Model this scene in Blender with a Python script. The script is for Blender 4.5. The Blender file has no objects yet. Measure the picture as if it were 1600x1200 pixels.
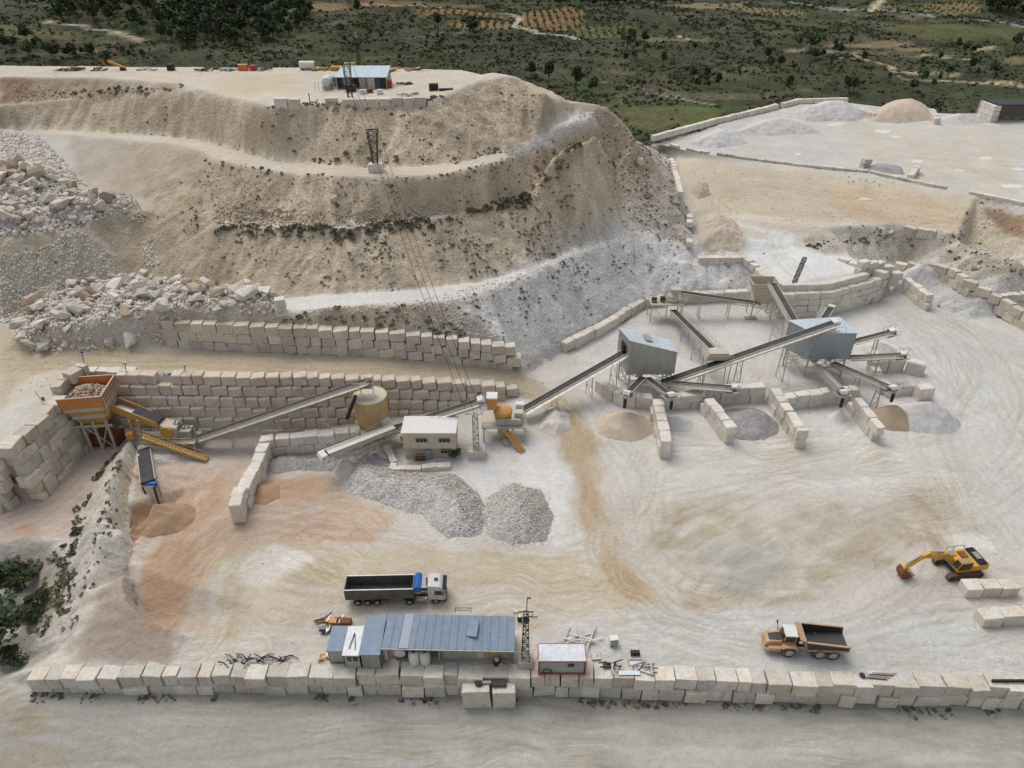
import bpy, bmesh, math, random
import numpy as np
from mathutils import Vector, Matrix
from mathutils.geometry import delaunay_2d_cdt

rnd = random.Random(7)
nrs = np.random.RandomState(11)
scene = bpy.context.scene
C = scene.collection

# ------------------------------------------------------------------ camera
CAM_H, PITCH, FPX = 77.0, math.radians(33.0), 1100.0
cam_data = bpy.data.cameras.new('camera')
cam_data.sensor_width = 36.0
cam_data.lens = 36.0 * FPX / 1600.0
cam_data.clip_start = 1.0
cam_data.clip_end = 6000.0
cam = bpy.data.objects.new('camera', cam_data)
cam.location = (0, 0, CAM_H)
cam.rotation_euler = (math.pi / 2 - PITCH, 0, 0)
C.objects.link(cam)
scene.camera = cam

# ------------------------------------------------------------------ sky, sun, exposure
SUN_EL, SUN_AZ = math.radians(60), math.radians(-35)      # azimuth from +Y, to the left and behind the hill
world = bpy.data.worlds.new('World')
scene.world = world
world.use_nodes = True
wn = world.node_tree
wn.nodes.clear()
w_out = wn.nodes.new('ShaderNodeOutputWorld')
w_bg = wn.nodes.new('ShaderNodeBackground')
w_sky = wn.nodes.new('ShaderNodeTexSky')
w_sky.sky_type = 'NISHITA'
w_sky.sun_disc = False
w_sky.sun_elevation = SUN_EL
w_sky.sun_rotation = SUN_AZ
w_sky.air_density = 1.0
w_sky.dust_density = 4.0
w_sky.ozone_density = 1.0
w_hsv = wn.nodes.new('ShaderNodeHueSaturation')            # an overcast sky is nearly grey
w_hsv.inputs['Saturation'].default_value = 0.45
wn.links.new(w_sky.outputs[0], w_hsv.inputs['Color'])
wn.links.new(w_hsv.outputs[0], w_bg.inputs['Color'])
w_bg.inputs['Strength'].default_value = 0.135
wn.links.new(w_bg.outputs[0], w_out.inputs['Surface'])

sun_data = bpy.data.lights.new('sun', 'SUN')
sun_data.energy = 0.8
sun_data.angle = math.radians(38)
sun_data.color = (1.0, 0.985, 0.96)
sun = bpy.data.objects.new('sun', sun_data)
sd = Vector((math.sin(SUN_AZ) * math.cos(SUN_EL), math.cos(SUN_AZ) * math.cos(SUN_EL), math.sin(SUN_EL)))
sun.rotation_euler = sd.to_track_quat('Z', 'Y').to_euler()
sun.location = (0, 0, 300)
C.objects.link(sun)

vs = scene.view_settings
vs.view_transform = 'Standard'
vs.look = 'None'
vs.exposure = 0.08
vs.gamma = 1.0
vs.use_curve_mapping = False

cy = scene.cycles
cy.max_bounces = 4; cy.diffuse_bounces = 2; cy.glossy_bounces = 2; cy.transmission_bounces = 2; cy.transparent_max_bounces = 4
cy.caustics_reflective = False; cy.caustics_refractive = False

# ------------------------------------------------------------------ measuring: photo point + known height -> place on site
SP, CP = math.sin(PITCH), math.cos(PITCH)

def ray(px, py):
    a, b = (px - 800.0) / FPX, -(py - 600.0) / FPX
    return np.array((a, CP + b * SP, -SP + b * CP))

def G(px, py, z=0.0):
    d = ray(px, py)
    t = (z - CAM_H) / d[2]
    return Vector((d[0] * t, d[1] * t, z))

def GY(px, py, Y):
    d = ray(px, py)
    t = Y / d[1]
    return Vector((d[0] * t, Y, CAM_H + d[2] * t))

# ------------------------------------------------------------------ numpy noise
def _hash(ix, iy, seed):
    h = (ix.astype(np.int64) * 374761393 + iy.astype(np.int64) * 668265263 + seed * 974711) & 0x7fffffff
    h = ((h ^ (h >> 13)) * 1274126177) & 0x7fffffff
    h = h ^ (h >> 16)
    return (h & 0xffff) / 65535.0

def vnoise(x, y, seed=0):
    x = np.asarray(x, float); y = np.asarray(y, float)
    ix, iy = np.floor(x), np.floor(y)
    fx, fy = x - ix, y - iy
    fx = fx * fx * (3 - 2 * fx); fy = fy * fy * (3 - 2 * fy)
    a = _hash(ix, iy, seed); b = _hash(ix + 1, iy, seed)
    c = _hash(ix, iy + 1, seed); d = _hash(ix + 1, iy + 1, seed)
    return (a * (1 - fx) + b * fx) * (1 - fy) + (c * (1 - fx) + d * fx) * fy

def fbm(x, y, octv=4, seed=0):
    s, a, t = 0.0, 0.5, 0.0
    for k in range(octv):
        s = s + a * vnoise(x, y, seed + k * 17)
        t += a; a *= 0.5; x = x * 2.03 + 5.1; y = y * 2.03 + 1.7
    return s / t

# ------------------------------------------------------------------ valley height
def zvalley(x, y):
    x = np.asarray(x, float); y = np.asarray(y, float)
    r = np.clip((y - 330) / 470.0, -0.3, 10)
    z = -7 + 18 * r + 10 * np.clip(r - 1, 0, 5) ** 1.3
    z = z + 30 * np.exp(-((x + 330) / 190) ** 2 - ((y - 700) / 230) ** 2)
    z = z + 24 * np.exp(-((x - 560) / 160) ** 2 - ((y - 900) / 150) ** 2)
    z = z + (fbm(x / 90, y / 90, 3, 5) - 0.5) * 12 * np.clip((y - 240) / 200, 0, 1)
    st = np.round(z / 3.0) * 3.0                                # old farm terraces
    k = np.clip((y - 360) / 80, 0, 1) * 0.55
    return z * (1 - k) + st * k

# ------------------------------------------------------------------ terrain skeleton (break lines)
BL = []
def bl(*pts): BL.append([tuple(G(*p)) for p in pts])
def wl(*pts): BL.append([tuple(map(float, p)) for p in pts])

# front retaining wall: its top front edge on the ground plan
FRONT = [G(40, 1064, 0), G(300, 1059, 0), G(560, 1056, 0), G(870, 1060, 0), G(1200, 1068, 0), G(1640, 1079, 0)]
FRZ = [-2.3, -3.2, -3.8, -3.9, -3.9, -3.9]
wl(*[(p.x, p.y + 1.5, -0.12) for p in FRONT])
wl(*[(p.x, p.y + 0.8, z) for p, z in zip(FRONT, FRZ)])
wl((-110, 34, -2.6), (-60, 34, -3.2), (0, 34, -4), (60, 34, -4.1), (130, 34, -4.1))
wl((FRONT[-1].x, FRONT[-1].y + 1.5, -0.12), (130, 53.5, -0.12), (290, 53.5, -0.12))
wl((FRONT[-1].x, FRONT[-1].y + 0.8, -3.9), (130, 52.8, -3.9), (290, 52.8, -3.9))
# low left corner
bl((0, 850, -0.3), (40, 838, -0.1), (90, 850, -0.2), (95, 900, -1.2), (85, 960, -1.6), (70, 1030, -1.6))
bl((0, 895, -4.2), (45, 905, -4.6), (60, 960, -4.8), (40, 1020, -4.4), (0, 1060, -3.4))
# gully, berm and spoil heap between the ramp and the yard
bl((190, 700, 0.4), (160, 735, 0.2), (135, 785, 0.0), (122, 830, -0.2), (112, 880, -0.6), (104, 950, -0.8), (100, 1010, -0.8))
bl((203, 688, 3.4), (184, 714, 5.4), (168, 762, 5.8), (158, 812, 5.6), (148, 864, 4.6), (136, 925, 3.2), (124, 985, 1.6))
bl((214, 694, 2.6), (204, 735, 4.2), (196, 785, 4.6), (190, 830, 4.8))
bl((216, 705, 0.0), (212, 760, 0.0), (208, 815, 0.3), (207, 838, 0.4))
bl((210, 845, 3.3), (198, 880, 4.1), (194, 915, 4.3), (199, 940, 3.8), (222, 962, 2.6), (252, 978, 1.7), (284, 990, 0.8))
bl((216, 862, 0.4), (208, 905, 0.3), (211, 945, 0.2), (235, 972, 0.1), (262, 988, 0.0), (292, 996, 0.0))
bl((112, 1040, -0.1), (200, 1043, -0.1), (265, 1038, 0.0), (285, 1010, 0.0))
# left fill that carries the hopper ramp
LW_TOP = [(-75.3, 97.5), (-76.3, 84.6), (-100, 83.4), (-130, 82)]
wl(*[(x - 1.3, y + 1.0, 10.4) for x, y in LW_TOP])
wl((-75.9, 97.5, 0.2), (-76.9, 85.0, 0.0), (-100, 84.0, -1.0), (-130, 82.6, -2))
wl((-120, 70, -3), (-120, 60, -3))
# wall under the haul road (six courses falling to one)
W6 = [(165, 588, 11.2), (300, 589, 11.2), (400, 592, 10.2), (500, 592, 8.9), (600, 596, 6.8), (700, 600, 4.9), (790, 606, 2.5), (806, 611, 1.6)]
W6T = [G(*p) for p in W6]
wl((-76.6, 105.6, 11.0), *[(p.x, p.y + 1.2, p.z - 0.15) for p in W6T], *[tuple(G(845, 625, 0.5))])
W6F = [(165, 1.0), (300, 4.0), (400, 4.0), (500, 3.2), (600, 2.4), (700, 1.6), (790, 0.6), (806, 0.4)]
wl((-74.5, 104.0, 0.0), (W6T[0].x, W6T[0].y - 0.5, 0), *[(p.x, p.y - b + 0.9, 0) for p, (a, b) in zip(W6T[1:], W6F[1:])])
# haul road far edge and three course wall above it
W3 = [(262, 545, 11.0), (450, 553, 9.4), (600, 558, 7.4), (700, 566, 5.4), (800, 577, 3.0), (812, 579, 2.7)]
W3F = [G(*p) for p in W3]
W3H = [5.6, 5.6, 5.5, 5.3, 4.9, 2.2]
wl(tuple(G(-120, 555, 11.3)), tuple(G(0, 548, 11.2)), *[(p.x, p.y + 0.9, p.z) for p in W3F], tuple(G(860, 606, 0.9)))
wl(*[(p.x, p.y + 1.7, p.z + h - 0.2) for p, h in zip(W3F, W3H)])
bl((0, 600, 11.1), (60, 600, 11.0), (120, 575, 11.0))
# white lower bench
bl((430, 487, 16.4), (520, 481, 16.8), (620, 477, 16.2), (700, 472, 15.4), (760, 456, 14.8), (830, 430, 14.4), (900, 401, 13.9), (965, 369, 13.5))
bl((445, 466, 16.6), (520, 459, 17.0), (620, 454, 16.5), (700, 446, 15.7), (760, 436, 15.1), (830, 417, 14.7), (900, 388, 14.2), (972, 361, 13.8))
# toe behind the rubble, scree and boulder ledge on the left
bl((-100, 480, 13.0), (0, 500, 12.2), (100, 470, 13.5), (200, 440, 15.0), (330, 458, 15.6), (430, 470, 16.6))
bl((-100, 370, 25.0), (0, 374, 25.0), (110, 360, 25.0), (200, 336, 25.2), (240, 330, 25.3))
bl((-100, 320, 26.0), (0, 325, 26.0), (120, 320, 26.0), (215, 300, 27.0))
# middle ledge
bl((335, 352, 25.2), (440, 358, 25.3), (545, 360, 25.4), (700, 339, 25.3), (840, 301, 25.2), (960, 258, 25.2))
bl((335, 343, 25.5), (440, 348, 25.6), (545, 350, 25.7), (700, 331, 25.6), (840, 293, 25.5), (960, 252, 25.5))
# upper bench road
bl((-100, 200, 34.0), (0, 204, 34.0), (60, 209, 34.0), (200, 217, 33.6), (290, 226, 33.2), (345, 252, 33.0), (440, 271, 33.0), (600, 279, 33.0), (700, 274, 33.0), (800, 249, 33.2), (870, 229, 34.3), (930, 206, 36.0))
bl((-100, 195, 34.2), (0, 199, 34.2), (60, 204, 34.2), (200, 209, 33.8), (290, 214, 33.4), (360, 230, 33.2), (450, 252, 33.2), (600, 262, 33.2), (700, 257, 33.2), (790, 236, 33.6), (840, 212, 35.0), (880, 187, 36.5), (925, 180, 37.0))
# plateau and its left terraces
bl((-100, 168, 38.4), (0, 166, 38.6), (150, 151, 40.6), (290, 143, 42.8), (345, 150, 43.2), (420, 168, 43.4), (540, 162, 43.5), (650, 160, 43.5), (700, 150, 44.0), (735, 132, 45.0), (770, 113, 46.4), (805, 119, 46.0), (850, 148, 43.0), (900, 158, 39.6), (935, 163, 38.5), (955, 168, 37.5))
bl((-100, 163, 39.2), (0, 162, 39.5), (150, 147, 41.2), (280, 139, 43.0))
bl((-100, 121, 43.8), (0, 121, 43.8), (150, 122, 43.8), (250, 128, 43.7), (300, 134, 43.6))
bl((-100, 101, 44.2), (0, 102, 44.2), (300, 104, 44.2), (600, 106, 44.2), (720, 109, 44.2), (752, 116, 44.4))
# right shoulder of the hill
bl((955, 168, 37.5), (977, 190, 34.2), (1000, 222, 29.5), (1030, 262, 23.0), (1055, 300, 17.5), (1070, 345, 12.0), (1080, 388, 8.2))
# white slope and toe behind the screening yard
bl((812, 572, 2.0), (850, 550, 1.9), (888, 530, 1.9), (950, 497, 1.9), (1008, 466, 1.9), (1090, 453, 2.0), (1165, 447, 2.0))
bl((822, 585, 0.4), (855, 563, 0.1), (894, 539, 0.0), (955, 507, 0.0), (1010, 478, 0.0), (1090, 466, 0.0), (1170, 466, 0.0))
bl((1080, 388, 8.2), (1092, 398, 7.4), (1165, 398, 7.4))
bl((1085, 404, 6.0), (1160, 407, 5.6), (1190, 440, 5.2))
# platform with its wall
PLATW = [G(1226, 460, 6.0), G(1300, 457, 6.0), G(1362, 441, 6.0), G(1386, 432, 6.0)]
wl(tuple(G(1165, 398, 7.4)), tuple(G(1196, 438, 6.6)), *[(p.x - 0.3, p.y + 2.9, 6.5) for p in PLATW], tuple(G(1350, 412, 6.8)))
wl(tuple(G(1186, 478, 0.0)), *[(p.x, p.y + 1.0, -0.05) for p in PLATW], tuple(G(1396, 448, 0.3)), tuple(G(1366, 417, 1.8)))
for p in [(1300, 720), (1000, 660), (1100, 520), (1180, 560), (1440, 560), (1500, 500), (1500, 700), (700, 700), (500, 770), (640, 850), (900, 800), (1150, 850), (1450, 850), (1600, 620), (1580, 800), (300, 760), (400, 950), (700, 980), (1000, 1000), (1400, 1020), (960, 560), (1060, 500)]:
    bl((p[0], p[1], 0.0))
# vegetated bank on the right
bl((1240, 372, 8.0), (1300, 357, 8.8), (1400, 352, 9.6), (1500, 372, 10.0), (1600, 408, 10.2), (1700, 445, 10.2))
bl((1245, 388, 7.5), (1290, 398, 7.2), (1330, 402, 6.8))
bl((1362, 414, 2.0), (1420, 412, 1.4), (1500, 424, 1.2), (1570, 456, 1.0), (1640, 490, 1.0), (1720, 530, 1.0))
# tan terrace below the upper yard
bl((1048, 243, 12.6), (1060, 290, 11.5), (1080, 330, 10.2), (1085, 380, 8.4))
bl((1100, 335, 10.6), (1130, 348, 10.4), (1150, 372, 8.6))
bl((1030, 228, 12.8), (1090, 246, 12.2), (1180, 259, 12.0), (1260, 269, 12.0), (1350, 278, 11.8), (1430, 295, 11.4), (1530, 317, 11.0), (1600, 335, 10.8), (1700, 360, 10.6))
UY = [(1022, 222, 14.3), (1090, 237, 14.2), (1180, 250, 14.2), (1260, 260, 14.2), (1350, 268, 14.2), (1430, 285, 14.2), (1530, 305, 14.2), (1600, 319, 14.2), (1700, 343, 14.2)]
bl(*UY)
UYB = [(1022, 221, 14.3), (1120, 194, 14.3), (1250, 162, 14.4), (1325, 160, 14.4), (1450, 175, 14.4), (1600, 186, 14.4), (1750, 196, 14.4)]
bl(*UYB)
# outer slopes nobody sees from here, and the valley floor
for p in UYB:
    q = G(*p); d = Vector((-0.55, 0.85, 0)) if p[0] < 1260 else Vector((0.05, 1, 0))
    q2 = q + d * 14
    BL.append([(q2.x, q2.y, 5.5)])
    q3 = q + d * 34
    BL.append([(q3.x, q3.y, float(zvalley(q3.x, q3.y)))])
wl((-215, 226, 36), (-120, 230, 34), (-60, 232, 34), (0, 226, 34), (18, 212, 33), (33, 206, 24), (44, 206, 14))
wl((-215, 265, float(zvalley(-215, 265)) + 4), (-120, 268, 4), (-60, 272, 0), (0, 268, -4), (30, 262, -4), (56, 262, 2))
for x in np.arange(-260, 300, 40):
    for y in (292, 318, 345):
        if not (x > 70 and y < 330):
            BL.append([(float(x), float(y), float(zvalley(x, y)))])
for x in (120, 160, 200, 240, 280):
    BL.append([(float(x), 352.0, float(zvalley(x, 352)))])
wl((-260, 30, -3), (-260, 90, 3), (-260, 120, 11), (-260, 160, 26), (-260, 200, 38), (-260, 230, 36))
wl(tuple(G(1720, 530, 1.0)), (200, 110, 1.0), (290, 70, 1.0))
wl(tuple(G(1700, 445, 10.2)), (210, 122, 10.2), (290, 84, 10.2))
wl((290, 30, -4), (290, 48, -4))
wl((290, 58, 0.0), (290, 64, 0.0))
wl((290, 110, 10.5), (290, 180, 10.5), (290, 220, 14.2), (290, 330, 14))

vs2, ed, vz = [], [], []
seen = {}
for line in BL:
    prev = None
    for (x, y, z) in line:
        k = (round(x, 1), round(y, 1))
        if k not in seen:
            seen[k] = len(vs2); vs2.append(Vector((x, y))); vz.append(z)
        i = seen[k]
        if prev is not None and prev != i: ed.append((prev, i))
        prev = i
r_v, r_e, r_f, o_v, o_e, o_f = delaunay_2d_cdt(vs2, ed, [], 0, 1e-5)
tz = []
for k, ov in enumerate(o_v):
    if ov: tz.append(vz[ov[0]])
    else:                                                       # a crossing made a new vertex: take the nearest known height
        best = min(range(len(vs2)), key=lambda i: (vs2[i] - r_v[k]).length_squared)
        tz.append(vz[best])
GX = np.arange(-212, 252.1, 0.52)
ys = [33.0]
while ys[-1] < 336: ys.append(ys[-1] + 0.30 + 0.0021 * (ys[-1] - 33))
GYs = np.array(ys)
H = np.full((len(GYs), len(GX)), np.nan)
for f in r_f:
    for a in range(1, len(f) - 1):
        (x0, y0), (x1, y1), (x2, y2) = r_v[f[0]], r_v[f[a]], r_v[f[a + 1]]
        z0, z1, z2 = tz[f[0]], tz[f[a]], tz[f[a + 1]]
        i0, i1 = np.searchsorted(GX, [min(x0, x1, x2) - 1e-6, max(x0, x1, x2) + 1e-6])
        j0, j1 = np.searchsorted(GYs, [min(y0, y1, y2) - 1e-6, max(y0, y1, y2) + 1e-6])
        if i0 == i1 or j0 == j1: continue
        den = (y1 - y2) * (x0 - x2) + (x2 - x1) * (y0 - y2)
        if abs(den) < 1e-9: continue
        XX, YY = np.meshgrid(GX[i0:i1], GYs[j0:j1])
        a0 = ((y1 - y2) * (XX - x2) + (x2 - x1) * (YY - y2)) / den
        a1 = ((y2 - y0) * (XX - x2) + (x0 - x2) * (YY - y2)) / den
        a2 = 1 - a0 - a1
        m = (a0 >= -1e-6) & (a1 >= -1e-6) & (a2 >= -1e-6)
        sub = H[j0:j1, i0:i1]
        sub[m] = (a0 * z0 + a1 * z1 + a2 * z2)[m]
X, Y = np.meshgrid(GX, GYs)
H = np.where(np.isnan(H), zvalley(X, Y), H)

def blur(A, n=1):
    for _ in range(n):
        P = np.pad(A, 1, mode='edge')
        A = (P[1:-1, 1:-1] * 2 + P[:-2, 1:-1] + P[2:, 1:-1] + P[1:-1, :-2] + P[1:-1, 2:]) / 6.0
    return A
H0 = H.copy()
Hb = blur(H, 3)
far_w = np.clip((Y - 100) / 30, 0, 1)                            # soften the edges of earthworks, keep the walls crisp
gyv = np.gradient(Hb, GYs, axis=0); gxv = np.gradient(Hb, GX, axis=1)
SL = np.sqrt(gxv ** 2 + gyv ** 2)
earth = np.clip((Y - 119) / 6, 0, 1)
H = H * (1 - earth) + blur(H, 1) * earth
sl = np.clip((SL - 0.26) / 0.25, 0, 1)
sl = blur(sl, 1)
# erosion rills down the faces, lumps, wheel-worn unevenness on the flats
wy_ = np.abs(gyv) / (np.abs(gxv) + np.abs(gyv) + 1e-6); wy_ = blur(wy_, 8)
wob = fbm(X / 14, Y / 14, 3, 3) * 5
rillA = fbm(X / 1.5 + wob, Y / 11.0, 3, 9); rillB = fbm(Y / 1.5 + wob, X / 11.0, 3, 19)
RILL = rillA * wy_ + rillB * (1 - wy_)
gul = 1 - np.abs(2 * RILL - 1)
H = H + sl * earth * (-(gul ** 3) * 0.75 + (fbm(X / 5, Y / 5, 4, 21) - 0.5) * 1.5 + (fbm(X / 1.3, Y / 1.3, 3, 31) - 0.5) * 0.7)
berm = np.exp(-(((X + 61) / 9) ** 2)) * np.clip((Y - 54) / 4, 0, 1) * np.clip((98 - Y) / 5, 0, 1)
H = H + berm * ((fbm(X / 1.7, Y / 1.4, 4, 41) - 0.5) * 1.7 - np.abs(fbm(Y / 0.9, X / 5.0, 3, 43) - 0.5) * 2.0)
H = H + (1 - sl) * ((fbm(X / 9, Y / 9, 3, 51) - 0.5) * 0.35 + (fbm(X / 1.5, Y / 1.5, 2, 61) - 0.5) * 0.06)

HX, HYs = GX, GYs
def hz(x, y):
    x = np.atleast_1d(np.asarray(x, float)); y = np.atleast_1d(np.asarray(y, float))
    fi = np.clip((x - HX[0]) / 0.52, 0, len(HX) - 1.001)
    j = np.clip(np.searchsorted(HYs, y) - 1, 0, len(HYs) - 2)
    fj = np.clip((y - HYs[j]) / (HYs[j + 1] - HYs[j]), 0, 1)
    i = fi.astype(int); fi = fi - i
    z = (H[j, i] * (1 - fi) + H[j, i + 1] * fi) * (1 - fj) + (H[j + 1, i] * (1 - fi) + H[j + 1, i + 1] * fi) * fj
    ins = (x >= HX[0]) & (x <= HX[-1]) & (y >= HYs[0]) & (y <= HYs[-1])
    return np.where(ins, z, zvalley(x, y))

TT = np.concatenate([np.arange(60, 330, 0.25), np.arange(330, 1800, 1.5)])
def hit(px, py, off=0.0):
    d = ray(px, py)
    P = d[None, :] * TT[:, None]
    below = (P[:, 2] + CAM_H) < hz(P[:, 0], P[:, 1]) + off
    k = int(np.argmax(below)) if below.any() else len(TT) - 1
    p = P[k]
    return Vector((p[0], p[1], float(hz(p[0], p[1])[0])))
def gz(x, y): return float(hz(x, y)[0])

# ------------------------------------------------------------------ ground colours (what the soil itself is)
def lin(r, g, b):
    f = lambda c: (c / 255 / 12.92) if c / 255 <= 0.04045 else ((c / 255 + 0.055) / 1.055) ** 2.4
    return np.array((f(r), f(g), f(b)))

COL = np.zeros(H.shape + (3,))
def setc(mask, c): 
    m = mask[..., None]
    COL[:] = COL * (1 - m) + np.array(c) * m

K_PALE = lin(206, 196, 182); K_WHITE = lin(221, 216, 208); K_TAN = lin(196, 177, 147); K_ORANGE = lin(190, 152, 117)
K_GREY = lin(186, 180, 170); K_SLOPE = lin(192, 172, 144); K_SLOPE2 = lin(200, 191, 180); K_BROWN = lin(160, 138, 110)
K_PINK = lin(196, 176, 160); K_FRONT = lin(172, 166, 154); K_GRAVEL = lin(168, 160, 155); K_SCRUB = lin(84, 82, 62)

def inpoly(pts, wx=0.0, seed=0, sc=6.0):
    xs, yy = X, Y
    x0, x1 = min(p[0] for p in pts) - 12, max(p[0] for p in pts) + 12
    y0, y1 = min(p[1] for p in pts) - 12, max(p[1] for p in pts) + 12
    i0, i1 = np.searchsorted(GX, [x0, x1]); j0, j1 = np.searchsorted(GYs, [y0, y1])
    out = np.zeros(X.shape)
    if i0 >= i1 or j0 >= j1: return out
    sx, sy = X[j0:j1, i0:i1], Y[j0:j1, i0:i1]
    if wx:
        qx = sx + (fbm(sx / sc, sy / sc, 4, seed) - 0.5) * 2 * wx
        qy = sy + (fbm(sx / sc, sy / sc, 4, seed + 50) - 0.5) * 2 * wx
    else: qx, qy = sx, sy
    m = np.zeros(sx.shape, bool)
    n = len(pts)
    for k in range(n):
        ax, ay = pts[k][0], pts[k][1]; bx_, by_ = pts[(k + 1) % n][0], pts[(k + 1) % n][1]
        if ay == by_: continue
        c = ((ay > qy) != (by_ > qy)) & (qx < (bx_ - ax) * (qy - ay) / (by_ - ay) + ax)
        m ^= c
    out[j0:j1, i0:i1] = m
    return out

def zone(pix, c, op=1.0, wx=2.5, soft=6, seed=0, sc=6.0, noisy=0.0, sw=0.0):
    pts = [hit(*p) for p in pix]
    m = blur(inpoly(pts, wx, seed, sc), soft) * op
    if noisy: m = m * np.clip((fbm(X / 3, Y / 3, 4, seed + 7) - 0.5) * noisy + 0.6, 0, 1)
    if sw: m = np.clip(m * 1.15 + (SN - 0.52) * sw * 4 * np.minimum(m, 1 - 0.35 * m), 0, 1)
    setc(m, c)

def wzone(pts, c, op=1.0, wx=1.0, soft=3, seed=0):
    setc(blur(inpoly(pts, wx, seed), soft) * op, c)

LUMP = [([(25, 535), (60, 470), (130, 445), (200, 445), (330, 460), (430, 470), (440, 495), (300, 502), (250, 535), (100, 548)], 2.2), ([(0, 275), (60, 255), (140, 295), (205, 320), (190, 338), (100, 352), (0, 365)], 2.4)]
for pix_, h_ in LUMP:
    H += blur(inpoly([hit(*p) for p in pix_], 1.5, 3), 12) * h_
# wheel tracks: lateral offset, distance along, strength; two overlapping sets, and single ruts
TRS_ = []
for _k in range(2): TRS_.append([X * 0.25 + Y * (1 - _k) + X * _k, X * (1 - _k) + Y * _k, np.full(H.shape, 0.10)])
RUT = np.zeros(H.shape); WARP = (fbm(X / 13, Y / 13, 3, 131) - 0.5) * 9 + (fbm(X / 4, Y / 4, 2, 137) - 0.5) * 1.6; PATCH = np.clip((fbm(X / 9, Y / 9, 3, 141) - 0.38) * 4.5, 0.15, 1)
def track(pix, width, w, layer=0, ruts=6):
    pts = [hit(*p) for p in pix]
    q = []
    for k in range(len(pts) - 1):
        p0 = pts[max(k - 1, 0)]; p1 = pts[k]; p2 = pts[k + 1]; p3 = pts[min(k + 2, len(pts) - 1)]
        for s in np.linspace(0, 1, 6, endpoint=False):
            q.append(0.5 * ((2 * p1) + (p2 - p0) * s + (2 * p0 - 5 * p1 + 4 * p2 - p3) * s * s + (3 * p1 - p0 - 3 * p2 + p3) * s ** 3))
    q.append(pts[-1])
    best = np.full(H.shape, 1e9); U = np.zeros(H.shape); S = np.zeros(H.shape); acc = 0
    for a, b in zip(q[:-1], q[1:]):
        dx, dy = b.x - a.x, b.y - a.y; L = math.hypot(dx, dy) + 1e-6
        i0, i1 = np.searchsorted(GX, [min(a.x, b.x) - width, max(a.x, b.x) + width])
        j0, j1 = np.searchsorted(GYs, [min(a.y, b.y) - width, max(a.y, b.y) + width])
        sx, sy = X[j0:j1, i0:i1] - a.x, Y[j0:j1, i0:i1] - a.y
        t = np.clip((sx * dx + sy * dy) / L / L, 0, 1)
        ex, ey = sx - t * dx, sy - t * dy
        d = np.hypot(ex, ey)
        sg = np.sign(sx * dy - sy * dx)
        sb = best[j0:j1, i0:i1]
        m = d < sb
        sb[m] = d[m]; U[j0:j1, i0:i1][m] = (d * sg)[m]; S[j0:j1, i0:i1][m] = (acc + t * L)[m]
        acc += L
    wgt = np.clip((width - best) / (width * 0.45), 0, 1) * w
    T_ = TRS_[layer]; m = wgt > T_[2]; ph = nrs.uniform(0, 90)
    T_[0][m] = (U + WARP)[m] + ph; T_[1][m] = S[m]; T_[2][m] = wgt[m]
    ins = best < width
    u, s = U[ins], S[ins]; r_ = np.zeros(u.shape)
    for k in range(ruts):
        o = nrs.normal() * width * 0.42; ph = nrs.uniform(0, 50); am = nrs.uniform(0.4, 1.0)
        c = o + 2.2 * np.sin(s / 17 + ph) + 0.9 * np.sin(s / 6.1 + ph * 2); fade = np.clip((vnoise(s / 14 + ph, s * 0 + k, 5) - 0.35) * 4, 0, 1)
        for g in (-0.95, 0.95): r_ = np.maximum(r_, am * fade * np.exp(-((u - c - g) / 0.3) ** 2))
    RUT[ins] = np.maximum(RUT[ins], r_ * w)
track([(0, 570), (250, 562), (500, 575), (700, 586), (820, 598), (880, 635), (925, 720), (950, 820), (1000, 920), (1100, 985), (1300, 1000), (1600, 985)], 8, 1.0, 0, 9)
track([(300, 985), (360, 840), (440, 820), (600, 865), (850, 885), (950, 840), (1040, 760), (1250, 720), (1480, 700), (1540, 620), (1500, 530), (1400, 480)], 12, 1.0, 0, 10)
track([(290, 900), (350, 800), (470, 765), (560, 740), (640, 700)], 9, 0.9, 1, 6)
track([(340, 970), (345, 890), (390, 840), (470, 840), (560, 900), (500, 950), (400, 930), (350, 880)], 8, 1.0, 1, 7)
track([(230, 985), (330, 945), (520, 965), (800, 950), (1000, 930), (1200, 965), (1420, 930), (1600, 930)], 9, 0.95, 1, 8)
track([(960, 690), (1010, 760), (1000, 850), (1060, 930), (1250, 950), (1380, 900), (1420, 830), (1300, 770), (1150, 780), (1060, 840)], 10, 1.0, 1, 9)
track([(1600, 700), (1500, 780), (1330, 800), (1150, 870), (1080, 960)], 10, 0.9, 0, 7)
track([(880, 1030), (1100, 1040), (1400, 1035), (1640, 1050)], 7, 0.9, 0, 6)
track([(560, 1000), (400, 1000), (290, 1000), (250, 900), (280, 800), (330, 740)], 8, 0.9, 0, 6)
track([(0, 1130), (400, 1140), (900, 1135), (1640, 1150)], 11, 1.0, 0, 9)
track([(0, 1190), (800, 1180), (1640, 1200)], 7, 0.9, 1, 5)
track([(1120, 330), (1130, 305), (1200, 300), (1330, 330), (1420, 345), (1600, 395)], 7, 0.9, 0, 5)
track([(1240, 345), (1180, 338), (1130, 318), (1160, 295), (1300, 300), (1480, 330)], 6, 0.9, 1, 4)
track([(1240, 440), (1200, 390), (1220, 350), (1320, 345), (1450, 358), (1640, 410)], 8, 0.9, 1, 5)
track([(0, 112), (300, 118), (420, 130), (640, 140), (740, 125)], 8, 0.8, 0, 4)
track([(0, 202), (290, 219), (450, 259), (600, 268), (700, 263), (800, 240), (900, 195)], 4, 0.9, 0, 3)
track([(1400, 500), (1480, 590), (1500, 700), (1580, 850)], 13, 0.95, 1, 9)
track([(1420, 470), (1560, 560), (1620, 700)], 11, 0.9, 0, 7)
track([(0, 820), (70, 790), (150, 720)], 7, 0.9, 0, 5)
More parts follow.
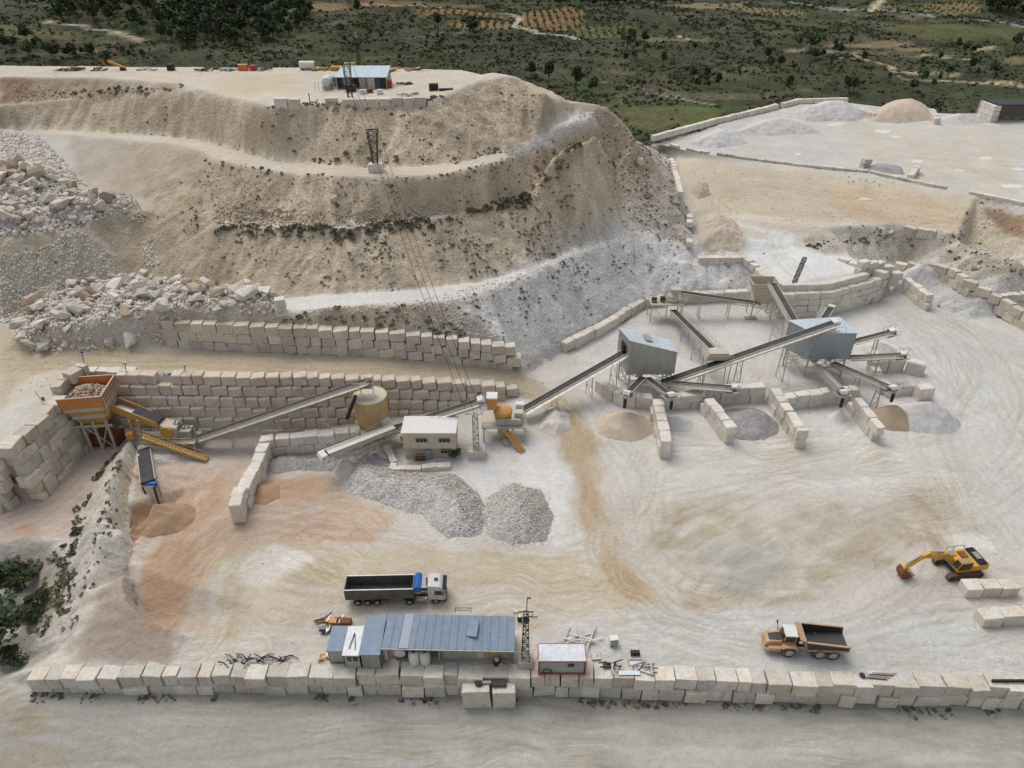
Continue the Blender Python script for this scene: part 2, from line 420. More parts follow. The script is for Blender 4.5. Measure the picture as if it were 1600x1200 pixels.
track([(1640, 300), (1400, 240), (1200, 230), (1080, 225)], 14, 0.7, 0, 6)
track([(920, 620), (1000, 700), (1150, 710), (1300, 700), (1420, 700)], 8, 0.9, 1, 5)
track([(930, 560), (1000, 520), (1100, 510), (1180, 530), (1200, 600), (1120, 620)], 8, 0.7, 0, 4)
for T_ in TRS_: T_[2] *= np.clip(1 - sl * 1.3, 0, 1) * PATCH
RUT *= np.clip(1 - sl * 1.3, 0, 1)
SN = fbm(TRS_[0][0] * 0.5 + wob * 0.2, TRS_[0][1] * 0.05, 4, 91) * 0.6 + fbm(TRS_[1][0] * 0.5 + wob * 0.2, TRS_[1][1] * 0.05, 4, 95) * 0.4
n1 = fbm(X / 11, Y / 11, 4, 71)[..., None]; n2 = fbm(X / 3.2, Y / 3.2, 4, 81)[..., None]
COL[:] = K_PALE
# valley soil round the quarry
vm = np.clip((Y - 225) / 20, 0, 1) * (1 - inpoly([G(*p) for p in UY] + [G(*p) for p in UYB[::-1]]))
vm = np.maximum(vm, np.clip((-H + 1) / 4, 0, 1) * (Y > 200))
setc(np.clip(vm, 0, 1) * (X < 300), K_SCRUB)
# faces of the hill
sm = np.clip(blur(sl, 2) * 1.5, 0, 1) * (Y > 112) * (Y < 235)
low = np.clip((20 - H) / 9 + (X - 10) / 60, 0, 1)[..., None]
setc(sm, 0)
COL[:] += sm[..., None] * ((K_SLOPE * (1 - low) + K_SLOPE2 * low) * (0.80 + 0.40 * n2) * (0.8 + 0.4 * n1) * (0.74 + 0.52 * RILL[..., None]) * 1.06)
zone([(705, 470), (760, 445), (900, 392), (970, 360), (1040, 370), (1080, 392), (1165, 405), (1170, 445), (1010, 462), (890, 530), (830, 560), (790, 545), (740, 500)], lin(226, 222, 216), 0.85, 2, 5, 3, noisy=1.2)
zone([(90, 216), (200, 222), (290, 230), (345, 255), (335, 450), (200, 432), (195, 345), (140, 296)], lin(176, 156, 128), 0.9, 3, 5, 5, noisy=0.8)
for pix_, h_ in LUMP: zone(pix_, lin(206, 196, 182), 0.9, 2, 4, 4)
zone([(60, 395), (130, 362), (175, 400), (185, 440), (110, 470), (40, 500), (0, 505), (0, 400)], lin(204, 192, 174), 0.9, 3, 4, 8)
zone([(0, 120), (150, 122), (290, 130), (280, 142), (150, 150), (0, 164)], lin(166, 144, 116), 1.0, 1.5, 3, 6, noisy=0.8)
zone([(0, 122), (40, 122), (60, 150), (0, 165)], lin(150, 108, 82), 0.6, 2, 3, 7)
zone([(930, 180), (960, 170), (1060, 300), (1080, 390), (1000, 340), (940, 260)], lin(186, 164, 140), 0.6, 3, 5, 9, noisy=1.5)
# benches and plateau
zone([(0, 102), (300, 104), (740, 108), (770, 120), (700, 150), (645, 158), (420, 166), (345, 148), (290, 132), (150, 120), (0, 118)], lin(208, 194, 172), 0.95, 1, 2, 11)
zone([(330, 120), (450, 118), (480, 140), (360, 150)], lin(212, 188, 152), 0.6, 2, 5, 12)
zone([(0, 199), (200, 208), (290, 213), (360, 230), (450, 251), (600, 262), (700, 257), (790, 236), (850, 210), (880, 182), (930, 178), (935, 200), (870, 226), (800, 248), (700, 273), (600, 278), (440, 270), (345, 251), (290, 225), (200, 216), (60, 208), (0, 204)], lin(214, 198, 174), 1, 0.5, 1, 13)
zone([(860, 205), (890, 180), (930, 180), (933, 198), (870, 224), (800, 243), (780, 240)], K_WHITE, 0.8, 1, 3, 14)
zone([(440, 468), (520, 460), (620, 455), (700, 447), (760, 437), (830, 418), (900, 390), (972, 362), (965, 368), (900, 400), (830, 429), (760, 455), (700, 471), (620, 476), (520, 480), (432, 486)], lin(224, 217, 206), 1, 0.9, 2, 15)
# haul road
zone([(0, 500), (60, 530), (250, 548), (450, 555), (600, 560), (700, 568), (810, 580), (870, 612), (915, 660), (880, 672), (850, 640), (800, 604), (700, 596), (600, 592), (400, 588), (190, 582), (60, 620), (0, 640)], K_TAN, 1, 0.8, 3, 17)
zone([(60, 585), (110, 572), (110, 600), (90, 625), (40, 640), (0, 660), (0, 625)], lin(212, 202, 186), 0.7, 2, 4, 18)
# right terraces
wzone([G(*p) for p in UY] + [G(*p) for p in UYB[::-1]], lin(205, 198, 186), 1, 0.5, 1)
zone([(1290, 200), (1600, 200), (1600, 310), (1450, 285), (1380, 250)], lin(206, 191, 166), 0.7, 8, 8, 19, 20, noisy=1.5, sw=1.1)
zone([(1055, 245), (1180, 262), (1350, 280), (1540, 320), (1600, 340), (1600, 405), (1500, 368), (1400, 350), (1300, 355), (1180, 375), (1120, 330), (1075, 320)], lin(204, 187, 160), 1, 2, 5, 20, sw=1.1)
zone([(1280, 290), (1400, 300), (1500, 325), (1540, 345), (1480, 365), (1420, 345), (1300, 330)], lin(202, 178, 146), 0.7, 3, 6, 21, sw=1.1)
zone([(1540, 325), (1600, 340), (1600, 375), (1560, 360), (1530, 340)], lin(150, 118, 84), 0.9, 2, 4, 22)
zone([(1150, 345), (1240, 365), (1235, 385), (1290, 400), (1335, 405), (1365, 428), (1230, 447), (1200, 440), (1165, 398), (1165, 370)], lin(226, 222, 214), 1, 1.5, 3, 23)
zone([(1120, 330), (1330, 345), (1600, 400), (1600, 410), (1400, 352), (1280, 357), (1200, 375), (1150, 370)], lin(214, 202, 182), 0.8, 1.5, 4, 24, sw=1.1)
zone([(1085, 325), (1130, 332), (1165, 375), (1160, 396), (1095, 396), (1080, 360)], lin(186, 168, 146), 0.9, 1.5, 3, 25, noisy=1.5)
zone([(1245, 375), (1300, 358), (1400, 354), (1500, 374), (1600, 410), (1600, 470), (1570, 455), (1500, 423), (1420, 411), (1340, 403), (1290, 397)], lin(168, 154, 130), 0.9, 1.5, 3, 26, noisy=2)
# screening yard
zone([(900, 545), (1010, 480), (1170, 470), (1230, 490), (1370, 470), (1500, 560), (1500, 660), (1400, 720), (1000, 720), (930, 690), (910, 620)], lin(216, 208, 198), 0.85, 3, 8, 27, sw=1.1)
zone([(1370, 470), (1480, 440), (1600, 500), (1600, 900), (1500, 780), (1480, 640), (1400, 520)], lin(200, 197, 190), 0.85, 5, 8, 28, 10, noisy=1.0, sw=1.1)
zone([(1000, 540), (1100, 470), (1160, 470), (1120, 520), (1060, 560)], lin(196, 190, 182), 0.5, 3, 5, 29)
zone([(915, 690), (1100, 700), (1300, 690), (1480, 690), (1530, 720), (1300, 765), (1000, 770), (940, 740)], lin(216, 211, 203), 0.75, 5, 9, 54, 9, sw=0.8)
# main yard
zone([(880, 640), (940, 700), (960, 800), (1000, 900), (1060, 960), (980, 960), (930, 880), (910, 780), (870, 700)], lin(190, 168, 134), 0.9, 3, 6, 30, 8, sw=1.1)
zone([(300, 830), (560, 860), (900, 880), (1000, 960), (830, 1000), (600, 950), (340, 990), (290, 900)], lin(200, 183, 155), 0.85, 5, 8, 31, 10, sw=1.1)
zone([(1000, 800), (1250, 770), (1480, 760), (1560, 850), (1400, 900), (1200, 960), (1050, 950), (990, 880)], lin(184, 169, 144), 0.85, 6, 10, 32, 12, noisy=1.5, sw=1.1)
zone([(1100, 860), (1200, 840), (1240, 900), (1180, 930), (1090, 920)], lin(170, 166, 154), 0.7, 3, 6, 33, 6, sw=1.1)
zone([(950, 720), (1300, 690), (1560, 700), (1500, 740), (1250, 750), (1000, 780)], lin(207, 199, 184), 0.7, 3, 6, 34, sw=1.1)
zone([(900, 960), (1600, 950), (1600, 1065), (1200, 1060), (850, 1050), (840, 1000)], lin(202, 198, 189), 0.85, 3, 8, 35, sw=1.1)
zone([(1480, 835), (1530, 830), (1560, 855), (1490, 860)], lin(220, 214, 200), 1, 1.5, 3, 36)
zone([(640, 720), (760, 690), (870, 680), (900, 760), (870, 850), (800, 830), (760, 770), (680, 740)], lin(218, 212, 204), 0.85, 3, 6, 37, sw=1.1)
# orange sandy corner
zone([(215, 720), (300, 730), (420, 720), (540, 730), (620, 800), (560, 850), (420, 850), (330, 860), (330, 960), (300, 985), (230, 960), (210, 900), (212, 830), (208, 760)], lin(199, 173, 147), 0.95, 5, 8, 38, 8, sw=1.1)
zone([(214, 860), (300, 850), (340, 900), (320, 960), (260, 985), (215, 950)], lin(188, 152, 120), 0.85, 4, 7, 39, sw=1.1)
zone([(225, 770), (330, 745), (350, 800), (300, 850), (220, 840)], lin(190, 158, 128), 0.7, 4, 6, 40, sw=1.1)
zone([(400, 760), (480, 735), (540, 770), (470, 790)], lin(190, 158, 128), 0.7, 4, 6, 41, sw=1.1)
zone([(380, 880), (440, 850), (490, 880), (440, 905), (395, 918), (375, 905)], lin(222, 212, 198), 0.95, 1.5, 3, 42)
zone([(280, 1000), (560, 990), (560, 1050), (270, 1042)], lin(210, 200, 184), 0.8, 2, 5, 43, sw=1.1)
zone([(110, 1040), (150, 950), (195, 880), (215, 850), (205, 930), (285, 990), (265, 1038)], lin(180, 160, 142), 1, 1.0, 2, 44)
zone([(212, 848), (197, 900), (205, 945), (230, 968), (285, 992), (240, 985), (208, 955), (200, 900)], lin(190, 148, 104), 0.7, 0.5, 2, 45)
zone([(300, 690), (420, 680), (420, 720), (310, 735), (250, 720)], lin(205, 190, 176), 0.7, 2, 4, 46, sw=1.1)
# ramp, berm, low left corner
zone([(0, 780), (60, 770), (120, 700), (190, 690), (180, 720), (130, 790), (110, 840), (40, 838), (0, 850)], lin(200, 178, 160), 1, 1.5, 4, 47, sw=1.1)
zone([(200, 690), (215, 720), (205, 830), (195, 880), (150, 960), (110, 1040), (100, 1000), (112, 900), (135, 790), (165, 730)], lin(204, 190, 170), 1, 1.0, 3, 48, noisy=1.0)
zone([(20, 815), (60, 818), (70, 835), (20, 835)], lin(190, 140, 100), 0.5, 2, 3, 49)
zone([(0, 860), (80, 850), (100, 900), (90, 1010), (40, 1040), (0, 1060)], lin(160, 148, 128), 0.9, 3, 4, 50, noisy=2)
wzone([(-140, 20), (140, 20)] + [(p.x, p.y + 0.9) for p in FRONT[::-1]], K_FRONT, 1, 0.3, 1)
zone([(0, 1060), (60, 1090), (120, 1200), (0, 1200)], lin(170, 156, 134), 0.8, 4, 6, 51, sw=1.1)
zone([(150, 1140), (700, 1120), (1000, 1150), (600, 1190), (200, 1180)], lin(172, 166, 152), 0.7, 4, 8, 52, sw=1.1)
zone([(700, 1160), (1300, 1140), (1600, 1180), (1600, 1200), (700, 1200)], lin(190, 182, 168), 0.7, 4, 8, 53, sw=1.1)
lum_ = COL.mean(-1, keepdims=True)
COL[:] = (lum_ + (COL - lum_) * 0.86) * np.array((0.95, 0.985, 1.015))
COL *= 1 - 0.17 * RUT[..., None] * np.array((0.8, 1.0, 1.25))
H -= 0.05 * RUT
COL *= (0.93 + 0.14 * n1) * (0.95 + 0.1 * n2)

# puddles of pale slurry on the upper yard
for (px, py, w_, h_) in [(1305, 194, 34, 6), (1380, 205, 34, 8), (1245, 241, 16, 4), (1435, 252, 26, 6), (1540, 247, 28, 6), (1500, 266, 16, 4), (1590, 265, 20, 6), (1580, 290, 44, 8), (1355, 312, 26, 6), (1400, 214, 20, 4)]:
    zone([(px + math.cos(a) * w_ * 0.42, py + math.sin(a) * h_ * 0.36) for a in np.arange(0, 6.28, 0.6)], lin(222, 220, 212), 0.85, 1.2, 0, px)
    
def grid_mesh(name, XX, YY, ZZ, col, rock=None, tr=None):
    nj, ni = XX.shape
    co = np.stack([XX, YY, ZZ], -1).reshape(-1, 3)
    idx = np.arange(nj * ni).reshape(nj, ni)
    q = np.stack([idx[:-1, :-1], idx[:-1, 1:], idx[1:, 1:], idx[1:, :-1]], -1).reshape(-1, 4)
    me = bpy.data.meshes.new(name)
    me.vertices.add(len(co)); me.vertices.foreach_set('co', co.astype(np.float32).ravel())
    me.loops.add(q.size); me.loops.foreach_set('vertex_index', q.ravel().astype(np.int32))
    me.polygons.add(len(q)); me.polygons.foreach_set('loop_start', np.arange(0, q.size, 4, dtype=np.int32))
    me.polygons.foreach_set('use_smooth', np.ones(len(q), bool))
    me.update(calc_edges=True)
    a = me.attributes.new('soil', 'FLOAT_COLOR', 'POINT')
    rk = np.zeros(len(co)) if rock is None else rock.ravel()
    a.data.foreach_set('color', np.concatenate([col.reshape(-1, 3), rk[:, None]], 1).astype(np.float32).ravel())
    for k_, t_ in enumerate(tr or ()):
        b = me.attributes.new('track%d' % k_, 'FLOAT_VECTOR', 'POINT')
        b.data.foreach_set('vector', np.stack(t_, -1).reshape(-1, 3).astype(np.float32).ravel())
    ob = bpy.data.objects.new(name, me)
    C.objects.link(ob)
    return ob

# ------------------------------------------------------------------ node helper
class NT:
    def __init__(s, name):
        s.m = bpy.data.materials.new(name); s.m.use_nodes = True
        s.t = s.m.node_tree; s.t.nodes.clear()
        s.out = s.t.nodes.new('ShaderNodeOutputMaterial')
        s.b = s.t.nodes.new('ShaderNodeBsdfPrincipled')
        s.t.links.new(s.b.outputs[0], s.out.inputs['Surface'])
    def n(s, typ, props=None, **ins):
        nd = s.t.nodes.new('ShaderNode' + typ)
        for k, v in (props or {}).items(): setattr(nd, k, v)
        for k, v in ins.items():
            k = int(k[1:]) if k[0] == 'i' and k[1:].isdigit() else k.replace('_', ' ')
            s.put(nd.inputs[k], v)
        return nd
    def put(s, sock, v):
        if isinstance(v, bpy.types.NodeSocket): s.t.links.new(v, sock)
        elif isinstance(v, bpy.types.Node): s.t.links.new(v.outputs[0], sock)
        else:
            try: sock.default_value = v
            except Exception: sock.default_value = tuple(v) + (1.0,)
    def math(s, op, a, b=0.0, clamp=False):
        nd = s.t.nodes.new('ShaderNodeMath'); nd.operation = op; nd.use_clamp = clamp
        s.put(nd.inputs[0], a); s.put(nd.inputs[1], b); return nd
    def mix(s, fac, a, b, mode='MIX'):
        nd = s.t.nodes.new('ShaderNodeMix'); nd.data_type = 'RGBA'; nd.blend_type = mode
        s.put(nd.inputs[0], fac); s.put(nd.inputs[6], a); s.put(nd.inputs[7], b); return nd.outputs[2]
    def noise(s, vec, scale, detail=4, rough=0.55, lac=2.0):
        nd = s.t.nodes.new('ShaderNodeTexNoise'); s.put(nd.inputs['Vector'], vec)
        nd.inputs['Scale'].default_value = scale; nd.inputs['Detail'].default_value = detail; nd.inputs['Roughness'].default_value = rough
        return nd.outputs[0]
    def ramp(s, fac, lo, hi, a=0.0, b=1.0):
        nd = s.t.nodes.new('ShaderNodeMapRange'); s.put(nd.inputs[0], fac)
        for k, v in zip((1, 2, 3, 4), (lo, hi, a, b)): nd.inputs[k].default_value = v
        return nd.outputs[0]
    def grey(s, v):
        nd = s.t.nodes.new('ShaderNodeCombineColor'); 
        for k in range(3): s.put(nd.inputs[k], v)
        return nd.outputs[0]
    def bump(s, h, strength, dist):
        nd = s.t.nodes.new('ShaderNodeBump'); nd.inputs['Strength'].default_value = strength; nd.inputs['Distance'].default_value = dist
        s.put(nd.inputs['Height'], h); s.t.links.new(nd.outputs[0], s.b.inputs['Normal'])
    def fin(s, col, rough=0.9, metal=0.0, spec=0.2):
        s.put(s.b.inputs['Base Color'], col); s.put(s.b.inputs['Roughness'], rough); s.put(s.b.inputs['Metallic'], metal)
        s.b.inputs['Specular IOR Level'].default_value = spec
        return s.m

def ground_material():
    g = NT('quarry_soil')
    at = g.n('Attribute', {'attribute_name': 'soil'})
    pos = g.n('NewGeometry').outputs['Position']
    st = None                                                    # streaks stretched along the wheel tracks
    for nm, fu, fs in (('track0', 1.5, 0.09), ('track1', 2.3, 0.12)):
        tr = g.n('Attribute', {'attribute_name': nm})
        u, s_, w = g.n('SeparateXYZ', None, i0=tr.outputs['Vector']).outputs
        v1 = g.n('CombineXYZ', None, i0=g.math('MULTIPLY', u, fu), i1=g.math('MULTIPLY', s_, fs), i2=0.0)
        k_ = g.math('MULTIPLY', g.ramp(g.noise(v1, 1.0, 3, 0.72), 0.36, 0.64, -1.0, 1.0), w)
        st = k_ if st is None else g.math('ADD', st, k_)
    big = g.ramp(g.noise(pos, 0.16, 3, 0.6), 0.3, 0.7, -1, 1)
    mid = g.ramp(g.noise(pos, 1.1, 4, 0.7), 0.3, 0.7, -1, 1)
    st = g.math('MULTIPLY', st, g.ramp(mid, -0.9, 0.9, 0.5, 1.1))
    vo2 = g.n('TexVoronoi', {'feature': 'F1'}, Vector=pos, Scale=3.6)
    vc = g.n('SeparateColor', None, i0=vo2.outputs['Color'])
    fine = g.ramp(vc.outputs[0], 0.0, 1.0, -1, 1)
    tone = g.math('ADD', g.math('MULTIPLY', st, 0.10), g.math('MULTIPLY', big, 0.05))
    tone = g.math('ADD', tone, g.math('MULTIPLY', mid, 0.085))
    tone = g.math('ADD', tone, g.math('MULTIPLY', fine, 0.025))
    # stony faces: pale chips and darker clods
    rock = at.outputs['Alpha']
    vo = g.n('TexVoronoi', {'feature': 'F1'}, Vector=pos, Scale=1.3)
    chip = g.ramp(g.n('SeparateColor', None, i0=vo.outputs['Color']).outputs[0], 0.35, 1.0, -0.25, 1)
    cmask = g.ramp(vo.outputs['Distance'], 0.12, 0.34, 1.0, 0.0)
    ch = g.math('ADD', g.math('MULTIPLY', g.math('MULTIPLY', chip, cmask), 0.24), g.math('MULTIPLY', fine, 0.12))
    tone = g.math('ADD', tone, g.math('MULTIPLY', ch, rock))
    k = g.grey(g.math('ADD', tone, 1.0))
    c = g.mix(1.0, at.outputs['Color'], k, 'MULTIPLY')
    warm = g.mix(g.ramp(st, 0.1, -1.2, 0, 0.75), c, g.mix(1.0, c, (1.0, 0.90, 0.74, 1), 'MULTIPLY'))
    bmp = g.math('ADD', g.math('MULTIPLY', g.noise(pos, 1.3, 3, 0.7), 1.6), g.math('MULTIPLY', vo.outputs['Distance'], g.math('MULTIPLY', rock, -0.9)))
    g.bump(bmp, 0.6, 0.25)
    return g.fin(warm, 0.95, 0, 0.1)
M_ground = ground_material()
rockw = np.clip(sl * (Y > 105) * 1.2 + berm * 0.6, 0, 1) * (Y < 300)
ground = grid_mesh('quarry_ground', X, Y, H, COL, rockw, TRS_)
ground.data.materials.append(M_ground)
ground['kind'] = 'structure'

# ------------------------------------------------------------------ modelling helpers
class MB:
    def __init__(s): s.v = []; s.f = []
    def add(s, vs, fs):
        o = len(s.v); s.v += [tuple(p) for p in vs]; s.f += [tuple(i + o for i in f) for f in fs]; return s
    def box(s, c, size, M=None):
        c = Vector(c); hx, hy, hz_ = size[0] / 2, size[1] / 2, size[2] / 2
        P = [Vector((a * hx, b * hy, d * hz_)) for d in (-1, 1) for (a, b) in ((-1, -1), (1, -1), (1, 1), (-1, 1))]
        if M is not None: P = [M @ p for p in P]
        return s.add([c + p for p in P], [(3, 2, 1, 0), (4, 5, 6, 7), (0, 1, 5, 4), (1, 2, 6, 5), (2, 3, 7, 6), (3, 0, 4, 7)])
    def bar(s, a, b, w, h=None, up=(0, 0, 1)):
        a, b = Vector(a), Vector(b); h = w if h is None else h
        z = (b - a)
        if z.length < 1e-6: return s
        z.normalize(); u = Vector(up)
        if abs(z.dot(u)) > 0.98: u = Vector((1, 0, 0))
        x = u.cross(z).normalized(); y = z.cross(x)
        P = [q + x * (w / 2 * i) + y * (h / 2 * j) for q in (a, b) for (i, j) in ((-1, -1), (1, -1), (1, 1), (-1, 1))]
        return s.add(P, [(3, 2, 1, 0), (4, 5, 6, 7), (0, 1, 5, 4), (1, 2, 6, 5), (2, 3, 7, 6), (3, 0, 4, 7)])
    def tube(s, a, b, r0, r1=None, n=10, caps=True):
        a, b = Vector(a), Vector(b); r1 = r0 if r1 is None else r1
        z = (b - a).normalized(); u = Vector((0, 0, 1)) if abs(z.z) < 0.95 else Vector((1, 0, 0))
        x = u.cross(z).normalized(); y = z.cross(x)
        P = [q + (x * math.cos(t) + y * math.sin(t)) * r for q, r in ((a, r0), (b, r1)) for t in [2 * math.pi * k / n for k in range(n)]]
        F = [(k, (k + 1) % n, n + (k + 1) % n, n + k) for k in range(n)]
        if caps: F += [tuple(range(n - 1, -1, -1)), tuple(range(n, 2 * n))]
        return s.add(P, F)
    def lathe(s, c, prof, n=24, axis=None):
        c = Vector(c); P = []; F = []; m = len(prof)
        for r, z in prof:
            for k in range(n):
                t = 2 * math.pi * k / n; p = Vector((r * math.cos(t), r * math.sin(t), z))
                P.append(c + (axis @ p if axis is not None else p))
        for j in range(m - 1):
            for k in range(n): F.append((j * n + k, j * n + (k + 1) % n, (j + 1) * n + (k + 1) % n, (j + 1) * n + k))
        if prof[0][0] > 1e-4: F.append(tuple(range(n - 1, -1, -1)))
        if prof[-1][0] > 1e-4: F.append(tuple((m - 1) * n + k for k in range(n)))
        return s.add(P, F)
    def prism(s, pts, ext):
        pts = [Vector(p) for p in pts]; e = Vector(ext); n = len(pts)
        return s.add(pts + [p + e for p in pts], [tuple(range(n - 1, -1, -1)), tuple(range(n, 2 * n))] + [(k, (k + 1) % n, n + (k + 1) % n, n + k) for k in range(n)])
    def poly(s, pts): return s.add(pts, [tuple(range(len(pts)))])
    def slab(s, pts, t):
        pts = [Vector(p) for p in pts]; nrm = (pts[1] - pts[0]).cross(pts[2] - pts[0]).normalized()
        return s.prism([p - nrm * t for p in pts], nrm * t)
    def wb(s, name, mat, parent, **k):                                 # built at its place on site, kept relative to its thing
        o = parent.location; s.v = [(x - o.x, y - o.y, z - o.z) for x, y, z in s.v]
        return s.build(name, mat, parent, **k)
    def build(s, name, mat, parent=None, smooth=False, bevel=0.0):
        me = bpy.data.meshes.new(name); me.from_pydata(s.v, [], s.f)
        bm = bmesh.new(); bm.from_mesh(me)
        if bevel: bmesh.ops.bevel(bm, geom=list(bm.edges), offset=bevel, segments=1, affect='EDGES', clamp_overlap=True)
        bmesh.ops.recalc_face_normals(bm, faces=bm.faces)
        bm.to_mesh(me); bm.free()
        if smooth:
            me.polygons.foreach_set('use_smooth', np.ones(len(me.polygons), bool))
            try: me.set_sharp_from_angle(angle=math.radians(40))
            except Exception: pass
        if mat: me.materials.append(mat)
        return link(name, me, parent)

def link(name, me, parent=None):
    o = bpy.data.objects.new(name, me); C.objects.link(o)
    if parent is not None: o.parent = parent
    return o
def tag(o, label, cat, group=None):
    o['label'] = label; o['category'] = cat
    if group: o['group'] = group
    return o
def thing(name, label, cat, loc=(0, 0, 0), rz=0.0, group=None):
    o = bpy.data.objects.new(name, None); o.empty_display_size = 0.5; C.objects.link(o)
    o.location = loc; o.rotation_euler = (0, 0, rz)
    return tag(o, label, cat, group)
def stuff(o, label=None, cat=None):
    o['kind'] = 'stuff'
    if label: o['label'] = label; o['category'] = cat
    return o

# ------------------------------------------------------------------ materials
def paint(name, rgb, rough=0.55, metal=0.0, dust=0.35, scale=1.2, dustc=(200, 188, 170), streak=False):
    g = NT(name); pos = g.n('TexCoord').outputs['Object']
    vec = g.n('Mapping', None, Vector=pos, Scale=(scale, scale, scale * (0.25 if streak else 1.0)))
    a = g.noise(vec, 1.0, 4, 0.65)
    b = g.noise(pos, scale * 6, 3, 0.6)
    nz = g.n('SeparateXYZ', None, i0=g.n('NewGeometry').outputs['Normal']).outputs[2]
    f = g.math('MULTIPLY', g.ramp(a, 0.35, 0.7), dust)
    f = g.math('ADD', f, g.math('MULTIPLY', g.ramp(nz, 0.2, 1.0), dust * 0.55), True)   # dust settles on what faces up
    base = g.mix(1.0, tuple(lin(*rgb)) + (1,), g.grey(g.ramp(b, 0.25, 0.75, 0.82, 1.15)), 'MULTIPLY')
    rnd_ = g.n('ObjectInfo').outputs['Random']
    base = g.mix(1.0, base, g.grey(g.ramp(rnd_, 0, 1, 0.92, 1.08)), 'MULTIPLY')
    c = g.mix(f, base, tuple(lin(*dustc)) + (1,))
    return g.fin(c, rough, metal, 0.3)

def pale(rgb, k=0.62):
    m = sum(rgb) / 3.0; return tuple(min(255, m + (v - m) * k) for v in rgb)

def stone(name, rgb, var=0.16, stain=0.35, scale=0.5, dark=(120, 104, 84), spots=True):
    rgb = pale(rgb)
    g = NT(name); tc = g.n('TexCoord').outputs['Object']; pos = g.n('NewGeometry').outputs['Position']
    r_ = g.n('ObjectInfo').outputs['Random']
    a = g.noise(pos, scale, 4, 0.65); b = g.noise(pos, scale * 7, 3, 0.7)
    base = g.mix(g.ramp(a, 0.3, 0.7), tuple(lin(*rgb)) + (1,), tuple(lin(rgb[0] * 0.93, rgb[1] * 0.88, rgb[2] * 0.80)) + (1,))
    base = g.mix(1.0, base, g.grey(g.ramp(b, 0.25, 0.75, 0.84, 1.12)), 'MULTIPLY')
    base = g.mix(1.0, base, g.grey(g.ramp(r_, 0, 1, 1 - var, 1 + var * 0.6)), 'MULTIPLY')
    st = g.noise(g.n('Mapping', None, Vector=pos, Scale=(1.4, 1.4, 0.35)), 1.0, 4, 0.7)
    c = g.mix(g.math('MULTIPLY', g.ramp(st, 0.55, 0.75), stain), base, tuple(lin(*dark)) + (1,))
    g.bump(g.math('ADD', a, b), 0.5, 0.12)
    return g.fin(c, 0.92, 0, 0.15)

def plain(name, rgb, rough=0.6, metal=0.0, spec=0.3): 
    g = NT(name); n_ = g.noise(g.n('TexCoord').outputs['Object'], 2.5, 3, 0.6)
    return g.fin(g.mix(1.0, tuple(lin(*rgb)) + (1,), g.grey(g.ramp(n_, 0.3, 0.7, 0.8, 1.15)), 'MULTIPLY'), rough, metal, spec)

def corrugated(name, rgb, period, rough=0.45, metal=0.35, axis=0, dust=0.25, dustc=(196, 188, 176)):
    g = NT(name); tc = g.n('TexCoord').outputs['Object']; sx = g.n('SeparateXYZ', None, i0=tc).outputs[axis]
    ph = g.math('SINE', g.math('MULTIPLY', sx, 2 * math.pi / period))
    a = g.noise(tc, 0.35, 4, 0.6); b = g.noise(g.n('Mapping', None, Vector=tc, Scale=(0.9, 0.9, 0.2)), 1.6, 4, 0.7)
    sheet = g.n('TexWhiteNoise', {'noise_dimensions': '1D'}, W=g.math('FLOOR', g.math('DIVIDE', sx, 1.05)))
    base = g.mix(1.0, tuple(lin(*rgb)) + (1,), g.grey(g.ramp(sheet.outputs[0], 0, 1, 0.96, 1.04)), 'MULTIPLY')
    base = g.mix(1.0, base, g.grey(g.ramp(b, 0.3, 0.7, 0.84, 1.1)), 'MULTIPLY')
    c = g.mix(g.math('MULTIPLY', g.ramp(a, 0.4, 0.7), dust), base, tuple(lin(*dustc)) + (1,))
    g.bump(ph, 0.22, 0.04)
    return g.fin(c, rough, metal, 0.4)

M_block = stone('limestone_block', (226, 217, 200), 0.2, 0.35)
M_blockd = stone('dusty_limestone_block', (234, 229, 220), 0.08, 0.18)
M_blockf = stone('weathered_limestone_block', (226, 221, 209), 0.2, 0.45, dark=(112, 102, 86))
M_rock = stone('quarry_rock', (224, 218, 208), 0.26, 0.2, 0.7, dark=(150, 116, 88))
M_rockp = stone('pink_rock', (208, 184, 162), 0.25, 0.25, 0.7, dark=(150, 110, 80))
M_belt = paint('conveyor_belt_rubber', (44, 47, 54), 0.7, 0, 0.07, 0.7)
M_frame = paint('dusty_cream_steel', (196, 188, 170), 0.6, 0.1, 0.45)
M_galv = paint('galvanised_steel', (165, 166, 164), 0.45, 0.5, 0.35)
M_dark = plain('dark_steel', (58, 56, 54), 0.55, 0.3)
M_yellow = paint('yellow_machine_paint', (200, 152, 44), 0.5, 0, 0.35)
M_orange = paint('orange_machine_paint', (206, 118, 54), 0.5, 0, 0.25)
M_ochre = paint('ochre_crusher_paint', (206, 146, 52), 0.5, 0, 0.22)
M_red = paint('red_drum_guard', (150, 32, 48), 0.5, 0, 0.15)
M_white = paint('white_paint', (226, 226, 222), 0.5, 0, 0.2)
M_rust = paint('rusty_steel', (124, 78, 54), 0.8, 0.1, 0.2, dustc=(150, 110, 84))
M_blue = plain('blue_paint', (36, 92, 168), 0.5)
M_rubber = plain('tyre_rubber', (44, 44, 46), 0.85)
M_tyredust = paint('dusty_tyre_rubber', (52, 53, 54), 0.9, 0, 0.35, 2.0)
M_rim = plain('dusty_rim', (176, 168, 150), 0.7)
M_glass = NT('dark_window_glass').fin((0.02, 0.025, 0.03, 1), 0.12, 0.0, 0.6)
M_concrete = stone('concrete', (196, 188, 176), 0.08, 0.25)
M_cable = plain('black_cable', (48, 48, 50), 0.7)

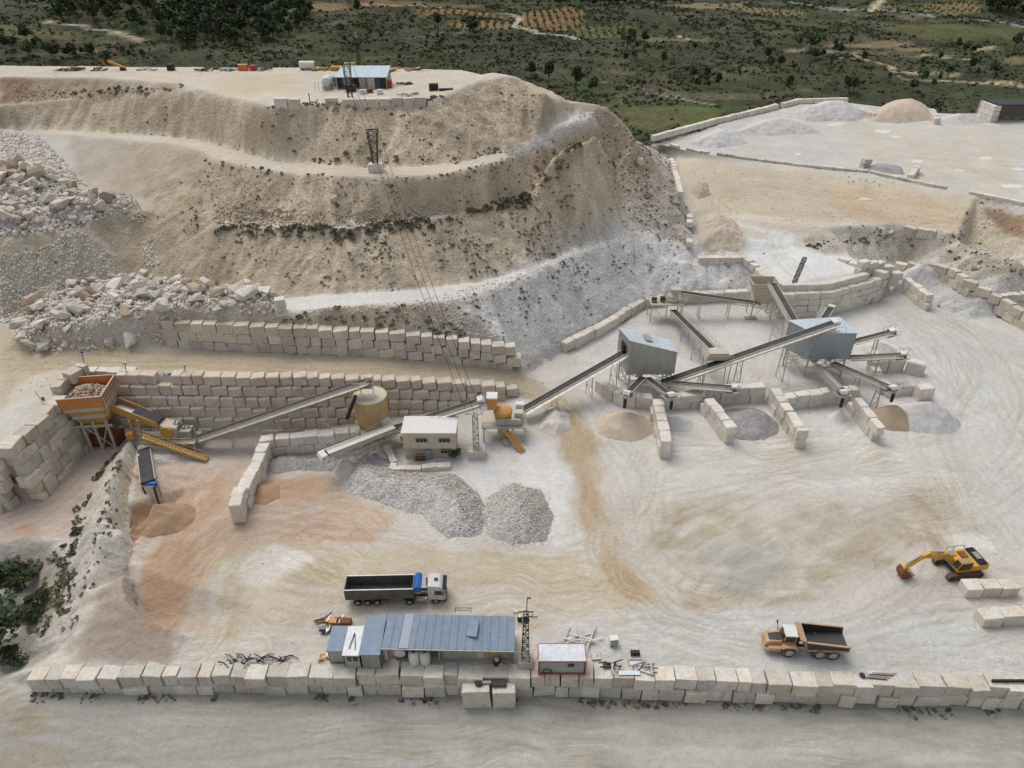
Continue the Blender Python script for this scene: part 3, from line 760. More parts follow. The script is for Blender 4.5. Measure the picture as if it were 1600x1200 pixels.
# ------------------------------------------------------------------ sawn blocks and the walls made of them
def block_mesh(k, rough_=0.018, bev=0.035):
    bm = bmesh.new(); bmesh.ops.create_cube(bm, size=1.0)
    rr = random.Random(100 + k)
    for v in bm.verts: v.co += Vector((rr.uniform(-1, 1) * rough_ * 1.6, rr.uniform(-1, 1) * rough_ * 1.6, rr.uniform(-1, 1) * rough_ * 1.6))
    bmesh.ops.bevel(bm, geom=list(bm.edges), offset=bev, segments=1, affect='EDGES')
    for v in bm.verts: v.co += Vector((rr.uniform(-1, 1), rr.uniform(-1, 1), rr.uniform(-1, 1))) * rough_ * 0.7
    me = bpy.data.meshes.new('block'); bm.to_mesh(me); bm.free()
    return me
BLK = {}
M_blockp = stone('pink_dusted_block', (226, 212, 196), 0.08, 0.15)
for nm, mt in (('b', M_block), ('d', M_blockd), ('f', M_blockf), ('p', M_blockp)):
    BLK[nm] = []
    for k in range(7):
        me = block_mesh(k + (20 if nm == 'd' else 0), 0.026, 0.06 if nm in 'dp' else 0.025); me.materials.append(mt); BLK[nm].append(me)

def resample(path):
    out = [Vector(p) for p in path]; L = [0.0]
    for a, b in zip(out[:-1], out[1:]): L.append(L[-1] + (b - a).to_2d().length)
    return out, L
def at_len(P, L, s):
    s = min(max(s, 0), L[-1])
    for k in range(len(P) - 1):
        if s <= L[k + 1] or k == len(P) - 2:
            t = (s - L[k]) / max(L[k + 1] - L[k], 1e-6); d = (P[k + 1] - P[k]).to_2d()
            return P[k].lerp(P[k + 1], t), d.normalized()

def place_block(parent, loc, size, rz, kind='b', tilt=0.022):
    o = bpy.data.objects.new('block', rnd.choice(BLK[kind])); C.objects.link(o)
    o.parent = parent; o.location = Vector(loc) - parent.location; o.scale = size
    o.rotation_euler = (rnd.gauss(0, tilt), rnd.gauss(0, tilt), rz + rnd.gauss(0, 0.02) + rnd.choice((0, math.pi)))
    return o

def wall(label, path, base=None, courses=1, h=1.9, depth=1.9, setback=0.12, ln=(1.9, 3.1), kind='b', side=1, skip=0.0, jit=0.08, zoff=0.0, name='block_wall', group=None):
    """path: front top edge (x, y, ztop); base: ground height below it (list, one per path point) or None for terrain"""
    P, L = resample(path)
    root = thing(name, label, 'wall', (P[0].x, P[0].y, P[0].z - courses * h), 0, group); root['kind'] = 'thing'
    for c in range(courses):
        s = -rnd.uniform(0, ln[0] * 0.6) if c % 2 else 0.0
        while s < L[-1] - 0.6:
            l = rnd.uniform(*ln)
            if s + l > L[-1] + 0.8: l = max(L[-1] - s, 1.0)
            p, d = at_len(P, L, s + l / 2)
            n = Vector((-d.y, d.x)) * side
            zt = p.z - c * h
            gb = None
            if base is not None:
                q, _ = at_len([Vector((a.x, a.y, b)) for a, b in zip(P, base)], L, s + l / 2); gb = q.z
            if gb is None or zt > gb + 0.45:
                if not (c == 0 and rnd.random() < skip):
                    off = depth / 2 - setback * c + rnd.gauss(0, jit)
                    hh = h * rnd.uniform(0.97, 1.01)
                    place_block(root, (p.x + n.x * off, p.y + n.y * off, zt - h + hh / 2 + zoff + rnd.gauss(0, 0.02)), (l - rnd.uniform(0.0, 0.07), depth * rnd.uniform(0.92, 1.05), hh), math.atan2(d.y, d.x), kind)
            s += l
    return root
def TP(pix, z): return [tuple(G(px, py, z)) for px, py in pix]
def TT_(pix, h):                                                    # top edge given in the photo, standing h above the ground below it
    out = []
    for px, py in pix:
        p = hit(px, py, h); out.append((p.x, p.y, p.z + h))
    return out

wall('long two course wall of sawn stone blocks along the front of the yard', [(p.x, p.y, 0.06) for p in FRONT], [z - 0.5 for z in FRZ], 2, 1.93, 2.0, 0.10, (1.6, 3.3), 'f', jit=0.16)
pp = G(722, 1083, -0.75)
pier = thing('block_pier', 'pair of big stone blocks jutting out in front of the yard wall', 'wall', (pp.x, pp.y, -4.0))
place_block(pier, (pp.x + 1.75, pp.y + 1.2, -2.35), (3.4, 2.4, 3.3), 0, 'f'); place_block(pier, (pp.x + 5.0, pp.y + 1.2, -2.4), (2.9, 2.4, 3.2), 0.02, 'f')
wall('tall stepped block wall holding up the haul road behind the silo', [(-69.5, W6T[0].y, 11.3)] + [(p.x, p.y, p.z + 0.25) for p in W6T[1:]], [0] * 8, 6, 1.88, 2.0, 0.62, (1.7, 3.2), 'p', skip=0.08)
wall('three course block wall at the foot of the hill above the haul road', [(p.x, p.y, p.z + h) for p, h in zip(W3F, W3H)], [p.z for p in W3F], 3, 1.86, 2.1, 0.06, (2.0, 3.1), 'b')
wall('stacked block wall facing the ramp left of the hopper', [(-75.3, 98.8, 10.6), (-76.2, 84.6, 10.6)], [0.1, 0.1], 6, 1.9, 2.3, 0.30, (2.2, 3.0), 'b', side=-1, jit=0.2)
wall('stepped block wall at the left edge of the picture below the ramp', [(-112, 84.0, 8.8), (-78.6, 83.3, 8.8)], [-1, -0.2], 5, 1.9, 2.3, 0.35, (2.4, 3.2), 'b', jit=0.25)
wall('single block pillar wall beside the left end of the hopper', [(-76.6, 104.2, 11.9), (-76.2, 99.2, 11.9)], [0, 0], 6, 1.95, 1.7, 0.05, (2.2, 2.6), 'b', side=-1)
wall('pair of white topped blocks behind the back left corner of the hopper', TT_([(95, 584), (120, 571)], 1.9), None, 1, 1.9, 2.2, 0, (2.2, 2.8), 'b', side=-1)
wall('row of dusty blocks behind the hopper on the haul road edge', TT_([(128, 588), (205, 583)], 1.4), None, 1, 1.5, 1.8, 0, (2.2, 3.0), 'd')
wall('dust covered block wall bounding the orange sand bay', TT_([(404, 692), (386, 732), (360, 775), (357, 790)], 3.6), None, 2, 1.85, 1.9, 0.08, (2.2, 2.8), 'd', side=1)
wall('dust covered block wall behind the crushed stone under the long conveyor', TT_([(405, 690), (470, 684), (562, 676)], 3.7), None, 2, 1.85, 1.9, 0.08, (2.3, 3.0), 'd')
wall('low kerb of blocks around the stone heap below the control cabin', TT_([(598, 697), (610, 722), (607, 732)], 0.8), None, 1, 0.9, 1.2, 0, (2.2, 2.8), 'd')
wall('low row of blocks in front of the control cabin', TT_([(612, 735), (660, 733), (706, 729)], 0.9), None, 1, 1.0, 1.3, 0, (2.2, 2.8), 'd')
wall('white block wall curving along the foot of the pale slope', TT_([(886, 538), (950, 505), (1006, 471), (1040, 465)], 2.4), None, 1, 2.5, 1.9, 0, (2.5, 3.4), 'd')
wall('block wall at the back of the screening yard under the scrubby slope', TT_([(1062, 462), (1110, 459), (1168, 456)], 2.5), None, 1, 2.6, 1.9, 0, (2.5, 3.4), 'd')
wall('short white block wall on the crest above the scrubby slope', TT_([(1092, 404), (1164, 403)], 1.6), None, 1, 1.9, 1.8, 0, (2.5, 3.1), 'd')
wall('row of blocks stepping down from the crest to the concrete feed bin', TT_([(1162, 402), (1180, 420), (1194, 436)], 1.6), None, 1, 1.9, 1.8, 0, (2.2, 2.6), 'd')
wall('four course block wall in front of the white platform', [tuple(p) for p in PLATW], [-.3] * 4, 4, 1.58, 2.0, 0.10, (2.5, 3.4), 'd')
wall('set back top row of blocks along the edge of the white platform', [(p.x, p.y + 1.5, 7.5) for p in PLATW[:3]], None, 1, 1.7, 1.6, 0, (2.6, 3.2), 'd')
wall('block wall running back from the corner of the white platform', [(PLATW[3].x, PLATW[3].y, 7.4), tuple(G(1355, 415, 7.3)), tuple(G(1318, 400, 7.8))], [0, 2, 5], 3, 1.9, 1.8, 0.05, (2.4, 3.2), 'd', side=1)
wall('curved two course block wall between the two far right bays', TT_([(1350, 409), (1384, 412), (1412, 434), (1449, 462)], 3.7), None, 2, 1.9, 1.8, 0.05, (2.5, 3.2), 'd')
wall('long yellowish block wall sweeping round the far right yard', TT_([(1398, 414), (1450, 413), (1484, 421), (1514, 441), (1560, 466), (1600, 489), (1650, 520)], 3.7), None, 2, 1.9, 1.8, 0.05, (2.5, 3.3), 'b')
wall('pale block kerb beyond the yellowish wall at the right edge', TT_([(1561, 465), (1600, 461), (1640, 458)], 1.6), None, 1, 1.8, 1.6, 0, (2.5, 3.2), 'd')
# storage bays under the screens
wall('curved back wall of the first sand bay', TT_([(929, 594), (944, 605), (970, 618), (1014, 624)], 2.6), None, 1, 2.8, 1.9, 0, (2.3, 3.0), 'd')
wall('divider wall between the first two bays with sawn block ends', TT_([(1019, 623), (1026, 655), (1033, 690)], 3.7), None, 2, 1.9, 1.9, 0.0, (2.2, 2.8), 'd', side=1)
wall('back wall of the second bay under the short conveyor', TT_([(1040, 622), (1062, 621), (1099, 617)], 3.0), None, 2, 1.6, 1.9, 0.0, (2.4, 3.0), 'd')
wall('divider wall left of the grey gravel bay', TT_([(1100, 622), (1118, 645), (1137, 668)], 3.7), None, 2, 1.9, 1.9, 0.0, (2.2, 2.8), 'd', side=1)
wall('back wall of the grey gravel bay', TT_([(1108, 612), (1150, 608), (1203, 604)], 3.6), None, 2, 1.9, 1.9, 0.0, (2.5, 3.2), 'd')
wall('divider wall right of the grey gravel bay ending in a drilled block', TT_([(1203, 606), (1214, 623), (1231, 646), (1248, 674)], 3.8), None, 2, 1.95, 1.9, 0.0, (2.2, 2.8), 'd', side=1)
wall('back wall of the white powder bay', TT_([(1228, 624), (1250, 620), (1300, 613), (1346, 609)], 3.0), None, 2, 1.6, 1.9, 0.0, (2.5, 3.2), 'd')
wall('divider wall between the white powder bay and the tan sand cone', TT_([(1333, 622), (1350, 643), (1368, 666)], 3.4), None, 2, 1.75, 1.6, 0.0, (2.6, 3.3), 'd', side=1)
wall('low block wall behind the tan sand cone', TT_([(1388, 608), (1428, 604)], 2.0), None, 1, 2.1, 1.9, 0, (2.6, 3.2), 'd')
wall('end block standing alone right of the tan sand cone', TT_([(1440, 609), (1464, 607)], 2.6), None, 1, 2.8, 2.2, 0, (2.9, 3.1), 'd')
wall('rounded dusty blocks below the upper side conveyor', TT_([(1356, 546), (1362, 560)], 2.2), None, 1, 2.3, 1.9, 0, (2.0, 2.4), 'd')
wall('curved dusty blocks between the two lower side conveyors', TT_([(1358, 572), (1366, 588), (1380, 603)], 2.2), None, 1, 2.3, 1.9, 0, (2.2, 2.6), 'd', side=1)
wall('bay wall ending in a big block under the middle side conveyor', TT_([(1368, 568), (1410, 563), (1448, 572)], 2.8), None, 1, 3.0, 2.2, 0, (2.8, 3.6), 'd')
wall('three squared blocks in a row right of the excavator', TT_([(1511, 921), (1592, 921)], 1.7), None, 1, 1.9, 1.8, 0, (2.4, 2.6), 'f')
wall('row of squared blocks at the right edge below the excavator', TT_([(1538, 969), (1640, 962)], 1.7), None, 1, 1.9, 1.8, 0, (2.8, 3.2), 'f')
# hill top and upper yard
wall('row of grey sawn blocks on the plateau edge below the pylon', TT_([(535, 158), (575, 156), (660, 153)], 1.8), None, 1, 2.0, 1.8, 0, (2.5, 2.9), 'f')
wall('two rough brown faced blocks near the plateau edge', TT_([(427, 156), (469, 155)], 2.3), None, 1, 2.5, 2.2, 0, (2.5, 3.0), 'f')
wall('stack of flat sawn slabs on the plateau edge', TT_([(507, 156), (529, 155)], 1.5), None, 2, 0.85, 2.0, 0.0, (2.9, 3.1), 'b')
wall('low stone block wall along the near edge of the upper yard', [(G(*p).x, G(*p).y - 0.8, 14.8) for p in UY], [G(*p).z - 2.4 for p in UY], 2, 1.5, 1.8, 0.15, (2.6, 3.6), 'f', skip=0.12)
wall('pale block parapet along the far left edge of the upper yard', [(G(*p).x, G(*p).y, 16.2) for p in UYB[:4]], None, 1, 2.0, 1.8, 0, (3.0, 4.2), 'd', skip=0.05)
wall('block wall between the grey and pink heaps on the upper yard', TT_([(1326, 164), (1345, 171), (1366, 178)], 2.2), None, 1, 2.4, 2.0, 0, (3.0, 4.0), 'd')
wall('short block wall right of the pink heap on the upper yard', TT_([(1450, 169), (1461, 185)], 2.2), None, 1, 2.4, 2.2, 0, (3.0, 4.0), 'd')
wall('block wall at the left of the small bay on the upper yard', TT_([(1352, 250), (1362, 249)], 3.0), None, 2, 1.6, 2.0, 0, (2.4, 2.8), 'f')
wall('white block wall at the right of the small bay on the upper yard', TT_([(1418, 272), (1430, 258)], 2.0), None, 1, 2.1, 1.8, 0, (2.2, 2.8), 'd', side=-1)
wall('string of white blocks running down beside the hill shoulder', TT_([(1046, 246), (1052, 268), (1060, 300)], 1.5), None, 1, 1.6, 1.5, 0, (2.6, 3.4), 'd', side=1, skip=0.1)
wall('scattered white blocks lining the lower end of the hill shoulder', TT_([(1072, 318), (1074, 345), (1073, 380), (1085, 394)], 1.3), None, 1, 1.5, 1.5, 0, (2.4, 3.0), 'd', side=1, skip=0.35)
wall('three squared blocks on the crest of the scrubby bank', TT_([(1413, 356), (1462, 363)], 2.2), None, 1, 2.4, 2.2, 0, (2.8, 3.2), 'f')
wall('two upright white blocks at the left end of the pale bench', TT_([(428, 470), (440, 470)], 3.2), None, 2, 1.7, 2.0, 0, (1.9, 2.1), 'd')

# ------------------------------------------------------------------ scatter helpers
def in_world(pts, x, y):
    m = np.zeros(len(x), bool); n = len(pts)
    for k in range(n):
        ax, ay = pts[k][0], pts[k][1]; bx_, by_ = pts[(k + 1) % n][0], pts[(k + 1) % n][1]
        if ay == by_: continue
        m ^= ((ay > y) != (by_ > y)) & (x < (bx_ - ax) * (y - ay) / (by_ - ay) + ax)
    return m
def sample(pix, n, world=False):
    pts = [hit(*p) for p in pix] if not world else pix
    xs = [p[0] for p in pts]; ys_ = [p[1] for p in pts]
    out = np.zeros((0, 2))
    while len(out) < n:
        x = nrs.uniform(min(xs), max(xs), n * 3); y = nrs.uniform(min(ys_), max(ys_), n * 3)
        m = in_world(pts, x, y); out = np.concatenate([out, np.stack([x[m], y[m]], 1)])
    return out[:n]

def rock_mesh(k, mat, flat=0.75, npts=13):
    rr = random.Random(900 + k); bm = bmesh.new()
    for _ in range(npts):
        v = Vector((rr.gauss(0, 1), rr.gauss(0, 1), rr.gauss(0, 1))).normalized()
        v = Vector([math.copysign(abs(c) ** 0.6, c) for c in v])
        bm.verts.new((v.x * 0.5 * rr.uniform(0.8, 1.1), v.y * 0.42 * rr.uniform(0.8, 1.1), v.z * 0.5 * flat * rr.uniform(0.8, 1.1)))
    r_ = bmesh.ops.convex_hull(bm, input=bm.verts)
    bmesh.ops.delete(bm, geom=[e for e in r_['geom_interior'] if isinstance(e, bmesh.types.BMVert)], context='VERTS')
    bmesh.ops.dissolve_limit(bm, angle_limit=0.35, verts=bm.verts, edges=bm.edges)
    bmesh.ops.triangulate(bm, faces=bm.faces)
    me = bpy.data.meshes.new('boulder'); bm.to_mesh(me); bm.free(); me.materials.append(mat)
    return me
ROCKS = [rock_mesh(k, M_rock) for k in range(14)] + [rock_mesh(40 + k, M_rockp) for k in range(4)]
RARR = []
for me in ROCKS:
    co = np.zeros(len(me.vertices) * 3); me.vertices.foreach_get('co', co)
    fi = np.zeros(len(me.polygons) * 3, dtype=np.int64); me.polygons.foreach_get('vertices', fi)
    RARR.append((co.reshape(-1, 3), fi.reshape(-1, 3)))

def rand_rot(n):
    q = nrs.normal(size=(n, 4)); q /= np.linalg.norm(q, axis=1)[:, None]
    w, x, y, z = q.T
    return np.stack([1 - 2 * (y * y + z * z), 2 * (x * y - z * w), 2 * (x * z + y * w), 2 * (x * y + z * w), 1 - 2 * (x * x + z * z), 2 * (y * z - x * w), 2 * (x * z - y * w), 2 * (y * z + x * w), 1 - 2 * (x * x + y * y)], 1).reshape(n, 3, 3)
def tri_object(name, V, F, mat, smooth=False):
    me = bpy.data.meshes.new(name)
    me.vertices.add(len(V)); me.vertices.foreach_set('co', V.astype(np.float32).ravel())
    me.loops.add(F.size); me.loops.foreach_set('vertex_index', F.ravel().astype(np.int32))
    me.polygons.add(len(F)); me.polygons.foreach_set('loop_start', np.arange(0, F.size, F.shape[1], dtype=np.int32))
    me.update(calc_edges=True); me.materials.append(mat)
    o = bpy.data.objects.new(name, me); C.objects.link(o)
    return o
def stone_field(name, xy, z, size, mat, parent=None, nv=8):
    V, F, off = [], [], 0
    which = nrs.randint(0, nv, len(xy))
    for k in range(nv):
        i = np.nonzero(which == k)[0]
        if not len(i): continue
        co, fi = RARR[k]
        R = rand_rot(len(i))
        P = np.einsum('nij,vj->nvi', R, co) * size[i][:, None, None]
        P += np.stack([xy[i, 0], xy[i, 1], z[i]], 1)[:, None, :]
        V.append(P.reshape(-1, 3)); nvv = len(co)
        F.append((fi[None] + (np.arange(len(i)) * nvv)[:, None, None] + off).reshape(-1, 3)); off += len(i) * nvv
    o = tri_object(name, np.concatenate(V), np.concatenate(F), mat)
    if parent is not None: o.parent = parent
    return stuff(o)

# ------------------------------------------------------------------ boulders: the big ones one by one, the small fill as one mass
def boulders(pix, n, smin, smax, label, group, pink=0.25, lift=0.0):
    xy = sample(pix, n); sz = smin + (smax - smin) * nrs.beta(1.3, 2.6, n)
    for (x, y), s in zip(xy, sz):
        me = ROCKS[14 + nrs.randint(4)] if nrs.rand() < pink else ROCKS[nrs.randint(14)]
        o = bpy.data.objects.new('boulder', me); C.objects.link(o)
        o.location = (x, y, gz(x, y) + s * 0.16 + nrs.rand() * lift); o.scale = (s * nrs.uniform(0.9, 1.3), s * nrs.uniform(0.85, 1.15), s * nrs.uniform(0.75, 1.1))
        o.rotation_euler = (nrs.uniform(-0.5, 0.5), nrs.uniform(-0.5, 0.5), nrs.uniform(0, 6.28))
        tag(o, ('big ' if s > 2.7 else 'medium ' if s > 1.9 else 'small ') + ('pinkish ' if me.materials[0] is M_rockp and pink < 1 else '') + label, 'boulder', group)
HEAP1 = [(25, 535), (40, 490), (75, 462), (130, 440), (200, 430), (330, 452), (425, 458), (440, 496), (300, 500), (255, 532), (180, 545), (100, 552), (40, 548)]
HEAP2 = [(0, 262), (60, 258), (130, 300), (200, 318), (200, 336), (110, 358), (0, 375)]
boulders(HEAP1, 168, 1.1, 4.4, 'angular boulder in the rubble heap beside the haul road', 'boulders in the lower rubble heap', 0.10, 0.8)
boulders(HEAP2, 92, 1.2, 4.8, 'angular boulder in the heap on the upper left ledge', 'boulders on the upper left ledge', 0.22, 0.9)
boulders([(0, 255), (40, 262), (50, 300), (0, 310)], 14, 2.0, 4.2, 'orange brown boulder at the left edge of the upper ledge', 'orange boulders at the left edge', 1.0, 0.8)
for (px, py, s, lab) in [(521, 314, 2.2, 'lone white boulder high on the hill face above the middle ledge'), (223, 436, 3.0, 'rounded cream boulder perched on top of the lower rubble heap'), (552, 356, 2.2, 'upright cream rock standing on the middle ledge'),
                         (749, 310, 1.6, 'small pale rock high on the hill face right of the cables'), (1392, 366, 1.6, 'pale rock lying on the scrubby bank crest'), (1523, 422, 2.0, 'white rock at the foot of the scrubby bank'), (1000, 258, 3.0, 'pale rock outcrop on the right shoulder of the hill')]:
    p = hit(px, py); o = bpy.data.objects.new('boulder', ROCKS[int(px) % 14]); C.objects.link(o)
    o.location = p + Vector((0, 0, s * 0.3)); o.scale = (s, s, s); o.rotation_euler = (0.3, 0.2, px); tag(o, lab, 'boulder')

def field(name, pix, n, smin, smax, mat, sink=0.1, label=None):
    xy = sample(pix, n)
    if name == 'hillside_stones':
        xy = xy[sl[np.clip(np.searchsorted(HYs, xy[:, 1]), 0, len(HYs) - 1), np.clip(np.searchsorted(HX, xy[:, 0]), 0, len(HX) - 1)] > 0.5]; n = len(xy)
    s = smin + (smax - smin) * nrs.beta(1.2, 3.0, n)
    o = stone_field(name, xy, hz(xy[:, 0], xy[:, 1]) + s * sink, s, mat)
    if label: o['label'] = label; o['category'] = 'stones'
    return o
field('loose_rubble', HEAP1, 2600, 0.35, 1.5, M_rock, 0.2)
field('loose_rubble', HEAP2, 1500, 0.4, 1.8, M_rock, 0.2)
field('scree', [(60, 395), (130, 362), (175, 400), (185, 440), (110, 470), (40, 500), (0, 505), (0, 400)], 3400, 0.25, 1.0, M_rock, 0.1)
field('scree', [(0, 205), (60, 212), (110, 260), (140, 295), (60, 260), (0, 268)], 900, 0.3, 1.2, M_rock, 0.1)
field('scree', [(222, 378), (236, 376), (250, 412), (228, 418)], 160, 0.3, 0.9, M_rock, 0.1)
field('scree', [(170, 300), (205, 300), (230, 348), (200, 352)], 220, 0.3, 1.0, M_rock, 0.1)
M_rockc = stone('cream_rock', (222, 204, 176), 0.25, 0.25, 0.7)
field('ledge_stones', [(335, 328), (450, 330), (560, 332), (720, 322), (700, 334), (560, 356), (440, 354), (335, 350)], 900, 0.3, 1.1, M_rockc, 0.15)
field('hillside_stones', [(330, 235), (600, 280), (900, 225), (960, 250), (840, 300), (600, 345), (330, 340)], 2200, 0.15, 0.65, M_rockc, 0.15)
field('hillside_stones', [(450, 175), (650, 165), (760, 125), (850, 160), (800, 230), (600, 258), (420, 240)], 1200, 0.15, 0.5, M_rockc, 0.15)
field('hillside_stones', [(850, 160), (960, 180), (1060, 310), (1075, 385), (970, 350), (930, 260), (940, 200)], 1100, 0.2, 0.9, M_rockc, 0.15)
field('hillside_stones', [(330, 360), (600, 362), (880, 300), (960, 350), (700, 440), (450, 455)], 1800, 0.12, 0.5, M_rock, 0.15)
field('bench_stones', [(640, 472), (800, 432), (960, 362), (972, 366), (820, 442), (700, 476)], 500, 0.15, 0.6, M_rock, 0.15)
field('slope_stones', [(440, 490), (720, 478), (800, 548), (640, 515), (430, 502)], 700, 0.12, 0.7, M_rock, 0.15)
field('bank_stones', [(1240, 375), (1400, 352), (1600, 410), (1600, 465), (1500, 424), (1330, 404)], 900, 0.15, 0.8, M_rock, 0.15)
field('bank_stones', [(1320, 266), (1380, 268), (1400, 285), (1350, 300), (1310, 290)], 130, 0.2, 1.1, M_rock, 0.15)
field('foot_rubble', [(238, 535), (262, 532), (275, 505), (250, 500)], 200, 0.3, 1.0, M_rock, 0.2)
field('terrace_rubble', [(20, 130), (290, 136), (270, 142), (100, 155), (20, 163)], 500, 0.2, 0.8, M_rockc, 0.15)
field('ramp_rubble', [(0, 1060), (90, 960), (130, 880), (120, 850), (60, 870), (0, 900)], 500, 0.08, 0.35, M_rock, 0.15)

field('yard_stones', [(300, 850), (900, 700), (1500, 600), (1600, 700), (1600, 1050), (850, 1040), (300, 1030)], 2600, 0.05, 0.3, M_rock, 0.1)
field('yard_stones', [(880, 640), (960, 690), (1000, 900), (960, 960), (900, 800)], 400, 0.05, 0.35, M_rock, 0.1)
field('yard_stones', [(220, 750), (560, 740), (620, 820), (330, 900), (220, 960)], 700, 0.05, 0.3, M_rockc, 0.1)
field('road_stones', [(0, 1110), (1600, 1112), (1600, 1195), (0, 1195)], 900, 0.04, 0.22, M_rock, 0.1)
field('road_stones', [(0, 560), (260, 552), (700, 570), (820, 600), (700, 592), (200, 580), (0, 620)], 500, 0.08, 0.4, M_rock, 0.1)
field('terrace_stones', [(1060, 260), (1350, 285), (1600, 345), (1600, 400), (1300, 350), (1110, 330)], 700, 0.1, 0.6, M_rockc, 0.1)

# ------------------------------------------------------------------ stockpiles
def heap(label, poly_, slope, hmax, mat, stones=0, ssize=(0.1, 0.3), smat=None, name='stockpile', res=None, rough=0.12, tops=None):
    xs = [p[0] for p in poly_]; yy = [p[1] for p in poly_]
    res = res or max(0.22, (max(xs) - min(xs)) / 70)
    gx = np.arange(min(xs) - 0.5, max(xs) + 0.5 + res, res); gy = np.arange(min(yy) - 0.5, max(yy) + 0.5 + res, res)
    XX, YY = np.meshgrid(gx, gy)
    wa = min(2.6, 0.11 * min(max(xs) - min(xs), max(yy) - min(yy)))
    wx = XX + (fbm(XX / 2.2, YY / 2.2, 4, 5) - 0.5) * wa; wy = YY + (fbm(XX / 2.2, YY / 2.2, 4, 15) - 0.5) * wa
    d = np.full(XX.shape, 1e9); n = len(poly_)
    for k in range(n):
        ax, ay = poly_[k][0], poly_[k][1]; bx_, by_ = poly_[(k + 1) % n][0], poly_[(k + 1) % n][1]
        dx, dy = bx_ - ax, by_ - ay
        t = np.clip(((wx - ax) * dx + (wy - ay) * dy) / (dx * dx + dy * dy + 1e-9), 0, 1)
        d = np.minimum(d, np.hypot(wx - ax - t * dx, wy - ay - t * dy))
    ins = in_world(poly_, wx.ravel(), wy.ravel()).reshape(XX.shape)
    d = np.where(ins, d, -d)
    hh = hmax * np.tanh(np.clip(d, 0, None) * slope / hmax)
    hh = hh + np.clip(d, 0, 1) * (fbm(XX / 1.1, YY / 1.1, 4, 25) - 0.5) * rough * 4
    Z = hz(XX.ravel(), YY.ravel()).reshape(XX.shape) + np.where(d > 0, hh + 0.03, d * 0.6 - 0.02)
    cx, cy_ = (min(xs) + max(xs)) / 2, (min(yy) + max(yy)) / 2
    root = thing(name, label, 'heap', (cx, cy_, gz(cx, cy_)))
    o = grid_mesh('mound', XX - cx, YY - cy_, Z - root.location.z, np.ones(XX.shape + (3,)))
    o.data.materials.append(mat); o.parent = root
    if stones:
        xy = sample(poly_, stones, True)
        out_ = sample([(cx + (p[0] - cx) * 1.16, cy_ + (p[1] - cy_) * 1.16) for p in poly_], stones // 6, True)     # stones rolled past the toe
        fi = np.clip(((xy[:, 0] - gx[0]) / res).astype(int), 0, len(gx) - 1); fj = np.clip(((xy[:, 1] - gy[0]) / res).astype(int), 0, len(gy) - 1)
        m = d[fj, fi] > 0.0
        xy = xy[m]; z = Z[fj, fi][m]
        s = ssize[0] + (ssize[1] - ssize[0]) * nrs.beta(1.2, 2.5, len(xy))
        xy = np.concatenate([xy, out_]); z = np.concatenate([z, hz(out_[:, 0], out_[:, 1])]); s = np.concatenate([s, nrs.uniform(ssize[0] * 0.7, ssize[1] * 0.6, len(out_))])
        st = stone_field('crushed_stone', xy - np.array([cx, cy_]), z - root.location.z + 0.02, s, smat or mat, root)
    return root
def ell(px, py, rx, ry, a=0, n=16):
    p = hit(px, py); return [(p.x + math.cos(t + a) * rx, p.y + math.sin(t) * ry) for t in np.linspace(0, 2 * math.pi, n, endpoint=False)]
def cone(label, px, py, rx, ry, h, mat, **k): return heap(label, ell(px, py, rx, ry), h / min(rx, ry) * 1.08, h * 2.6, mat, **{'rough': 0.05, **k})
def wpoly(pix): return [tuple(hit(*p)[:2]) for p in pix]
def sandm(name, rgb, grain=0.10, sc=3.0):
    rgb = pale(rgb, 0.8)
    g = NT(name); pos = g.n('NewGeometry').outputs['Position']
    a = g.noise(pos, 0.5, 4, 0.6); b = g.noise(pos, sc, 3, 0.7); v = g.n('TexVoronoi', {'feature': 'F1'}, Vector=pos, Scale=sc * 1.5)
    vc = g.n('SeparateColor', None, i0=v.outputs['Color']).outputs[0]
    c = g.mix(1.0, tuple(lin(*rgb)) + (1,), g.grey(g.ramp(a, 0.3, 0.7, 0.88, 1.1)), 'MULTIPLY')
    c = g.mix(1.0, c, g.grey(g.math('ADD', g.ramp(b, 0.3, 0.7, 1 - grain, 1 + grain), g.ramp(vc, 0, 1, -grain, grain))), 'MULTIPLY')
    g.bump(g.math('ADD', b, vc), 0.4, 0.08 + grain * 0.4)
    return g.fin(c, 0.95, 0, 0.1)
S_brown = sandm('brown_sand', (178, 144, 110), 0.05); S_orange = sandm('orange_sand', (186, 146, 110), 0.05)
S_grey = sandm('grey_gravel', (172, 168, 164), 0.22, 4.0); S_crush = sandm('crushed_limestone', (190, 184, 178), 0.28, 3.0)
S_pink = sandm('pinkish_sand', (206, 186, 164), 0.05); S_lgrey = sandm('pale_grey_sand', (205, 201, 195), 0.06)
S_white = sandm('white_powder', (226, 222, 214), 0.03); S_tan = sandm('tan_sand', (192, 168, 138), 0.06); S_dust = sandm('settled_dust', (212, 200, 188), 0.05)
M_chip = stone('crushed_chip', (222, 217, 211), 0.35, 0.2, 2.0); M_chip2 = stone('grey_chip', (194, 190, 186), 0.3, 0.2, 2.0)
cone('brown sand cone growing under the short feeder conveyor by the berm', 254, 812, 5.0, 4.4, 3.0, S_brown)
heap('low orange sand heap inside the walled bay', wpoly([(384, 765), (410, 752), (438, 760), (440, 778), (415, 790), (388, 786)]), 0.7, 1.6, S_orange)
heap('long grey crushed stone heap below the control cabin', wpoly([(528, 742), (560, 722), (610, 730), (640, 742), (710, 742), (745, 772), (762, 800), (748, 836), (700, 842), (655, 808), (600, 792), (545, 772)]), 0.62, 3.2, S_crush, 7000, (0.12, 0.42), M_chip)
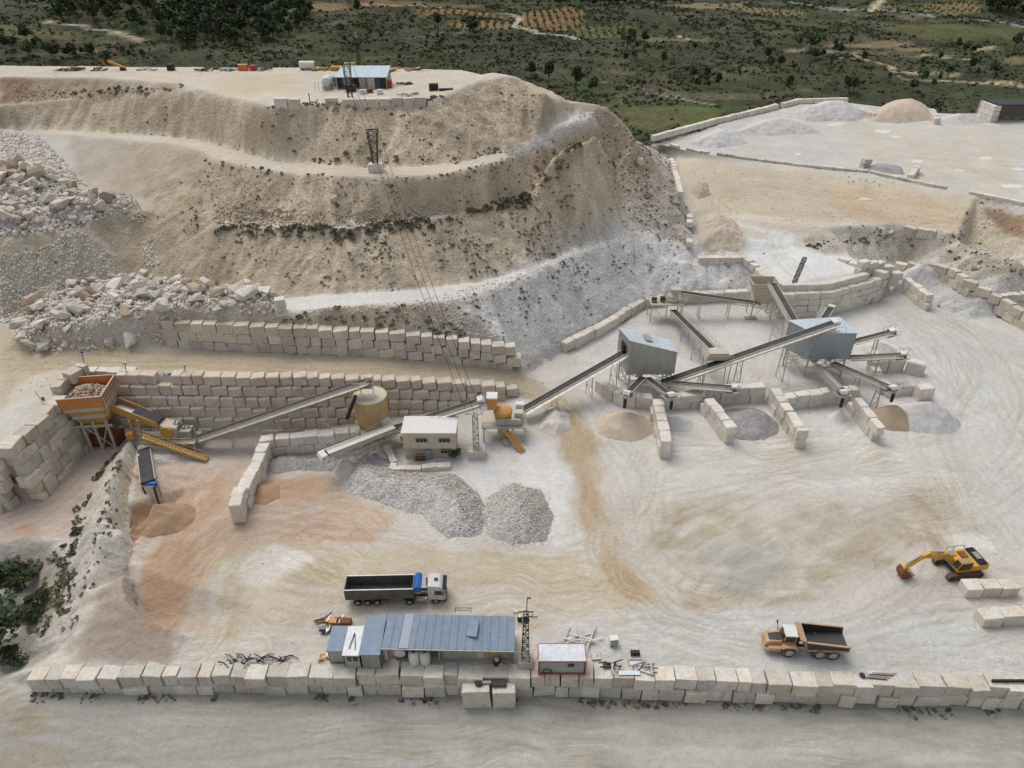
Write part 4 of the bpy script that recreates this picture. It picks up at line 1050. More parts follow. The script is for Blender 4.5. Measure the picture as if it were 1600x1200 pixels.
heap('round grey crushed stone heap at the right end of the long one', wpoly([(762, 778), (800, 756), (846, 768), (863, 808), (853, 846), (800, 854), (764, 840), (752, 806)]), 0.62, 2.8, S_crush, 4200, (0.14, 0.45), M_chip)
heap('grey gravel lying against the dusty wall under the long conveyor', wpoly([(408, 722), (440, 712), (520, 712), (600, 706), (615, 730), (545, 738), (470, 735), (415, 742)]), 0.5, 2.0, S_grey, 2500, (0.1, 0.35), M_chip2)
cone('small pale cone of dust beside the foot of the covered conveyor', 541, 740, 2.3, 2.0, 2.8, S_dust)
heap('pale dust bank against the covered conveyor', wpoly([(570, 712), (600, 700), (612, 720), (590, 730)]), 0.7, 2.2, S_dust)
heap('lumpy earth mound right of the cone crusher', wpoly([(842, 674), (846, 645), (868, 634), (890, 646), (893, 672), (868, 684)]), 0.8, 2.2, S_dust, rough=0.3)
cone('broad pink sand cone in the first bay', 976, 666, 5.6, 4.6, 3.0, S_pink)
cone('small grey heap in the second bay', 1056, 662, 3.0, 2.8, 1.6, S_lgrey)
cone('grey gravel heap filling the third bay', 1166, 662, 6.0, 5.2, 3.0, S_grey, stones=2500, ssize=(0.06, 0.2), smat=M_chip2)
cone('little white powder cone in the fourth bay', 1308, 654, 1.7, 1.6, 2.0, S_white)
cone('tan sand cone under the lower right conveyor', 1391, 657, 4.4, 3.8, 3.4, S_tan)
cone('wide pale grey heap right of the tan cone', 1443, 655, 6.6, 5.0, 3.6, S_lgrey)
cone('grey heap at the head of the far right bay', 1427, 440, 7.0, 5.0, 4.0, S_lgrey)
cone('low grey heap beside the upper side conveyor', 1373, 548, 4.0, 3.5, 2.0, S_lgrey)
heap('grey sand heap in the left corner of the upper yard', wpoly([(1075, 225), (1110, 205), (1150, 207), (1170, 224), (1120, 233)]), 0.5, 4.0, S_lgrey)
heap('ridge of grey sand on the upper yard in front of the parapet', wpoly([(1140, 210), (1185, 190), (1240, 192), (1285, 208), (1200, 212)]), 0.5, 4.5, S_lgrey)
heap('grey sand heap against the far corner of the upper yard', wpoly([(1225, 182), (1262, 168), (1325, 165), (1362, 182), (1340, 189), (1260, 190)]), 0.6, 5.5, S_lgrey)
heap('pink sand heap at the back of the upper yard', wpoly([(1350, 182), (1368, 173), (1445, 174), (1458, 188), (1400, 193), (1362, 190)]), 0.7, 5.0, S_pink)
heap('low grey heap left of the stone shed on the upper yard', wpoly([(1466, 190), (1480, 180), (1540, 183), (1545, 192), (1500, 195)]), 0.5, 3.2, S_lgrey)
heap('dark grey heap in the small bay at the near edge of the upper yard', wpoly([(1345, 266), (1362, 257), (1410, 262), (1413, 273), (1380, 272)]), 0.6, 1.8, S_grey)
heap('brown earth mound at the left end of the tan terrace', wpoly([(1078, 300), (1090, 285), (1106, 288), (1112, 305), (1090, 312)]), 0.6, 2.0, S_tan, rough=0.3)
heap('pinkish earth fan below the shoulder of the hill', wpoly([(1086, 350), (1115, 332), (1150, 348), (1166, 380), (1150, 394), (1095, 394)]), 0.35, 2.5, S_pink, rough=0.25)

# ------------------------------------------------------------------ leaves, shrubs and trees
def leafm(name, rgb, var=0.35, brown=(110, 100, 70)):
    g = NT(name); pos = g.n('NewGeometry').outputs['Position']
    a = g.noise(pos, 0.23, 2, 0.6); b = g.noise(pos, 1.9, 2, 0.6); r_ = g.n('ObjectInfo').outputs['Random']
    c = g.mix(g.ramp(a, 0.4, 0.68, 0, 0.65), tuple(lin(*rgb)) + (1,), tuple(lin(*brown)) + (1,))
    c = g.mix(1.0, c, g.grey(g.math('MULTIPLY', g.ramp(b, 0.3, 0.7, 1 - var, 1 + var), g.ramp(r_, 0, 1, 0.8, 1.2))), 'MULTIPLY')
    return g.fin(c, 0.8, 0, 0.15)
L_hill = leafm('hillside_shrub_leaves', (118, 116, 96), 0.3, (132, 122, 100)); L_scrub = leafm('valley_scrub_leaves', (74, 82, 56), 0.3, (88, 86, 66))
L_pine = leafm('pine_needles', (78, 90, 64), 0.3, (84, 90, 66)); L_tree = leafm('broad_leaves', (92, 102, 72), 0.3, (98, 100, 74)); L_orch = leafm('orchard_leaves', (88, 106, 58))
M_bark = plain('bark', (92, 78, 62), 0.9)

def leaf_cloud(centers, radii, per, size, flat=0.8, seed=1, hollow=0.35):
    """random small quads inside each shrub's volume"""
    rs = np.random.RandomState(seed); n = len(centers)
    d = rs.normal(size=(n, per, 3)); d /= np.linalg.norm(d, axis=2, keepdims=True)
    d *= (hollow + (1 - hollow) * rs.rand(n, per, 1) ** 0.5)
    d[..., 2] = np.abs(d[..., 2]) * flat
    P = centers[:, None, :] + d * radii[:, None, None]
    R = np.linalg.qr(rs.normal(size=(n * per, 3, 3)))[0].reshape(n, per, 3, 3)
    s = (size[:, None] * rs.uniform(0.6, 1.3, (n, per)))[..., None]
    u, v = R[..., 0] * s, R[..., 1] * s * 0.8
    Q = np.stack([P - u - v * 0.6, P + u * 0.7 - v, P + u + v * 0.7, P - u * 0.6 + v], 2).reshape(-1, 3)
    return Q, np.arange(len(Q)).reshape(-1, 4)

def shrubs(name, xy, r, mat, per=18, size=0.34, seed=1, flat=0.85):
    c = np.stack([xy[:, 0], xy[:, 1], hz(xy[:, 0], xy[:, 1]) - 0.05], 1)
    V, F = leaf_cloud(c, r, per, r * size, flat, seed)
    return stuff(tri_object(name, V, F, mat))

# scrub on the quarry faces
N = 42000
x = nrs.uniform(-125, 135, N); y = nrs.uniform(104, 235, N)
z = hz(x, y); dzy = (hz(x, y + 0.8) - hz(x, y - 0.8)) / 1.6; dzx = (hz(x + 0.8, y) - hz(x - 0.8, y)) / 1.6
slope = np.hypot(dzx, dzy)
cl = fbm(x / 7, y / 7, 4, 301) * 0.6 + fbm(x / 2.1, y / 2.1, 2, 311) * 0.4
px_ = x / (y * CP + (CAM_H - z) * SP); 
dens = np.clip((slope - 0.38) * 4, 0, 1) * np.clip((cl - 0.43) * 5, 0, 1)
face = (x > -70) & (z > 8) & (z < 44)
dens = dens * np.where(face, 1.0, 0.18) * np.where(z > 34, 0.28, 1.0) * np.where((x < -38) & (z < 24), 0.3, 1.0)
dens = dens * np.where((z > 15) & (z < 27) & (x > -30), 2.2, 1.0)
keep = nrs.rand(N) < dens * 1.0
xy = np.stack([x[keep], y[keep]], 1); r = 0.16 + 0.6 * nrs.beta(1.1, 4.0, len(xy))
shrubs('hillside_scrub', xy, r, L_hill, 15, 0.36, 2, 0.75)
def band(name, pix, n, rmin, rmax, mat=None, per=22, seed=5):
    pts = [hit(*p) for p in pix]; xy = []
    L = [(b - a).to_2d().length for a, b in zip(pts[:-1], pts[1:])]; T = sum(L)
    for _ in range(n):
        s = nrs.rand() * T
        for a, b, l in zip(pts[:-1], pts[1:], L):
            if s <= l: break
            s -= l
        p = a.lerp(b, min(s / l, 1)); xy.append((p.x + nrs.normal() * 0.6, p.y + nrs.normal() * 0.7))
    xy = np.array(xy); cl_ = fbm(xy[:, 0] / 3, xy[:, 1] / 3, 3, seed) > 0.42; xy = xy[cl_]
    return shrubs(name, xy, rmin + (rmax - rmin) * nrs.beta(1.2, 2.5, len(xy)), mat or L_hill, per, 0.36, seed, 0.8)
band('ledge_scrub', [(335, 353), (440, 360), (545, 362), (640, 352), (700, 341), (780, 322), (840, 303), (960, 260)], 420, 0.3, 1.25, seed=7)
band('bench_edge_scrub', [(345, 256), (440, 275), (600, 283), (700, 278), (800, 253), (930, 211)], 150, 0.2, 0.55, seed=8)
band('bench_toe_scrub', [(440, 250), (600, 260), (700, 255), (790, 234)], 60, 0.3, 0.8, seed=9)
band('plateau_edge_scrub', [(420, 169), (540, 164), (650, 161), (690, 152)], 90, 0.25, 0.8, seed=10)
band('terrace_scrub', [(80, 150), (160, 143), (280, 138)], 70, 0.3, 0.9, seed=11)
band('wall_top_scrub', [(440, 500), (600, 505), (680, 515), (760, 530)], 130, 0.25, 0.9, seed=12)
band('gully_scrub', [(188, 705), (160, 738), (136, 785), (122, 830), (112, 880), (104, 950)], 150, 0.25, 0.85, seed=13)
band('berm_scrub', [(190, 705), (172, 770), (160, 830), (140, 900), (118, 960), (105, 1000)], 90, 0.15, 0.6, seed=14)
band('corner_scrub', [(10, 880), (50, 880), (90, 910), (70, 980), (30, 960), (20, 900), (95, 880), (98, 990)], 190, 0.25, 0.9, seed=15)
band('bank_scrub', [(1260, 388), (1330, 380), (1420, 375), (1480, 392), (1560, 420), (1600, 440)], 60, 0.3, 0.9, seed=16)
M_weed = leafm('dry_weeds', (112, 106, 86), 0.35, (126, 114, 92))
xy = []
for a, b, z0 in zip(FRONT[:-1], FRONT[1:], FRZ):
    for _ in range(int((b - a).length * 7)):
        p = a.lerp(b, nrs.rand()); xy.append((p.x, p.y - 0.15 - abs(nrs.normal()) * 0.5))
xy = np.array(xy); xy = xy[fbm(xy[:, 0] / 4, xy[:, 1] * 0, 3, 77) > 0.46]
shrubs('wall_foot_weeds', xy, 0.12 + 0.4 * nrs.beta(1.2, 3, len(xy)), M_weed, 14, 0.35, 21, 0.6)

def tree_mesh(seed, h, cr, nleaf, leaf, pine=False):
    rr = random.Random(seed); T = MB()
    pts = [Vector((0, 0, -0.4))]
    for k in range(1, 5): pts.append(Vector((rr.uniform(-1, 1) * 0.05 * h * k / 4, rr.uniform(-1, 1) * 0.05 * h * k / 4, h * 0.75 * k / 4)))
    r0 = h * 0.035
    for k in range(4): T.tube(pts[k], pts[k + 1], r0 * (1 - k * 0.2), r0 * (1 - (k + 1) * 0.2), 6, False)
    lobes = []
    for k in range(9 if not pine else 11):
        t = rr.uniform(0.35, 1.0); a = rr.uniform(0, 6.28)
        rad = cr * (0.75 if not pine else 0.9 * (1.15 - t)) * rr.uniform(0.45, 1.0)
        e = Vector((math.cos(a) * rad, math.sin(a) * rad, h * (0.35 + 0.58 * t) * rr.uniform(0.9, 1.08)))
        st = pts[min(4, 1 + int(t * 3))]
        T.tube(st, e, r0 * 0.35, r0 * 0.1, 4, False)
        lobes.append((e, cr * rr.uniform(0.32, 0.6)))
    lobes.append((Vector((0, 0, h * 0.86)), cr * 0.5))
    rs = np.random.RandomState(seed); per = nleaf // len(lobes)
    c = np.array([tuple(l[0]) for l in lobes]); r_ = np.array([l[1] for l in lobes])
    d = rs.normal(size=(len(lobes), per, 3)); d /= np.linalg.norm(d, axis=2, keepdims=True); d *= rs.rand(len(lobes), per, 1) ** 0.4; d[..., 2] *= 0.75
    P = (c[:, None] + d * r_[:, None, None]).reshape(-1, 3)
    R = np.linalg.qr(rs.normal(size=(len(P), 3, 3)))[0]; s = leaf * rs.uniform(0.6, 1.3, (len(P), 1))
    u, v = R[:, :, 0] * s, R[:, :, 1] * s * 0.8
    Q = np.stack([P - u - v * 0.6, P + u * 0.7 - v, P + u + v * 0.7, P - u * 0.6 + v], 1).reshape(-1, 3)
    me = bpy.data.meshes.new('crown'); me.from_pydata(Q.tolist(), [], np.arange(len(Q)).reshape(-1, 4).tolist())
    tm = bpy.data.meshes.new('trunk'); tm.from_pydata(T.v, [], T.f); tm.materials.append(M_bark)
    return tm, me
TREES = []
for k in range(6):
    tm, cm = tree_mesh(50 + k, 8.0, 3.6 if k < 3 else 3.0, 330, 0.62, k >= 3); cm.materials.append(L_tree if k < 2 else L_pine); TREES.append((tm, cm))
def tree(name, label, p, s, k, group=None):
    r_ = thing(name, label, 'tree', p, rnd.uniform(0, 6.28), group); r_.scale = (s * rnd.uniform(0.9, 1.15), s * rnd.uniform(0.9, 1.15), s)
    link('trunk', TREES[k][0], r_); link('crown', TREES[k][1], r_)
    return r_
NEAR = []
for k in range(2):
    tm, cm = tree_mesh(80 + k, 6.5, 3.4, 1500, 0.24); cm.materials.append(L_pine); NEAR.append((tm, cm))
for k, (px, py, s, lab) in enumerate([(22, 1012, 1.25, 'dark green bushy tree at the bottom left edge'), (6, 945, 1.0, 'dark shrubby tree at the left edge above the bushy one')]):
    p = hit(px, py); r_ = thing('bushy_tree', lab, 'tree', (p.x - 1.5, p.y, gz(p.x - 1.5, p.y)), k); r_.scale = (s, s, s * 0.8)
    link('trunk', NEAR[k][0], r_); link('crown', NEAR[k][1], r_)
for k, (px, py, s) in enumerate([(12, 905, 0.55), (40, 918, 0.5), (52, 965, 0.5), (30, 1035, 0.5), (66, 940, 0.4)]):
    p = hit(px, py); r_ = thing('green_bush', ['dark bush at the left edge just below the ramp', 'dark bush second from the left edge below the ramp', 'dark bush on the slope right of the bushy trees', 'dark bush below the bushy tree near the end of the front wall', 'small dark bush furthest right in the left corner hollow'][k], 'bush', p, k); r_.scale = (s * 1.3, s * 1.1, s * 0.7); link('stem', NEAR[k % 2][0], r_); link('foliage', NEAR[k % 2][1], r_)
for (px, py, s, lab) in [(710, 716, 0.36, 'small green bush at the right corner of the control cabin'), (632, 690, 0.22, 'tiny green bush at the left corner of the control cabin'), (543, 143, 0.3, 'green bush left of the plateau workshop')]:
    p = hit(px, py); r_ = thing('green_bush', lab, 'bush', p, 0.3); r_.scale = (s, s, s * 0.75)
    link('stem', NEAR[0][0], r_); link('foliage', NEAR[0][1], r_)
p = hit(18, 768); r_ = thing('green_bush', 'dark green bush at the foot of the stepped blocks on the left edge', 'bush', p, 0.3); r_.scale = (0.55, 0.3, 0.3); link('stem', NEAR[0][0], r_); link('foliage', NEAR[0][1], r_)

# ------------------------------------------------------------------ the valley beyond
KEEP = (X, Y, GX, GYs, COL)
GX = np.arange(-960, 1100.1, 3.4)
ys = [326.0]
while ys[-1] < 2000: ys.append(ys[-1] + 2.2 + 0.011 * (ys[-1] - 326))
GYs = np.array(ys); X, Y = np.meshgrid(GX, GYs); ZV = zvalley(X, Y); COL = np.zeros(X.shape + (3,))
nb = fbm(X / 45, Y / 70, 4, 401); ns = fbm(X / 9, Y / 16, 3, 411)
COL[:] = lin(70, 73, 56)
setc(np.clip((nb - 0.45) * 5, 0, 1) * 0.8, lin(82, 80, 66)); setc(np.clip((fbm(X / 30, Y / 45, 4, 421) - 0.55) * 6, 0, 1) * 0.8, lin(66, 76, 48))
tl = np.abs(np.sin(ZV * 2.1)) ** 14
setc(tl * np.clip((fbm(X / 50, Y / 50, 3, 431) - 0.48) * 8, 0, 1) * 0.45, lin(136, 126, 104))
COL *= (0.7 + 0.6 * ns[..., None])
def stroke(pix, w, c, op=1.0):
    pts = [hit(*p) for p in pix]; best = np.full(X.shape, 1e9)
    for a, b in zip(pts[:-1], pts[1:]):
        dx, dy = b.x - a.x, b.y - a.y
        t = np.clip(((X - a.x) * dx + (Y - a.y) * dy) / (dx * dx + dy * dy + 1e-9), 0, 1)
        best = np.minimum(best, np.hypot(X - a.x - t * dx, Y - a.y - t * dy))
    setc(np.clip(1.4 - best / w, 0, 1) * op, c)
FIELDS = [([(484, 8), (500, 3), (540, 6), (548, 15), (490, 18)], (196, 158, 122)), ([(540, 2), (700, 6), (760, 10), (740, 13), (600, 11)], (150, 96, 66)), ([(650, 16), (760, 20), (800, 28), (655, 26)], (178, 128, 92)), ([(700, 36), (800, 33), (800, 46), (712, 46)], (176, 124, 88)),
          ([(815, 20), (880, 12), (915, 18), (905, 46), (850, 50), (815, 40)], (178, 124, 86)), ([(895, 40), (1000, 38), (980, 60), (900, 56)], (110, 118, 66)), ([(1020, 8), (1160, 5), (1165, 18), (1090, 14)], (176, 160, 128)), ([(1090, 6), (1260, 16), (1260, 28), (1210, 24)], (166, 148, 116)),
          ([(1370, 8), (1530, 0), (1535, 20), (1500, 24), (1400, 16)], (176, 146, 104)), ([(1285, 70), (1400, 66), (1430, 68), (1390, 76), (1300, 74)], (196, 168, 132)), ([(1395, 76), (1450, 74), (1450, 80), (1400, 81)], (186, 154, 116)), ([(1565, 92), (1600, 88), (1600, 100), (1570, 100)], (186, 156, 118)),
          ([(0, 38), (60, 44), (130, 52), (120, 66), (0, 62)], (120, 118, 84)), ([(1060, 165), (1130, 172), (1110, 195), (1060, 200)], (92, 116, 52)), ([(960, 170), (1060, 165), (1040, 205), (990, 200)], (98, 102, 62)), ([(1380, 45), (1600, 42), (1600, 62), (1450, 62)], (88, 100, 56)), ([(1000, 60), (1120, 60), (1110, 64), (1010, 66)], (150, 140, 108))]
for fp, fc in FIELDS: zone(fp, lin(*[0.4 * v + 0.6 * u for v, u in zip(fc, (98, 92, 72))]), 0.9, 3, 1, 3)
for sp_, w_, c_ in [([(70, 32), (130, 44), (190, 54), (225, 68)], 2.2, (176, 166, 146)), ([(800, 22), (812, 28), (804, 42), (840, 52), (905, 62)], 3.0, (186, 178, 160)), ([(560, 8), (700, 12), (800, 22)], 2.5, (160, 150, 126)), ([(1360, 18), (1378, 0)], 4, (186, 172, 140)), ([(1235, 4), (1330, 14), (1450, 26), (1600, 42)], 4.0, (142, 146, 144)),
                  ([(1390, 102), (1396, 112), (1450, 114), (1495, 117)], 1.6, (178, 164, 134)), ([(1405, 119), (1480, 126), (1600, 136)], 1.8, (182, 168, 138)), ([(1440, 86), (1520, 93)], 1.8, (170, 158, 130)), ([(1520, 78), (1555, 72)], 1.8, (176, 166, 138)), ([(1225, 80), (1330, 82), (1345, 91)], 1.5, (160, 150, 124)), ([(1300, 90), (1350, 93), (1400, 106)], 1.4, (160, 150, 124)),
                  ([(640, 60), (700, 48), (730, 50)], 1.4, (140, 130, 108)), ([(420, 50), (450, 25), (455, 15)], 1.5, (140, 134, 114)), ([(1020, 58), (1060, 56), (1075, 62)], 1.4, (176, 166, 140)), ([(940, 128), (1030, 150), (1120, 165)], 1.0, (150, 142, 124))]:
    stroke(sp_, w_, lin(*c_))
def valley_material():
    g = NT('valley_soil'); at = g.n('Attribute', {'attribute_name': 'soil'}); pos = g.n('NewGeometry').outputs['Position']
    a = g.noise(pos, 0.35, 3, 0.7); b = g.noise(pos, 0.05, 3, 0.6)
    c = g.mix(1.0, at.outputs['Color'], g.grey(g.math('MULTIPLY', g.ramp(a, 0.3, 0.7, 0.6, 1.4), g.ramp(b, 0.3, 0.7, 0.8, 1.2))), 'MULTIPLY')
    return g.fin(c, 0.95, 0, 0.05)
M_valley = valley_material()
vfix = np.where(Y < 334, ZV - 0.6, ZV)
valley = grid_mesh('valley_ground', X, Y, vfix, COL); valley.data.materials.append(M_valley); valley['kind'] = 'structure'
fieldpolys = [[hit(*p) for p in fp] for fp, _ in FIELDS]
# scrub over the valley, as one mass; the trees one by one
N = 160000
x = nrs.uniform(-560, 640, N); y = 235 + 900 * nrs.rand(N) ** 1.4
ok = np.abs(x) < (y * CP + 75 * SP) * 0.80
x, y = x[ok], y[ok]
z = hz(x, y); q = (z < 8) | (y > 345)
uyp = [G(*p) for p in UY] + [G(*p) for p in UYB[::-1]]
q &= ~in_world(uyp, x, y)
q &= ~((y < 262) & (x < 48)); q &= ~((y < 300) & (x > 42) & (z > 3))
cl = fbm(x / 26, y / 38, 4, 501) * 0.65 + fbm(x / 6, y / 6, 2, 511) * 0.35
q &= nrs.rand(len(x)) < np.clip((cl - 0.36) * 4, 0.05, 1)
for fp in fieldpolys: q &= ~in_world(fp, x, y)
jx = np.clip(np.searchsorted(GX, x), 0, len(GX) - 1); jy = np.clip(np.searchsorted(GYs, y), 0, len(GYs) - 1)
road_ = COL[jy, jx].max(-1) > 0.27
q &= ~((y > 330) & road_)
x, y = x[q][:34000], y[q][:34000]
r = 0.45 + 1.6 * nrs.beta(1.2, 3.8, len(x)); r *= 1 + np.clip((y - 350) / 900, 0, 0.6)
shrubs('valley_scrub', np.stack([x, y], 1), r, L_scrub, 8, 0.46, 31, 0.8)
def orchard(pix, dx, dy, seed):
    pts = [hit(*p) for p in pix]; xs = [p.x for p in pts]; yy = [p.y for p in pts]; out = []
    yv = min(yy)
    while yv < max(yy):
        xv = min(xs)
        while xv < max(xs):
            out.append((xv + rnd.gauss(0, 0.4), yv + rnd.gauss(0, 0.4))); xv += dx
        yv += dy
    a = np.array(out); return a[in_world(pts, a[:, 0], a[:, 1])]
oo = [orchard(FIELDS[k][0], 6.5, 9, k) for k in (2, 3, 4, 5, 7, 8, 12) if True]
oo = np.concatenate([o for o in oo if len(o)]); oo = oo[:2500]
shrubs('orchard_rows', oo, np.full(len(oo), 1.5) * nrs.uniform(0.7, 1.3, len(oo)), L_orch, 12, 0.42, 41, 1.2)
nt = 0
def far_tree(px, py, s, k, lab, grp=None):
    p = hit(px, py); tree('dark_tree' if k >= 2 else 'leafy_tree', lab, p, s, k, grp)
for (px, py, s, k, lab) in [(857, 134, 1.55, 3, 'tall dark tree just behind the right shoulder of the hill'), (830, 122, 1.1, 2, 'rounded dark tree left of the tall one behind the hill'), (900, 142, 1.5, 4, 'broad dark tree right of the tall one behind the hill'), (925, 148, 1.0, 1, 'small lighter tree nearest the quarry road end'),
                            (980, 78, 1.6, 2, 'large dark tree in the middle of the valley'), (1005, 72, 1.2, 4, 'dark tree right of the large one in the middle of the valley'), (685, 52, 1.5, 3, 'dark round tree below the left end of the orange field'), (735, 58, 1.7, 2, 'dark round tree below the orange field'),
                            (85, 98, 1.2, 1, 'green tree just behind the plateau edge on the left'), (45, 72, 1.3, 2, 'dark tree in the terraced field on the left'), (1583, 82, 1.5, 3, 'lone dark tree near the right edge of the valley'), (1265, 82, 1.5, 2, 'dark tree clump above the far end of the upper yard'), (1325, 148, 1.0, 2, 'dark tree behind the far corner of the upper yard'), (1180, 82, 1.2, 3, 'dark tree at the valley bottom left of the upper yard'), (560, 24, 1.3, 4, 'dark tree right of the pale field at the top')]:
    far_tree(px, py, s, k, lab)
def wood(poly, n, smin, smax, lab, grp, lean=3):
    for (xx, yy_) in sample(poly, n):
        tree('woodland_tree', lab, (xx, yy_, gz(xx, yy_)), rnd.uniform(smin, smax), rnd.choice((2, 3, 4, 5)), grp)
wood([(60, 4), (330, 4), (480, 12), (490, 44), (400, 74), (300, 78), (230, 52), (100, 40)], 230, 0.8, 1.7, 'dark pine in the wood on the hillside at the top left', 'pines on the top left hillside')
wood([(1535, 4), (1600, 2), (1600, 30), (1545, 24)], 28, 1.2, 2.0, 'dark pine in the wood at the top right corner', 'pines in the top right corner')
wood([(820, 5), (1010, 4), (1080, 8), (960, 14)], 26, 0.8, 1.4, 'dark tree in the belt along the top of the picture', 'trees along the top')
wood([(1000, 75), (1580, 70), (1580, 140), (1300, 158), (1120, 150), (960, 110)], 46, 0.5, 1.1, 'scattered dark tree on the valley floor behind the upper yard', 'scattered valley trees')
wood([(0, 70), (120, 78), (240, 85), (230, 95), (60, 96), (0, 90)], 16, 0.6, 1.1, 'green tree below the terraced field on the left', 'trees below the left terraces')
wood([(520, 50), (800, 60), (820, 100), (640, 100), (520, 80)], 16, 0.4, 0.8, 'small dark tree on the grey slope behind the plateau', 'small trees behind the plateau')
X, Y, GX, GYs, COL = KEEP
# plain country left, right and in front of the picture
def skirt(x0, x1, y0, y1, n, m):
    XX, YY = np.meshgrid(np.linspace(x0, x1, n), np.linspace(y0, y1, m))
    cx_ = np.clip(XX, -211, 251); cy_ = np.clip(YY, 33.5, 335)
    e = hz(cx_.ravel(), cy_.ravel()).reshape(XX.shape); d = np.hypot(XX - cx_, YY - cy_)
    t = np.clip(d / 150, 0, 1); ZZ = e * (1 - t) + (e * 0.5 + 2 + (fbm(XX / 60, YY / 60, 3, 9) - 0.5) * 10) * t - 0.25
    return XX, YY, ZZ
for k, (a, b, c_, d_) in enumerate([(-900, -211.5, -250, 336), (251, 900, -250, 336), (-211.5, 251, -250, 33.4)]):
    XX, YY, ZZ = skirt(a, b, c_, d_, 80, 80)
    cc = np.ones(XX.shape + (3,)) * (lin(110, 108, 80) if k < 2 else lin(182, 174, 160)); 
    o = grid_mesh('outer_ground', XX, YY, ZZ, cc); o.data.materials.append(M_valley); o['kind'] = 'structure'

